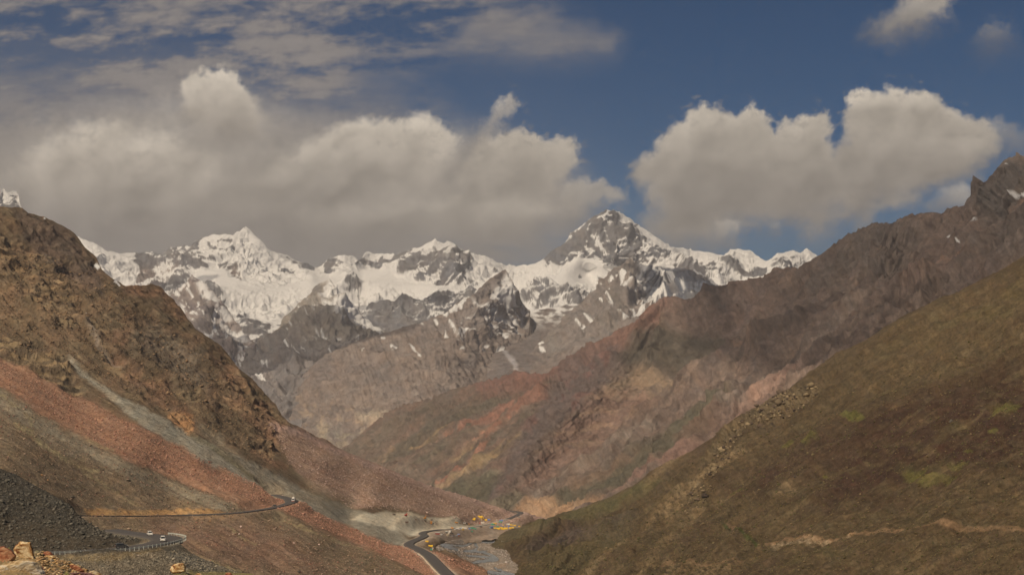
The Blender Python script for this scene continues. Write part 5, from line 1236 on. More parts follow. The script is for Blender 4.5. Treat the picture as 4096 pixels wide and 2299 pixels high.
def car(label, loc, rz, mat, L=4.0, w=1.7, h=1.5, suv=False, group=None, lamps=True, name="car"):
    """nose points to +x"""
    t = thing(name, label, "car", loc, rz, group)
    l = L / 2; bz = .32 if suv else .24; bh = .92 if suv else .80
    prof = [(-l, bz), (-l - .03, bz + .3), (-l + .05, bh), (l - .85, bh + .04), (l - .12, bh - .18), (l, bz + .28), (l - .05, bz)]
    MB().prism(prof, -w / 2, w / 2, ((2, 3, 4), .06)).build("body", mat, t, bevel=.05)
    cab = [(-l + .12, bh - .02), (-l + (.22 if suv else .45), h - .04), (-l + .5, h), (l - 1.9, h), (l - 1.55, h - .06), (l - 1.0, bh + .02)]
    MB().prism(cab, -w / 2 + .06, w / 2 - .06, ((1, 2, 3, 4), .16)).build("roof", mat, t, bevel=.04)
    MB().add([(l - 1.03, -w / 2 + .14, bh + .06), (l - 1.03, w / 2 - .14, bh + .06), (l - 1.53, w / 2 - .26, h - .10), (l - 1.53, -w / 2 + .26, h - .10)], [(0, 1, 2, 3)]).build("windscreen", GLASS, t).location = (.03, 0, .02)
    rx = -l + .12
    MB().add([(rx, -w / 2 + .16, bh + .05), (rx, w / 2 - .16, bh + .05), (rx + (.10 if suv else .28), w / 2 - .26, h - .12), (rx + (.10 if suv else .28), -w / 2 + .26, h - .12)], [(0, 3, 2, 1)]).build("rear_window", GLASS, t).location = (-.03, 0, .01)
    for s in (-1, 1):
        y = s * (w / 2 - .06); y2 = s * (w / 2 - .19)
        MB().add([(-l + .35, y, bh + .06), (l - 1.15, y, bh + .06), (l - 1.6, y2, h - .12), (-l + .6, y2, h - .12)], [(0, 1, 2, 3) if s < 0 else (0, 3, 2, 1)]).build("side_window", GLASS, t).location = (0, s * .02, 0)
        for x in (-l + .75, l - .8): wheel(t, x, s * (w / 2 - .1), .33 if not suv else .37, .2)
        MB().box((l - .08, s * (w / 2 - .25), bz + .38), (.14, .34, .16)).build("headlight", LAMP, t)
        MB().box((-l + .02, s * (w / 2 - .2), bz + .42), (.1, .24, .2)).build("taillight", REDL, t)
        MB().box((l - 1.15, s * (w / 2 + .06), bh + .1), (.16, .16, .12)).build("mirror", mat, t)
    MB().box((l - .02, 0, bz + .08), (.08, w * .9, .16)).build("bumper", DARKC if suv else mat, t)
    MB().box((l + .03, 0, bz + .12), (.02, .5, .12)).build("number_plate", PALEC, t)
    return t

def truck(label, loc, rz, cabm, loadm, L=8.0, kind='box', group=None, s=1.0, name="truck", cat="truck"):
    s = s * 1.2 if s != 1.0 else s
    t = thing(name, label, cat, loc, rz, group, s)
    l, w = L / 2, 2.4
    MB().box((0, 0, .85), (L, .9, .25)).build("chassis", RUST, t)
    MB().prism([(l - 2.0, .7), (l - 2.0, 2.7), (l - 1.7, 2.85), (l - .5, 2.8), (l - .12, 1.7), (l, 1.5), (l, .6)], -w / 2, w / 2, ((1, 2, 3), .08)).build("cab", cabm, t, bevel=.06)
    MB().add([(l - .12, -1.0, 1.75), (l - .12, 1.0, 1.75), (l - .46, .95, 2.65), (l - .46, -.95, 2.65)], [(0, 1, 2, 3)]).build("windscreen", GLASS, t).location = (.06, 0, .02)
    for s_ in (-1, 1):
        MB().box((l - .9, s_ * (w / 2 + .01), 2.1), (.8, .04, .7)).build("side_window", GLASS, t)
        MB().box((l + .03, s_ * .85, .95), (.06, .35, .22)).build("headlight", LAMP, t)
        for x in (l - 1.0, -l + .9, -l + 2.1): wheel(t, x, s_ * 1.0, .5, .35)
    MB().box((l + .04, 0, .65), (.14, w, .3)).build("bumper", REDP if kind == 'load' else DARKC, t)
    m = MB()
    if kind == 'box': m.box((-1.1, 0, 2.05), (L - 2.3, 2.4, 2.2)).build("cargo_box", loadm, t, bevel=.05)
    elif kind == 'tank': m.cyl((-l, 0, 2.0), (l - 2.3, 0, 2.0), 1.15, 18).build("tank", loadm, t, True)
    elif kind == 'load':
        rows = []
        for x in np.linspace(-l, l - 2.1, 9):
            rows.append([(x, 1.32 * math.cos(a), 1.15 + max(0, 2.6 * math.sin(a) ** .6 if math.sin(a) > 0 else 0) + .12 * math.sin(x * 3 + a * 2)) for a in np.linspace(0, math.pi, 11)])
        vs = [p for r in rows for p in r]; fs = [(i * 11 + j, i * 11 + j + 1, (i + 1) * 11 + j + 1, (i + 1) * 11 + j) for i in range(8) for j in range(10)] + [tuple(range(10, -1, -1)), tuple(range(88, 99))]
        m.add(vs, fs).build("covered_load", loadm, t, True)
    else:
        m.box((-1.1, 0, 1.2), (L - 2.3, 2.4, .15)); m.box((-1.1, -1.15, 1.7), (L - 2.3, .1, 1.0)); m.box((-1.1, 1.15, 1.7), (L - 2.3, .1, 1.0)); m.box((-l + .1, 0, 1.7), (.1, 2.4, 1.0)); m.box((l - 2.25, 0, 1.8), (.1, 2.4, 1.2))
        m.build("tipper_bed", loadm, t)
    return t

def bus(label, loc, rz, top, bottom, L=8.0, s=1.0):
    t = thing("bus", label, "bus", loc, rz, None, s); l = L / 2
    MB().box((0, 0, 1.15), (L, 2.3, 1.3)).build("body", bottom, t, bevel=.1)
    MB().box((0, 0, 2.55), (L * .98, 2.2, .55)).build("roof", top, t, bevel=.12)
    MB().box((0, 0, 2.05), (L * .96, 2.16, .5)).build("window_band", GLASS, t)
    for s_ in (-1, 1):
        for x in (l - 1.6, -l + 1.6): wheel(t, x, s_ * 1.0, .48, .3)
        MB().box((l + .02, s_ * .8, .95), (.06, .3, .2)).build("headlight", LAMP, t)
    return t

def ridge_tent(label, loc, rz, mat, L=5.0, w=3.6, h=2.4, group=None, eave=.9, name="tent", wallm=None):
    t = thing(name, label, "tent", loc, rz, group)
    rows = []
    n, k = 9, 8
    for i in range(n):
        x = -L / 2 + L * i / (n - 1); sag = .12 * h * (1 - (2 * i / (n - 1) - 1) ** 2)
        for y, z in ((-w / 2, eave), (-w / 4, (eave + h) / 2 - .1), (-.12, h), (.12, h), (w / 4, (eave + h) / 2 - .1), (w / 2, eave)):
            rows.append((x, y, z - sag * (1 if abs(y) < .5 else .6) + .05 * math.sin(i * 2.3 + y)))
    fs = [(i * 6 + j, i * 6 + j + 1, (i + 1) * 6 + j + 1, (i + 1) * 6 + j) for i in range(n - 1) for j in range(5)]
    o = MB().add(rows, fs).build("canopy", mat, t)
    sd = o.modifiers.new("cloth", 'SOLIDIFY'); sd.thickness = .05
    wl_ = MB()
    wl_.box((0, -w / 2 + .12, eave / 2), (L * .94, .05, eave)).box((0, w / 2 - .12, eave / 2), (L * .94, .05, eave))
    wl_.add([(-L / 2 + .15, -w / 2 + .1, 0), (-L / 2 + .15, w / 2 - .1, 0), (-L / 2 + .15, w / 2 - .1, eave - .05), (-L / 2 + .15, 0, h - .15), (-L / 2 + .15, -w / 2 + .1, eave - .05)], [(0, 4, 3, 2, 1)])
    wl_.build("wall", wallm or mat, t)
    for x in (-L / 2 + .1, L / 2 - .1):
        MB().cyl((x, 0, 0), (x, 0, h + .15), .05, 6).build("pole", WOOD, t)
    return t

def dome_tent(label, loc, rz, mat, L=3.4, w=3.0, h=1.6, group=None):
    t = thing("tent", label, "tent", loc, rz, group)
    vs, fs, n, k = [], [], 14, 6
    for i in range(k + 1):
        a = math.pi / 2 * i / k
        for j in range(n):
            b = 2 * math.pi * j / n; sq = 1 + .10 * abs(math.sin(2 * b))
            vs.append((L / 2 * math.cos(a) ** .8 * math.cos(b) * sq, w / 2 * math.cos(a) ** .8 * math.sin(b) * sq, h * math.sin(a)) if i < k else (.01 * math.cos(b), .01 * math.sin(b), h))
    fs = [(i * n + j, i * n + (j + 1) % n, (i + 1) * n + (j + 1) % n, (i + 1) * n + j) for i in range(k) for j in range(n)]
    MB().add(vs, fs).build("shell", mat, t)
    MB().add([(L / 2 * .96, -.4, .02), (L / 2 * .96, .4, .02), (L / 2 * .74, 0, h * .72)], [(0, 1, 2)]).build("entrance", BLACKM, t).location = (.08, 0, 0)
    return t

def hut(label, loc, rz, wallm, roofm, L=4.0, w=2.6, h=2.3, group=None, name="hut"):
    t = thing(name, label, "hut", loc, rz, group)
    MB().box((0, 0, h / 2), (L, w, h)).build("wall", wallm, t)
    MB().prism([(-w / 2 - .25, h + .03), (0, h + .5), (w / 2 + .25, h + .03)], -L / 2 - .2, L / 2 + .2).build("roof", roofm, t).rotation_euler = (0, 0, math.pi / 2)
    MB().box((L / 4, -w / 2 - .02, .95), (.8, .05, 1.8)).build("door", WOOD, t)
    MB().box((-L / 5, -w / 2 - .02, 1.4), (.8, .05, .6)).build("window", GLASS, t)
    return t

def excavator(label, loc, rz, mat, s=1.0, reach=(2.6, 2.6), wheels=False, name="excavator"):
    s *= 1.25
    t = thing(name, label, name.replace('_', ' '), loc, rz, None, s)
    for y in (-1, 1):
        if wheels:
            for x in (-1.2, 1.3): wheel(t, x, y * 1.0, .65, .4)
        else: MB().prism([(-1.7, .1), (-1.9, .45), (-1.6, .85), (1.6, .85), (1.9, .45), (1.7, .1)], y * 1.0 - .25, y * 1.0 + .25).build("track", BLACKM, t)
    MB().box((-.3, 0, 1.5), (3.0, 2.3, 1.1)).build("body", mat, t, bevel=.08)
    cb = MB().box((.7, -.6, 2.5), (1.2, 1.0, 1.3), taper=.9).build("cab", mat, t)
    MB().box((.75, -.6, 2.6), (1.24, .8, .7)).build("window", GLASS, cb)
    a, b = Vector((.9, .3, 1.9)), Vector((.9 + reach[0], .3, 1.9 + reach[1]))
    c = b + Vector((1.6, 0, -1.9))
    MB().cyl(a, b, .24, 8, .2).build("boom", mat, t); MB().cyl(b, c, .17, 8, .13).build("arm", mat, t)
    MB().prism([(c.x - .5, c.z - .7), (c.x - .5, c.z), (c.x + .3, c.z + .1), (c.x + .5, c.z - .5)], -.2, .8).build("bucket", RUST, t)
    return t

def conveyor(label, loc, rz, L=12.0, h=4.0, mat=None, s=1.0, wide=1.2):
    s *= 1.25
    t = thing("conveyor", label, "conveyor", loc, rz, None, s)
    MB().prism([(-L / 2, .3), (-L / 2, .6), (L / 2, h + .3), (L / 2, h)], -wide / 2, wide / 2).build("belt_frame", mat or RUST, t)
    for x, k in ((L * .15, .65), (L * .4, .9)):
        z = .3 + h * k
        MB().cyl((x, -.7, 0), (x, -.4, z), .09, 6).cyl((x, .7, 0), (x, .4, z), .09, 6).cyl((x, -.6, z * .3), (x, .5, z * .8), .05, 6).build("support", mat or RUST, t)
    MB().cyl((L / 2, -wide / 2, h + .15), (L / 2, wide / 2, h + .15), .22, 10).build("drum", BLACKM, t)
    return t

def crusher(label, loc, rz, mat, s=1.0):
    s *= 1.3
    t = thing("stone_crusher", label, "crusher", loc, rz, None, s)
    MB().box((0, 0, .9), (8, 2.2, .4)).build("chassis", BLACKM, t)
    MB().box((-.5, 0, 2.2), (2.4, 2.0, 2.2)).build("crusher_box", mat, t, bevel=.05)
    MB().prism([(-1.1, 3.3), (-2.6, 5.0), (1.8, 5.0), (.6, 3.3)], -1.3, 1.3).build("hopper", mat, t)
    for x in (-3, -1, 1, 3):
        MB().box((x, 0, .35), (.3, 2.0, .7)).build("leg", RUST, t)
    MB().box((2.3, 0, 1.8), (1.8, 1.8, 1.4)).build("engine", BLACKM, t)
    return t

def person(label, loc, rz, top, leg, s=1.0):
    me = bpy.data.meshes.new("person")
    J = [(0, 0, .95), (0, 0, 1.2), (0, 0, 1.42), (0, 0, 1.52), (0, 0, 1.68), (.1, 0, .9), (.11, .03, .5), (.12, 0, .06), (-.1, 0, .9), (-.11, -.05, .5), (-.12, -.06, .06), (.2, 0, 1.38), (.27, .02, 1.1), (.27, .1, .86), (-.2, 0, 1.38), (-.27, 0, 1.1), (-.26, .06, .86)]
    E = [(0, 1), (1, 2), (2, 3), (3, 4), (0, 5), (5, 6), (6, 7), (0, 8), (8, 9), (9, 10), (2, 11), (11, 12), (12, 13), (2, 14), (14, 15), (15, 16)]
    R = [.14, .15, .13, .06, .11, .10, .07, .05, .10, .07, .05, .07, .05, .035, .07, .05, .035]
    me.from_pydata(J, E, [])
    me.materials.append(top)
    o = bpy.data.objects.new("person", me); COL.objects.link(o)
    o.modifiers.new("skin", 'SKIN')
    for d, r in zip(me.skin_vertices[0].data, R): d.radius = (r, r)
    me.skin_vertices[0].data[0].use_root = True
    sb = o.modifiers.new("sub", 'SUBSURF'); sb.levels = sb.render_levels = 1
    o.location = loc; o.rotation_euler = (0, 0, rz); o.scale = (s, s, s)
    MB().box((0, 0, .5), (.34, .22, .85), taper=1.05).build("trousers", leg, o)
    return tag(o, label, "person")

# ---- rocks
def hull(pts, name, mat, parent=None, detail=2, rough=.03, seed=0):
    import bmesh
    bm = bmesh.new()
    for p in pts: bm.verts.new(p)
    r = bmesh.ops.convex_hull(bm, input=bm.verts)
    bmesh.ops.delete(bm, geom=list({g for g in r['geom_interior'] + r['geom_unused'] if isinstance(g, bmesh.types.BMVert)}), context='VERTS')
    bmesh.ops.bevel(bm, geom=bm.edges[:], offset=rough * .5, segments=1, affect='EDGES', clamp_overlap=True)
    bmesh.ops.triangulate(bm, faces=bm.faces[:])
    for _ in range(detail):
        bmesh.ops.subdivide_edges(bm, edges=bm.edges[:], cuts=1, use_grid_fill=True)
    me = bpy.data.meshes.new(name); bm.to_mesh(me); bm.free()
    co = np.zeros(len(me.vertices) * 3); me.vertices.foreach_get('co', co); co = co.reshape(-1, 3)
    nr = np.zeros(len(me.vertices) * 3); me.vertex_normals.foreach_get('vector', nr); nr = nr.reshape(-1, 3)
    q = rough * 5
    d = fbm3(co + seed * 7.7, q, 5, .6, seed) * rough + np.round(fbm3(co * (1, 1, 2.2) + seed, q * 2.4, 2, .5) * 4) / 4 * rough * .8
    co = co + nr * d[:, None]
    me.vertices.foreach_set('co', co.reshape(-1)); me.update()
    me.materials.append(mat)
    o = bpy.data.objects.new(name, me); COL.objects.link(o); o.parent = parent
    return o

def rock_mat(name, a, b, c, scale):
    m = bpy.data.materials.new(name); m.use_nodes = True
    N, L = m.node_tree.nodes, m.node_tree.links
    bs = N['Principled BSDF']; bs.inputs['Roughness'].default_value = .9; bs.inputs['Specular IOR Level'].default_value = .2
    tc = N.new('ShaderNodeTexCoord'); mp = N.new('ShaderNodeMapping'); mp.inputs['Scale'].default_value = (1, 1, 2.0); mp.inputs['Rotation'].default_value = (.5, .4, .3)
    L.new(tc.outputs['Object'], mp.inputs[0])
    n1 = N.new('ShaderNodeTexNoise'); n1.inputs['Scale'].default_value = scale; n1.inputs['Detail'].default_value = 8; n1.inputs['Roughness'].default_value = .65; n1.inputs['Distortion'].default_value = .8
    n2 = N.new('ShaderNodeTexNoise'); n2.inputs['Scale'].default_value = scale * 5; n2.inputs['Detail'].default_value = 6; n2.inputs['Roughness'].default_value = .7
    L.new(mp.outputs[0], n1.inputs[0]); L.new(mp.outputs[0], n2.inputs[0])
    r = N.new('ShaderNodeValToRGB'); e = r.color_ramp.elements
    e[0].position = .41; e[0].color = (*a, 1); e[1].position = .6; e[1].color = (*c, 1); k = e.new(.5); k.color = (*b, 1)
    L.new(n1.outputs[0], r.inputs[0])
    mx = N.new('ShaderNodeMix'); mx.data_type = 'RGBA'; mx.blend_type = 'OVERLAY'; mx.inputs[0].default_value = .55
    L.new(r.outputs[0], mx.inputs[6]); L.new(n2.outputs[0], mx.inputs[7]); L.new(mx.outputs[2], bs.inputs['Base Color'])
    bp = N.new('ShaderNodeBump'); bp.inputs['Distance'].default_value = .12 / scale; bp.inputs['Strength'].default_value = .8; L.new(n2.outputs[0], bp.inputs['Height']); L.new(bp.outputs[0], bs.inputs['Normal'])
    return m

# ---- the ground the photographer stands on: a stony knoll, crest just inside the lower left corner
def knoll():
    top = [(-600, 2130), (-100, 2172), (0, 2190), (60, 2225), (140, 2208), (200, 2212), (240, 2238), (290, 2254), (340, 2276), (400, 2296), (480, 2325), (640, 2322), (700, 2293), (800, 2287), (900, 2288), (1000, 2293), (1120, 2320), (1400, 2350), (2300, 2360), (4600, 2400)]
    depth = [(-600, 2130, 34), (0, 2190, 30), (200, 2212, 30), (400, 2296, 29), (800, 2290, 42), (1200, 2330, 40), (2300, 2360, 36), (4600, 2400, 34), (-600, 2900, 11), (2000, 2900, 12), (4600, 2900, 12), (0, 2299, 24), (200, 2299, 25), (800, 2400, 30), (2000, 2500, 25)]
    S = Sheet("knoll", -600, 4600, top, [(-600, 3100), (4600, 3100)], depth, 6.0, 5.0, 1.2, 25.0, (18, 290, .172))
    P = S.P
    S.displace(fbm3(P, .9, 5, .6, 3) * .09 + (ridged3(P, .28, 4, .6, 5) - .4) * .05, 40, .35)
    f = fbm3(P, .25, 5, .65, 9)
    S.fill(alb(120, 98, 66)); S.mix(smooth(-.1, .4, f) * .7, alb(150, 116, 76)); S.mix(smooth(.0, .4, -f) * .7, alb(92, 80, 62)); S.mix(smooth(560, 700, S.X) * .7, alb(98, 88, 54))
    return S
SK = knoll(); SK.rough = .002
SK.build(terrain_mat("knoll_grit", .022, .9, .38))

RK_ORANGE = rock_mat("orange_stained_rock", alb(104, 62, 38), alb(150, 112, 68), alb(184, 156, 116), 6.0)
RK_PALE = rock_mat("pale_ochre_rock", alb(120, 88, 54), alb(164, 136, 98), alb(168, 150, 126), 2.6)
RK_RED = rock_mat("rust_red_rock", alb(88, 52, 38), alb(136, 82, 54), alb(160, 118, 84), 3.4)
RK_GREY = rock_mat("grey_slate_rock", alb(92, 84, 72), alb(122, 110, 94), alb(142, 128, 108), 4.0)
RK_PURP = rock_mat("purple_brown_slab", alb(80, 54, 48), alb(96, 66, 58), alb(110, 78, 68), 4.0)

def traced_rock(name, label, outline, D, thick, mat, group=None, seed=0, depth_in=.82):
    """angular block whose face was traced; gets a real back, top and thickness"""
    o_ = np.array(outline, float); c = o_.mean(0)
    front = unproject(o_[:, 0], o_[:, 1], np.full(len(o_), D - thick * .2))
    sh = c + (o_ - c) * .84
    back = unproject(sh[:, 0], sh[:, 1], np.full(len(o_), D + thick))
    ins = c + (o_ - c) * depth_in
    rs = np.random.RandomState(seed)
    bulge = unproject(ins[:, 0], ins[:, 1], D - thick * rs.uniform(.4, .75, len(o_)))
    pts = np.concatenate([front, back, bulge])
    base = pts.mean(0); base[2] = pts[:, 2].min()
    sz = (pts.max(0) - pts.min(0)).max()
    o = hull([tuple(p - base) for p in pts], name, mat, None, 3, sz * .013, seed)
    o.location = base
    return tag(o, label, "rock", group)

traced_rock("boulder", "tall orange-brown slab standing upright on the stony knoll, bottom left", [(54, 2193), (60, 2182), (82, 2163), (100, 2166), (122, 2168), (128, 2186), (134, 2205), (141, 2242), (100, 2250), (66, 2246), (57, 2215)], 28.0, .20, RK_ORANGE, seed=1, depth_in=.86)
traced_rock("boulder", "rust-stained boulder leaning at the left edge, left of the upright slab", [(-30, 2190), (0, 2184), (16, 2182), (30, 2191), (49, 2201), (67, 2222), (54, 2244), (26, 2262), (-30, 2275)], 27.0, .28, RK_RED, seed=2)
traced_rock("boulder", "large pale ochre boulder with a flat top, in front of the upright slab", [(-30, 2272), (10, 2262), (30, 2254), (52, 2242), (98, 2235), (136, 2240), (160, 2249), (161, 2268), (170, 2290), (196, 2320), (120, 2350), (-30, 2350)], 25.0, .34, RK_PALE, seed=3, depth_in=.8)
for nm, lb, ol, D, th, mt in [
    ("rock", "flat rust-red slab on the knoll crest below the end of the guardrail", [(168, 2218), (176, 2206), (190, 2203), (204, 2206), (214, 2217), (206, 2222), (180, 2223)], 29.0, .08, RK_RED),
    ("rock", "yellow-topped flat slab just below the rust-red slab", [(163, 2228), (178, 2222), (206, 2220), (224, 2227), (222, 2233), (192, 2237), (166, 2236)], 28.5, .09, RK_ORANGE),
    ("rock", "rounded grey stone right of the pale boulder", [(196, 2243), (200, 2237), (208, 2236), (217, 2241), (216, 2247), (202, 2248)], 28.0, .05, RK_GREY),
    ("rock", "thin grey slate lying against the pale boulder's right shoulder", [(152, 2242), (166, 2236), (184, 2240), (176, 2248), (158, 2249)], 27.6, .06, RK_GREY),
    ("rock", "small purple-brown stone among the rubble, right of the rounded grey stone", [(226, 2249), (230, 2243), (240, 2243), (247, 2250), (238, 2254), (228, 2253)], 28.0, .05, RK_PURP),
    ("rock", "rust-orange block on the right rim of the rubble", [(278, 2262), (284, 2256), (302, 2258), (322, 2268), (340, 2282), (334, 2290), (306, 2289), (290, 2278)], 27.5, .13, RK_RED),
    ("rock", "yellowish cap stone on top of the rust-orange block", [(277, 2257), (284, 2252), (296, 2253), (301, 2259), (294, 2264), (282, 2263)], 27.6, .06, RK_ORANGE),
    ("rock", "pale cream slab in the lowest right corner of the rubble", [(350, 2290), (362, 2283), (376, 2279), (392, 2286), (408, 2298), (396, 2306), (362, 2302)], 27.0, .10, RK_PALE),
    ("rock", "dark purple flat slab along the bottom edge, left of the cream slab", [(274, 2298), (284, 2289), (330, 2287), (366, 2291), (392, 2300), (380, 2312), (290, 2312)], 26.0, .14, RK_PURP),
    ("rock", "small orange stone low in the rubble, left of the dark purple slab", [(198, 2277), (208, 2272), (222, 2276), (224, 2282), (206, 2284)], 26.4, .06, RK_ORANGE),
    ("rock", "dark grey slab sticking out of the rubble under the yellow-topped slab", [(186, 2258), (198, 2252), (226, 2256), (236, 2264), (206, 2268)], 27.2, .07, RK_GREY),
    ("rock", "rust-brown wedge at the right foot of the pale boulder", [(163, 2262), (170, 2262), (180, 2278), (192, 2296), (180, 2306), (168, 2290)], 25.6, .08, RK_RED),
    ("boulder", "orange sandy boulder alone at the bottom edge, right of the rubble", [(680, 2282), (684, 2264), (696, 2254), (716, 2250), (736, 2250), (744, 2266), (742, 2284), (712, 2292), (690, 2292)], 40.0, .30, RK_ORANGE),
    ("rock", "small orange stone cut by the bottom edge, at the foot of the sandy boulder's slope", [(782, 2298), (788, 2291), (800, 2290), (808, 2296), (802, 2304), (786, 2304)], 38.0, .10, RK_ORANGE),
    ("rock", "brown-orange stone at the bottom edge below the scree", [(898, 2297), (906, 2289), (922, 2288), (930, 2295), (920, 2303), (902, 2303)], 39.0, .12, RK_RED)]:
    traced_rock(nm, lb, ol, D, th, mt, seed=len(lb))

# boulders lying on the slopes
def slope_rock(label, X, Y, S, wpx, mat, asp=.7, seed=0, cat="boulder"):
    p = S.at(X, Y); s = wpx * p.y / F * .5
    rs = np.random.RandomState(seed)
    v = rs.normal(size=(16, 3)); v /= np.linalg.norm(v, axis=1)[:, None]; v *= rs.uniform(.85, 1.1, (16, 1)) * np.array([1, .9, asp]) * s
    o = hull([tuple(q) for q in v], "boulder", mat, None, 2, s * .06, seed)
    o.location = (p.x, p.y - s * .3, p.z + s * asp * .45); o.rotation_euler = (0, 0, seed)
    return tag(o, label, cat)
RK_DARK = rock_mat("dark_boulder", alb(52, 46, 40), alb(66, 58, 48), alb(86, 76, 64), .5)
RK_TANB = rock_mat("tan_boulder", alb(128, 92, 60), alb(156, 112, 74), alb(168, 128, 90), .5)
RK_PINKB = rock_mat("pale_pink_boulder", alb(150, 120, 104), alb(184, 150, 134), alb(196, 170, 152), .5)
for i, (lb, X, Y, S, w, mt) in enumerate([
    ("dark lone boulder on the olive slope above the upper road's left end", 290, 1989, SLf, 24, RK_DARK),
    ("tan boulder on the olive slope near the shaded slope's edge, higher of two", 167, 1903, SLf, 15, RK_TANB),
    ("small tan boulder just below and right of the higher tan boulder", 191, 1921, SLf, 10, RK_TANB),
    ("dark low boulder in the middle of the olive slope above the ochre road cut", 514, 1922, SLf, 18, RK_DARK),
    ("pale pink boulder above the two white cars", 609, 2109, SLf, 9, RK_PINKB),
    ("small white boulder on the embankment below the guardrail", 554, 2221, SN, 8, RK_PINKB),
    ("pale pink boulder on the brown slope under the red fan", 1176, 2172, SLf, 10, RK_PINKB),
    ("whitish boulder right of the pale pink one, under the red fan", 1277, 2178, SLf, 9, RK_PINKB),
    ("tan boulder just below the upper road's straight", 840, 2084, SLf, 11, RK_TANB),
    ("pinkish boulder on the brown slope between the hairpin and the knoll", 957, 2134, SLf, 10, RK_PINKB),
    ("reddish boulder on the lower brown slope above the bottom edge", 964, 2106, SLf, 12, RK_PINKB),
    ("pinkish boulder near the lower end of the brown slope", 1570, 2236, SLf, 9, RK_PINKB),
    ("dark boulder near the bottom edge below the red fan", 1196, 2286, SLf, 16, RK_DARK),
    ("white stone on the outer verge of the upper hairpin", 1129, 1981, SLf, 5, RK_PINKB),
    ("dark boulder on the right-hand slope above the cart track", 3180, 1909, SR, 12, RK_DARK),
    ("long dark rock on the brown upper part of the right-hand slope", 3800, 1688, SR, 26, RK_DARK),
    ("dark boulder topping the scree crag on the right-hand slope", 3238, 1562, SR, 18, RK_DARK),
    ("dark boulder lowest in the scree crag on the right-hand slope", 3088, 1697, SR, 15, RK_DARK)]):
    slope_rock(lb, X, Y, S, w, mt, .65, i + 3)

# ---- uncountable small stones and scrub
def scatter(name, S, n, region, size, mat, seed, flat=.6, sink=.3, density=None, sig=.45):
    rs = np.random.RandomState(seed)
    ico = np.array([(0, 0, 1), (.9, 0, .4), (.3, .85, .4), (-.7, .5, .4), (-.7, -.5, .4), (.3, -.85, .4), (.7, .5, -.4), (-.3, .85, -.4), (-.9, 0, -.4), (-.3, -.85, -.4), (.7, -.5, -.4), (0, 0, -1)])
    fc = np.array([(0, 1, 2), (0, 2, 3), (0, 3, 4), (0, 4, 5), (0, 5, 1), (1, 6, 2), (2, 7, 3), (3, 8, 4), (4, 9, 5), (5, 10, 1), (6, 7, 2), (7, 8, 3), (8, 9, 4), (9, 10, 5), (10, 6, 1), (11, 7, 6), (11, 8, 7), (11, 9, 8), (11, 10, 9), (11, 6, 10)])
    ok = (poly_sd(S.X, S.Y, region) < 0)
    if density is not None: ok &= density > rs.uniform(0, 1, ok.shape)
    ids = np.flatnonzero(ok.reshape(-1))
    ids = rs.choice(ids, n)
    P = S.P.reshape(-1, 3)[ids]
    s = size * np.exp(np.clip(rs.normal(0, sig, n), -2, 1.5)) * P[:, 1] / F
    V = ico[None] * rs.uniform(.6, 1.25, (n, 12, 1)) * s[:, None, None] * np.array([1, 1, flat])
    a = rs.uniform(0, 6.28, n); c, q = np.cos(a), np.sin(a)
    V = np.stack([V[..., 0] * c[:, None] - V[..., 1] * q[:, None], V[..., 0] * q[:, None] + V[..., 1] * c[:, None], V[..., 2]], -1)
    jit = rs.uniform(-1, 1, (n, 1, 3)) * np.array([1.5, 6, 0]) * (P[:, 1] / F)[:, None, None]
    V = V + P[:, None] + jit * np.array([1, 0, 0]); V[..., 2] += (s * flat * (1 - 2 * sink))[:, None]
    tri = (fc[None] + 12 * np.arange(n)[:, None, None]).reshape(-1, 3)
    me = bpy.data.meshes.new(name); me.vertices.add(n * 12); me.vertices.foreach_set('co', V.reshape(-1).astype(np.float32))
    me.loops.add(tri.size); me.loops.foreach_set('vertex_index', tri.reshape(-1).astype(np.int32))
    me.polygons.add(len(tri)); me.polygons.foreach_set('loop_start', np.arange(0, tri.size, 3, dtype=np.int32)); me.polygons.foreach_set('loop_total', np.full(len(tri), 3, np.int32))
    me.update(); me.materials.append(mat)
    o = bpy.data.objects.new(name, me); COL.objects.link(o); o["kind"] = "stuff"
    return o
def speck_mat(name, cols, scale):
    m = bpy.data.materials.new(name); m.use_nodes = True
    N, L = m.node_tree.nodes, m.node_tree.links; b = N['Principled BSDF']; b.inputs['Roughness'].default_value = .95; b.inputs['Specular IOR Level'].default_value = .1
    g = N.new('ShaderNodeNewGeometry'); r = N.new('ShaderNodeValToRGB'); e = r.color_ramp.elements
    e[0].color = (*cols[0], 1); e[1].color = (*cols[-1], 1)
    for i, c in enumerate(cols[1:-1]): k = e.new((i + 1) / (len(cols) - 1)); k.color = (*c, 1)
    L.new(g.outputs['Random Per Island'], r.inputs[0]); L.new(r.outputs[0], b.inputs['Base Color'])
    return m
scatter("scree_stones", SN, 5200, [(-300, 1800), (0, 1880), (300, 2030), (520, 2135), (560, 2170), (200, 2200), (-300, 2200)], 2.1, speck_mat("grey_stones", [alb(60, 54, 46), alb(78, 70, 58), alb(92, 82, 68), alb(64, 56, 46)], 1), 1, sig=.75)
scatter("scree_stones", SN, 9000, [(150, 2235), (560, 2215), (720, 2200), (800, 2236), (1000, 2305), (1000, 2400), (100, 2400)], 2.4, speck_mat("grey_brown_stones", [alb(84, 74, 60), alb(112, 96, 76), alb(134, 118, 96), alb(72, 62, 50)], 1), 2)
scatter("scree_stones", SLf, 16000, [(-300, 1450), (0, 1560), (500, 1850), (1100, 2050), (1500, 2210), (1700, 2320), (-300, 2400)], 2.0, speck_mat("brown_stones", [alb(84, 68, 52), alb(112, 90, 70), alb(140, 112, 90), alb(74, 60, 46), alb(132, 90, 72)], 1), 3)
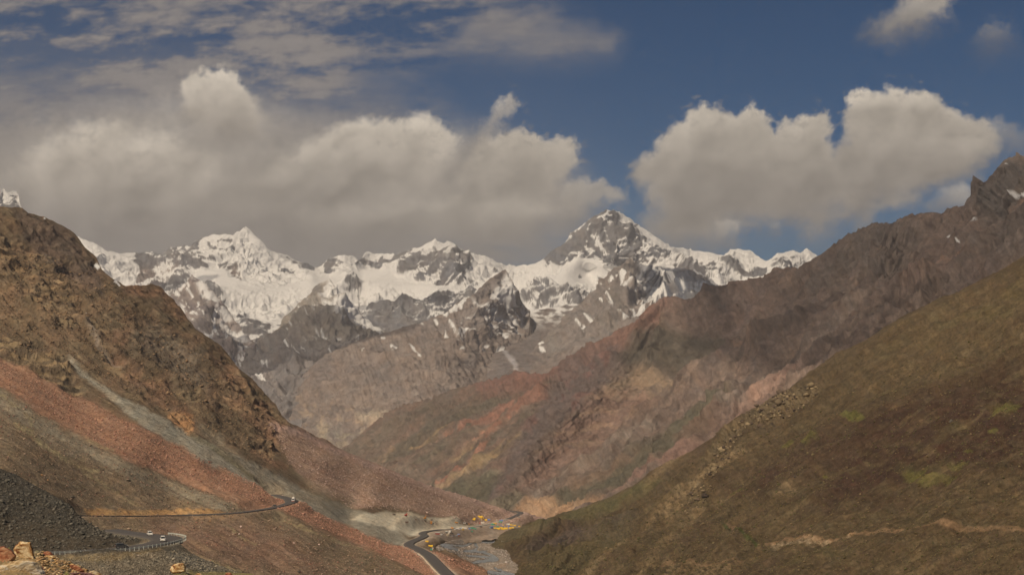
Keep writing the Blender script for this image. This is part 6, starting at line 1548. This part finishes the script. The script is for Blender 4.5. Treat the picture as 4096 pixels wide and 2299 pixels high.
scatter("scree_stones", SLf, 12000, [(0, 1440), (500, 1680), (1150, 1995), (1500, 2150), (1960, 2299), (1700, 2290), (1120, 2040), (500, 1830), (0, 1540)], 1.8, speck_mat("red_stones", [alb(126, 86, 66), alb(160, 116, 94), alb(112, 74, 56), alb(150, 108, 84)], 1), 4)
scatter("scree_stones", SLf, 9000, [(1080, 1700), (1500, 1860), (2180, 2080), (2000, 2110), (1700, 2050), (1400, 2030), (1150, 1850)], 1.5, speck_mat("pink_stones", [alb(120, 92, 76), alb(164, 134, 116), alb(104, 80, 66)], 1), 5)
scatter("scrub", SR, 26000, [(2000, 2300), (2600, 1950), (3100, 1650), (4300, 1200), (4300, 2400), (2000, 2400)], 1.9, speck_mat("scrub_leaves", [alb(66, 60, 36, .9), alb(88, 70, 46, .9), alb(74, 68, 40, .9), alb(110, 88, 62, .9)], 1), 6, .8, .2)
scatter("river_stones", VF, 5000, [(1650, 2150), (2300, 2100), (2300, 2400), (1700, 2400)], 1.6, speck_mat("river_cobbles", [alb(128, 108, 92), alb(170, 150, 134), alb(108, 92, 78)], 1), 7)
scatter("crag_blocks", SLf, 5000, [(0, 950), (400, 1100), (900, 1500), (1100, 1700), (1100, 1850), (600, 1600), (300, 1450), (0, 1400)], 2.4, speck_mat("crag_stone", [alb(104, 84, 62), alb(126, 96, 68), alb(76, 64, 50)], 1), 8, .7)
scatter("rubble", SK, 5200, [(140, 2200), (230, 2225), (300, 2258), (400, 2300), (400, 2330), (180, 2330), (150, 2250)], 2.0, speck_mat("ochre_rubble", [alb(176, 138, 92), alb(120, 92, 64), alb(150, 112, 70), alb(96, 82, 66), alb(186, 154, 112)], 1), 9, .42, .1, sig=.95)

scatter("outcrop_stones", SR, 700, [(3030, 1640), (3130, 1570), (3290, 1545), (3270, 1610), (3120, 1690), (2980, 1770), (2900, 1850), (2860, 1850)], 4.6, speck_mat("outcrop_stone", [alb(112, 92, 66, .8), alb(140, 116, 84, .8), alb(60, 48, 40, .7), alb(96, 76, 58, .8)], 1), 12, .7, .2, sig=.6)
scatter("outcrop_stones", SR, 260, [(2700, 2060), (2900, 1850), (2960, 1810), (2920, 1880), (2760, 2080)], 3.6, bpy.data.materials["outcrop_stone"], 13, .7, .2, sig=.6)

def tuft(label, X, Y, D, h, n=34, seed=0, green=True):
    p = unproject(X, Y, D); rs = np.random.RandomState(seed); m = MB()
    for i in range(n):
        a = rs.uniform(0, 6.28); r = rs.uniform(0, .5) * h; b = Vector((r * math.cos(a), r * math.sin(a), 0))
        t = b + Vector((rs.normal(0, .35), rs.normal(0, .3), rs.uniform(.6, 1.1))) * h; w = h * .03
        mid = (b + t) / 2 + Vector((0, 0, h * .12))
        m.add([b - Vector((w, 0, 0)), b + Vector((w, 0, 0)), mid + Vector((w * .7, 0, 0)), t, mid - Vector((w * .7, 0, 0))], [(0, 1, 2, 4), (4, 2, 3)])
    o = m.build("grass_tuft", speck_mat("grass_blades_%d" % seed, [alb(96, 98, 48), alb(140, 130, 80), alb(110, 104, 60)] if green else [alb(150, 136, 104), alb(120, 108, 78)], 1))
    o.location = p; return tag(o, label, "grass")
tuft("dry grass tuft behind the upright orange slab's right side", 148, 2212, 29.2, .07, 40, 1, False)
tuft("green grass tuft at the bottom edge beside the dark purple slab", 266, 2298, 25.6, .06, 44, 2)
tuft("small green tuft on the knoll between the rust-stained boulder and the upright slab", 36, 2194, 28.0, .035, 24, 3)

# ---- guardrail round the near hairpin
def guardrail():
    line = R1
    tan = np.gradient(line[:, :2], axis=0); tan /= np.linalg.norm(tan, axis=1)[:, None]
    right = np.stack([tan[:, 1], -tan[:, 0]], 1)
    e = line.copy(); e[:, :2] += right * (np.asarray(half1) + 1.1)[:, None]
    a, b = int(len(line) * .08), int(len(line) * .76)
    e = e[a:b]
    seg = np.linalg.norm(np.diff(e, axis=0), axis=1); s = np.concatenate([[0], np.cumsum(seg)])
    t = thing("guardrail", "pale steel guardrail along the outer edge of the near hairpin road", "guardrail", tuple(e[0]))
    o0 = Vector(e[0])
    m = MB()
    n = int(s[-1] / 1.0); pts = [np.array([np.interp(k, s, e[:, i]) for i in range(3)]) for k in np.linspace(0, s[-1], n)]
    vs, fs = [], []
    for p in pts:
        for dz in (.50, .60, .68, .80):
            vs.append((p[0] - o0.x, p[1] - o0.y + (.04 if dz in (.60, .68) else 0), p[2] - o0.z + dz))
    for i in range(n - 1):
        for j in range(3): fs.append((i * 4 + j, (i + 1) * 4 + j, (i + 1) * 4 + j + 1, i * 4 + j + 1))
    r = m.add(vs, fs).build("rail", GALV, t); sd = r.modifiers.new("thick", 'SOLIDIFY'); sd.thickness = .05
    k = 0.0; i = 0
    while k < s[-1] and i < 98:
        p = [np.interp(k, s, e[:, q]) for q in range(3)]
        MB().box((p[0] - o0.x, p[1] - o0.y - .06, p[2] - o0.z + .32), (.14, .12, 1.2)).build("post", GALV, t)
        k += max(1.6, s[-1] / 97); i += 1
guardrail()

# ---- vehicles on the roads
def on_road(R, half, X, Y, lat=0.0):
    px, py = project(R); i = int(np.argmin((px - X) ** 2 + (py - Y) ** 2))
    t = R[min(i + 1, len(R) - 1)] - R[max(i - 1, 0)]; a = math.atan2(t[1], t[0])
    n = np.array([-math.sin(a), math.cos(a)])
    return (R[i][0] + n[0] * lat, R[i][1] + n[1] * lat, R[i][2]), a
p, a = on_road(R1, 4, 606, 2143, 0.6)
car("small white hatchback farther back on the near hairpin, behind the other white car", (p[0], p[1], p[2] + .22), -math.pi * .37, WHITE, 3.3, 1.5, 1.4)
p, a = on_road(R1, 4, 650, 2170, 0.3)
car("white car with a dark windscreen nearest the tip of the near hairpin", (p[0] + .2, p[1] + 1.6, p[2] + .22), -math.pi * .437, WHITE, 3.7, 1.6, 1.5)
p, a = on_road(R1, 4, 495, 2195, 0.8)
car("dark grey off-road car driving right on the near road behind the guardrail", (p[0], p[1], p[2] + .22), math.pi * .12, DARKC, 3.9, 1.65, 1.55, True)
p, a = on_road(R2, 4, 1168, 2008, -.5)
truck("white goods truck with a bulging covered load at the upper red-scree hairpin", (p[0] + 1.2, p[1], p[2] + .42), -math.pi * .5, WHITE, WHITET, 7.0, 'load', s=1.0)
p, a = on_road(R2, 3, 1112, 2028, .6)
car("small black car on the upper road just below the white truck", (p[0] - 2, p[1], p[2] + .42), math.pi * .95, DARKC, 3.8, 1.65, 1.45)

# ---- the camp, quarry and crusher
CG = "things of the roadside camp on the valley floor"
def at(X, Y, dz=0.0):
    p = SLf.at(X, Y); return (p.x, p.y, p.z + dz)
def sz(X, Y, wpx): return wpx * SLf.at(X, Y).y / F
R_ = math.radians
i = 0
for lb, X, Y, w, m, rz, kd in [
    ("yellow ridge tent at the left end of the upper yellow tent row", 1895, 2079, 11, YELLOW, 10, 'r'),
    ("small yellow tent stacked just above the leftmost ridge tent of the upper row", 1898, 2074, 9, YELLOW, -20, 'r'),
    ("long yellow tarpaulin shelter highest up the pink slope", 1922, 2070, 17, YELLOW, -14, 'r'),
    ("yellow dome tent with a dark doorway at the right end of the long yellow shelter", 1934, 2072, 7, YELLOW, -70, 'd'),
    ("small ochre tent with a dark opening below the long yellow shelter", 1926, 2078, 7, OCHRE, -80, 'd'),
    ("yellow ridge tent next to the blue box-like tarpaulin", 1941, 2080, 12, YELLOW, -15, 'r'),
    ("blue flat-sided tarpaulin shelter right of the upper yellow tents", 1954, 2080, 11, BLUE, -5, 'r'),
    ("green slanting tarpaulin tent beside the road's right end", 1973, 2099, 12, GREEN, -35, 'r'),
    ("ochre tarpaulin tent leaning against the green slanting tent", 1981, 2095, 12, OCHRE, -15, 'r'),
    ("blue-roofed tent behind the green one near the parked white car", 2006, 2084, 12, BLUE, 5, 'r'),
    ("green tent in front of the blue-roofed tent", 2002, 2089, 11, GREEN, 0, 'r'),
    ("small green tarpaulin lying between the blue truck and the yellow camp", 1990, 2106, 8, GREEN, 0, 'r'),
    ("yellow box-shaped tent on the front edge of the terrace, left of the big yellow pair", 1992, 2116, 13, YELLOW, 0, 'r'),
    ("small yellow tent directly right of the blue truck", 1979, 2112, 8, YELLOW, -10, 'r'),
    ("yellow tent behind the big yellow pair, with a red door cloth beside it", 2005, 2110, 9, YELLOW, 15, 'r'),
    ("left tent of the big yellow pair on the terrace edge", 2012, 2117, 12, YELLOW, 5, 'r'),
    ("right tent of the big yellow pair on the terrace edge", 2024, 2115, 13, YELLOW, -8, 'r'),
    ("blue tarpaulin tent behind the left of the yellow cluster", 2007, 2104, 8, BLUE, -12, 'r'),
    ("small yellow tent peeping over the left blue tent", 2010, 2101, 6, YELLOW, 0, 'r'),
    ("dark blue tent in the middle of the yellow cluster", 2023, 2103, 6, BLUE, -60, 'r'),
    ("white and yellow tarpaulin tent at the top of the yellow cluster", 2033, 2098, 10, WHITET, 8, 'r'),
    ("ochre tent in the heart of the yellow cluster", 2029, 2103, 6, OCHRE, 0, 'd'),
    ("yellow tent at the cluster's upper right", 2041, 2099, 9, YELLOW, -5, 'r'),
    ("small yellow tent at the far upper right of the cluster", 2048, 2100, 6, YELLOW, 20, 'r'),
    ("grey-blue tent right of the middle of the cluster", 2036, 2106, 8, BLUE, 0, 'd'),
    ("yellow tent with a dark opening at the cluster's lower right", 2040, 2112, 9, YELLOW, 10, 'd'),
    ("wide yellow tent closing the cluster on the right", 2049, 2111, 9, YELLOW, -10, 'r'),
    ("orange tent at the foot of the cluster's right end", 2045, 2116, 6, OCHRE, 0, 'd'),
    ("lone yellow tent on the slope right of the cluster", 2060, 2102, 9, YELLOW, -20, 'r'),
    ("farthest right yellow tent, by the edge of the green slope", 2076, 2106, 7, YELLOW, 0, 'd'),
    ("light blue tent between the white vehicles on the roadside", 1846, 2113, 7, LBLUE, 0, 'r'),
    ("grey-blue shelter right of the large cream lorry", 1877, 2115, 9, BLUE, 0, 'r'),
    ("green roadside tent, first of the green pair", 1888, 2113, 10, GREEN, 0, 'r'),
    ("green roadside tent, right one of the green pair with a pole in front", 1899, 2115, 9, GREEN, -5, 'r'),
    ("tiny green-roofed shed below the roadside tents", 1889, 2125, 6, GREEN, 0, 'r'),
    ("dark grey tarpaulin tent on the lower terrace", 1825, 2144, 12, GREYT, 8, 'r'),
    ("blue tarpaulin roof behind the dark grey tent", 1834, 2138, 9, BLUE, 0, 'r'),
    ("bright yellow tent alone on the river flat near the road", 1723, 2185, 14, YELLOW, 5, 'r'),
    ("small crumpled yellow tent above the lone river-flat tent", 1709, 2166, 10, YELLOW, -8, 'r'),
    ("teal groundsheet tent below the lone yellow tent", 1724, 2199, 6, GREEN, 0, 'r')]:
    s = sz(X, Y, w) * 1.25
    if kd == 'r': ridge_tent(lb, at(X, Y, -.1), R_(rz), m, s, s * .62 if s > 2.6 else s * .8, max(1.5, s * .46), CG, max(.6, s * .2))
    else: dome_tent(lb, at(X, Y, -.05), R_(rz), m, s, s * .9, s * .55, CG)
hut("brick-red hut beside the dark grey tent on the lower terrace", at(1834, 2144), R_(4), REDP, GREYT, sz(1834, 2144, 9), 2.2, 1.9, CG)
hut("grey hut behind the parked vehicles on the lower terrace", at(1785, 2132), R_(0), GREYT, GALV, sz(1785, 2132, 9), 2.0, 1.8, CG)
hut("small white hut beside the teal groundsheet tent", at(1731, 2198), R_(0), WHITE, WHITET, 1.2, 1.2, 1.4, CG)
hut("low dark shed with a grey roof right of the green tents", at(1925, 2109), R_(12), WOOD, GREYT, 3.2, 1.8, 1.3, CG)
bus("red and white bus at the left end of the lower terrace", at(1750, 2137, 0), R_(3), WHITE, REDP, 6.0, .85)
car("white car parked next to the red and white bus", at(1764, 2138, 0), R_(-60), WHITE, 3.6, 1.6, 1.4)
truck("white lorry parked in the middle of the lower terrace", at(1792, 2135, 0), R_(170), WHITE, WHITET, 5.0, 'box', s=.62)
truck("white lorry with raised body behind the middle of the lower terrace", at(1801, 2130, 0), R_(75), WHITE, WHITE, 5.0, 'box', s=.8)
car("dark car behind the lower terrace, right of the raised lorry", at(1809, 2133, 0), R_(20), DARKC, 3.6, 1.6, 1.4)
truck("tan lorry seen end-on at the front of the lower terrace", at(1793, 2145, 0), R_(-80), TAN, TAN, 5.0, 'box', s=.8)
car("white and orange car at the front of the lower terrace", at(1805, 2143, 0), R_(-20), WHITE, 3.4, 1.5, 1.4)
truck("long cream lorry parked on the roadside, largest of the camp's vehicles", at(1860, 2117, 0), R_(-4), TAN, WHITET, 8.5, 'box', s=.78)
truck("low white lorry on the roadside left of the light blue tent", at(1830, 2117, 0), R_(-6), WHITE, WHITE, 6.0, 'open', s=.72)
truck("yellow-fronted lorry on the roadside before the cream lorry", at(1851, 2120, 0), R_(-85), YPAINT, YPAINT, 5.0, 'open', s=.8)
excavator("orange digger at the left end of the roadside vehicles", at(1811, 2115, 0), R_(170), ORANGE, .7, (.8, 1.2), True)
car("white van right of the orange roadside digger", at(1819, 2116, 0), R_(-80), WHITE, 4.0, 1.7, 1.9, name="van")
truck("dark red tanker lorry with a white rear on the quarry road", at(1926, 2095, 0), R_(180), REDP, WHITET, 7.6, 'box', s=.84)
truck("blue lorry parked left of the yellow camp", at(1966, 2112, 0), R_(-160), LBLUE, BLUE, 5.5, 'box', s=.78)
car("white and red car parked left of the blue-roofed tent", at(1991, 2091, 0), R_(-5), WHITE, 3.8, 1.6, 1.4)
hut("small white hut above the white and red car", at(1988, 2082), R_(0), WHITE, WHITET, 2.0, 1.6, 1.8, CG)
car("teal car far up the road near the last bend", at(2077, 2070, .5), R_(30), paint("teal_paint", (.1, .42, .42), .4), 3.6, 1.6, 1.4)
truck("orange tipper at the left end of the dark machine row", at(1824, 2093, 0), R_(175), ORANGE, ORANGE, 5.5, 'open', s=.78)
truck("dark tipper next to the orange tipper in the machine row", at(1839, 2095, 0), R_(180), DARKC, RUST, 5.0, 'open', s=.62)
truck("white-cabbed tipper in the middle of the dark machine row", at(1852, 2095, 0), R_(10), WHITE, RUST, 5.0, 'open', s=.66)
truck("white-cabbed tipper at the right end of the dark machine row", at(1864, 2095, 0), R_(170), WHITE, DARKC, 5.0, 'open', s=.66)
def mast():
    t = thing("drill_rig", "red-orange drill rig with a tall thin mast right of the machine row", "drill rig", at(1877, 2097, 0))
    MB().box((0, 0, 1.0), (1.5, 1.3, 2.0), taper=.6).build("base", ORANGE, t); MB().cyl((0, 0, 2.0), (.1, 0, 8.5), .10, 6, .05).build("mast", GALV, t)
    MB().box((0, 0, 2.4), (.5, .5, 1.0)).build("winch", REDP, t)
mast()
excavator("small red excavator at the back edge of the quarry", at(1625, 2063, 0), R_(10), REDP, .8, (1.0, 1.4))
excavator("orange wheeled loader with a raised pale arm above the crusher", at(1698, 2076, 0), R_(20), ORANGE, .8, (.6, 3.0), True, name="loader")
crusher("orange-topped stone crusher in the centre of the pale quarry", at(1726, 2097, 0), R_(6), ORANGE, .62)
conveyor("conveyor rising right from the crusher, lower one", at(1745, 2098, 0), R_(8), 8.0, 3.0, s=.62)
conveyor("conveyor rising right from the crusher, upper one", at(1742, 2092, 0), R_(18), 8.0, 3.6, s=.62)
conveyor("conveyor climbing left from the crusher", at(1712, 2094, 0), R_(150), 9.0, 3.2, s=.62)
conveyor("conveyor behind the crusher with its foot towards the loader", at(1716, 2087, 0), R_(15), 8.0, 2.6, s=.62)
conveyor("long low conveyor leading to the grey drum at the quarry's left", at(1686, 2086, 0), R_(12), 9.0, 2.2, s=.7)
hut("squat steel control cabin beside the dark screening machinery", at(1703, 2087), R_(0), RUST, BLACKM, 2.0, 1.6, 1.8)
def frame(label, X, Y, s):
    t = thing("feeder", label, "feeder", at(X, Y, 0), R_(5), None, s)
    MB().prism([(-2.2, 2.6), (2.2, 2.6), (1.3, 1.3), (-1.3, 1.3)], -.9, .9).build("hopper", RUST, t)
    for x in (-1.3, 1.3):
        for y in (-.7, .7): MB().cyl((x, y, 0), (x * .9, y, 1.5), .1, 6).build("leg", RUST, t)
    MB().box((0, 0, 1.1), (4.6, .5, .2)).build("beam", RUST, t)
frame("brown steel feed hopper on legs alone on the left of the quarry floor", 1627, 2094, .95)
frame("small dark steel frame at the foot of the quarry face", 1662, 2081, .6)
truck("dark lorry parked behind the crusher", at(1727, 2080, 0), R_(0), DARKC, RUST, 5.0, 'open', s=.5)
truck("dark lorry on the top bench of the quarry", at(1577, 2060, 0), R_(0), DARKC, RUST, 5.0, 'open', s=.6)
person("person in dark clothes standing right of the bus", at(1770, 2137, 0), 0, CLOTH, DARKC, 1.0)
person("person in pale clothes standing beside the one in dark clothes", at(1775, 2136, 0), .6, WHITET, CLOTH, 1.0)
person("person in blue standing left of the dark grey tent", at(1813, 2147, 0), .3, BLUE, CLOTH, 1.0)
person("person on the road verge by the camp's gully", at(1945, 2100, 0), .3, CLOTH, DARKC, 1.0)

# stone wall beside the lower road, bottom
def culvert():
    t = thing("retaining_wall", "pale stone retaining wall along the left verge of the lowest road stretch", "wall", at(1736, 2278))
    o = Vector(at(1736, 2278)); k = int(np.argmin(np.abs(R3[:, 1] - 1180)))
    m = MB(); cp = MB()
    tan = np.gradient(R3[:, :2], axis=0); tan /= np.linalg.norm(tan, axis=1)[:, None]
    for q in range(12, 40):
        n = Vector((-tan[q][1], tan[q][0], 0)); b = Vector(R3[q]) + n * 5.6 - o; a = math.atan2(tan[q][1], tan[q][0]); L = np.linalg.norm(R3[q + 1] - R3[q]) + .05
        m.box((b.x, b.y, b.z - .6), (L, .6, 2.0), a); cp.box((b.x, b.y, b.z + .46), (L, .75, .12), a)
    m.build("wall_face", WHITET, t); cp.build("coping", TAN, t)
culvert()
# ------------------------------------------------------------------ clouds overhead (above the frame), whose shade lies on the right-hand slopes and the far valley
def cloud_mat():
    m = bpy.data.materials.new("cloud"); m.use_nodes = True
    N, L = m.node_tree.nodes, m.node_tree.links; N.clear()
    o = N.new('ShaderNodeOutputMaterial'); mx = N.new('ShaderNodeMixShader'); t = N.new('ShaderNodeBsdfTransparent')
    d = N.new('ShaderNodeBsdfDiffuse'); d.inputs[0].default_value = (.85, .85, .85, 1)
    lw = N.new('ShaderNodeLayerWeight'); lw.inputs[0].default_value = .35
    mx.inputs[0].default_value = CLOUD_OPACITY
    L.new(t.outputs[0], mx.inputs[1]); L.new(d.outputs[0], mx.inputs[2]); L.new(mx.outputs[0], o.inputs[0])
    return m
CLOUD_OPACITY = 0.30
CM = cloud_mat()
def cloud_over(gx, gy, gz, rx, ry, height=3600.0, seed=0, rot=0.0, thick=.16):
    """a flat-based cloud whose shade falls round (gx, gy, gz)"""
    h = height - gz
    cx, cy = gx + sdir.x / sdir.z * h, gy + sdir.y / sdir.z * h
    nu, nv = 96, 40
    th = np.linspace(0, 2 * np.pi, nu); ph = np.linspace(-np.pi / 2, np.pi / 2, nv)
    T, Ph = np.meshgrid(th, ph)
    D = np.stack([np.cos(T) * np.cos(Ph), np.sin(T) * np.cos(Ph), np.sin(Ph)], -1)
    lob = 1 + .30 * fbm3(D * 1.3 + seed, 1.0, 4, .55, seed) + .16 * (1 - np.abs(noise3(D[..., 0] * 4 + seed, D[..., 1] * 4, D[..., 2] * 4)))
    D = D * lob[..., None]
    x, y = D[..., 0] * rx, D[..., 1] * ry
    c, s = math.cos(rot), math.sin(rot)
    z = np.where(D[..., 2] > 0, D[..., 2] * (rx + ry) * .5 * thick * 1.6, D[..., 2] * 120)
    P = np.stack([cx + x * c - y * s, cy + x * s + y * c, height + z], -1)
    o = grid_mesh("cloud", P, CM, {})
    o["kind"] = "structure"
    return o
def over_px(X, Y, D, *a, **k):
    g = unproject(X, Y, D)
    cloud_over(float(g[0]), float(g[1]), float(g[2]), *a, **k)
cloud_over(1080, 4300, 150, 560, 1500, 7000, seed=2, rot=.0)
over_px(1150, 1330, 9200, 700, 500, 4300, seed=3)
over_px(1600, 1205, 12300, 420, 170, 4600, seed=4)
over_px(720, 1150, 12900, 300, 150, 4800, seed=12)
over_px(2120, 1210, 11900, 220, 140, 4800, seed=14)
over_px(2720, 1100, 9400, 260, 200, 4300, seed=7)

# ------------------------------------------------------------------ haze
def haze():
    me = bpy.data.meshes.new("haze")
    x0, x1, y0, y1, z0, z1 = -22000, 22000, -22000, 22500, -640, 1480
    v = [(x, y, z) for z in (z0, z1) for y in (y0, y1) for x in (x0, x1)]
    me.from_pydata(v, [], [(0, 2, 3, 1), (4, 5, 7, 6), (0, 1, 5, 4), (2, 6, 7, 3), (0, 4, 6, 2), (1, 3, 7, 5)])
    m = bpy.data.materials.new("haze"); m.use_nodes = True
    N, L = m.node_tree.nodes, m.node_tree.links; N.clear()
    o = N.new('ShaderNodeOutputMaterial'); v = N.new('ShaderNodeVolumePrincipled')
    v.inputs['Color'].default_value = (.79, .80, .82, 1); v.inputs['Density'].default_value = HAZE
    v.inputs['Anisotropy'].default_value = 0.2
    L.new(v.outputs[0], o.inputs['Volume'])
    me.materials.append(m)
    h = bpy.data.objects.new("haze", me); COL.objects.link(h); h["kind"] = "stuff"
HAZE = 3.3e-5
haze()
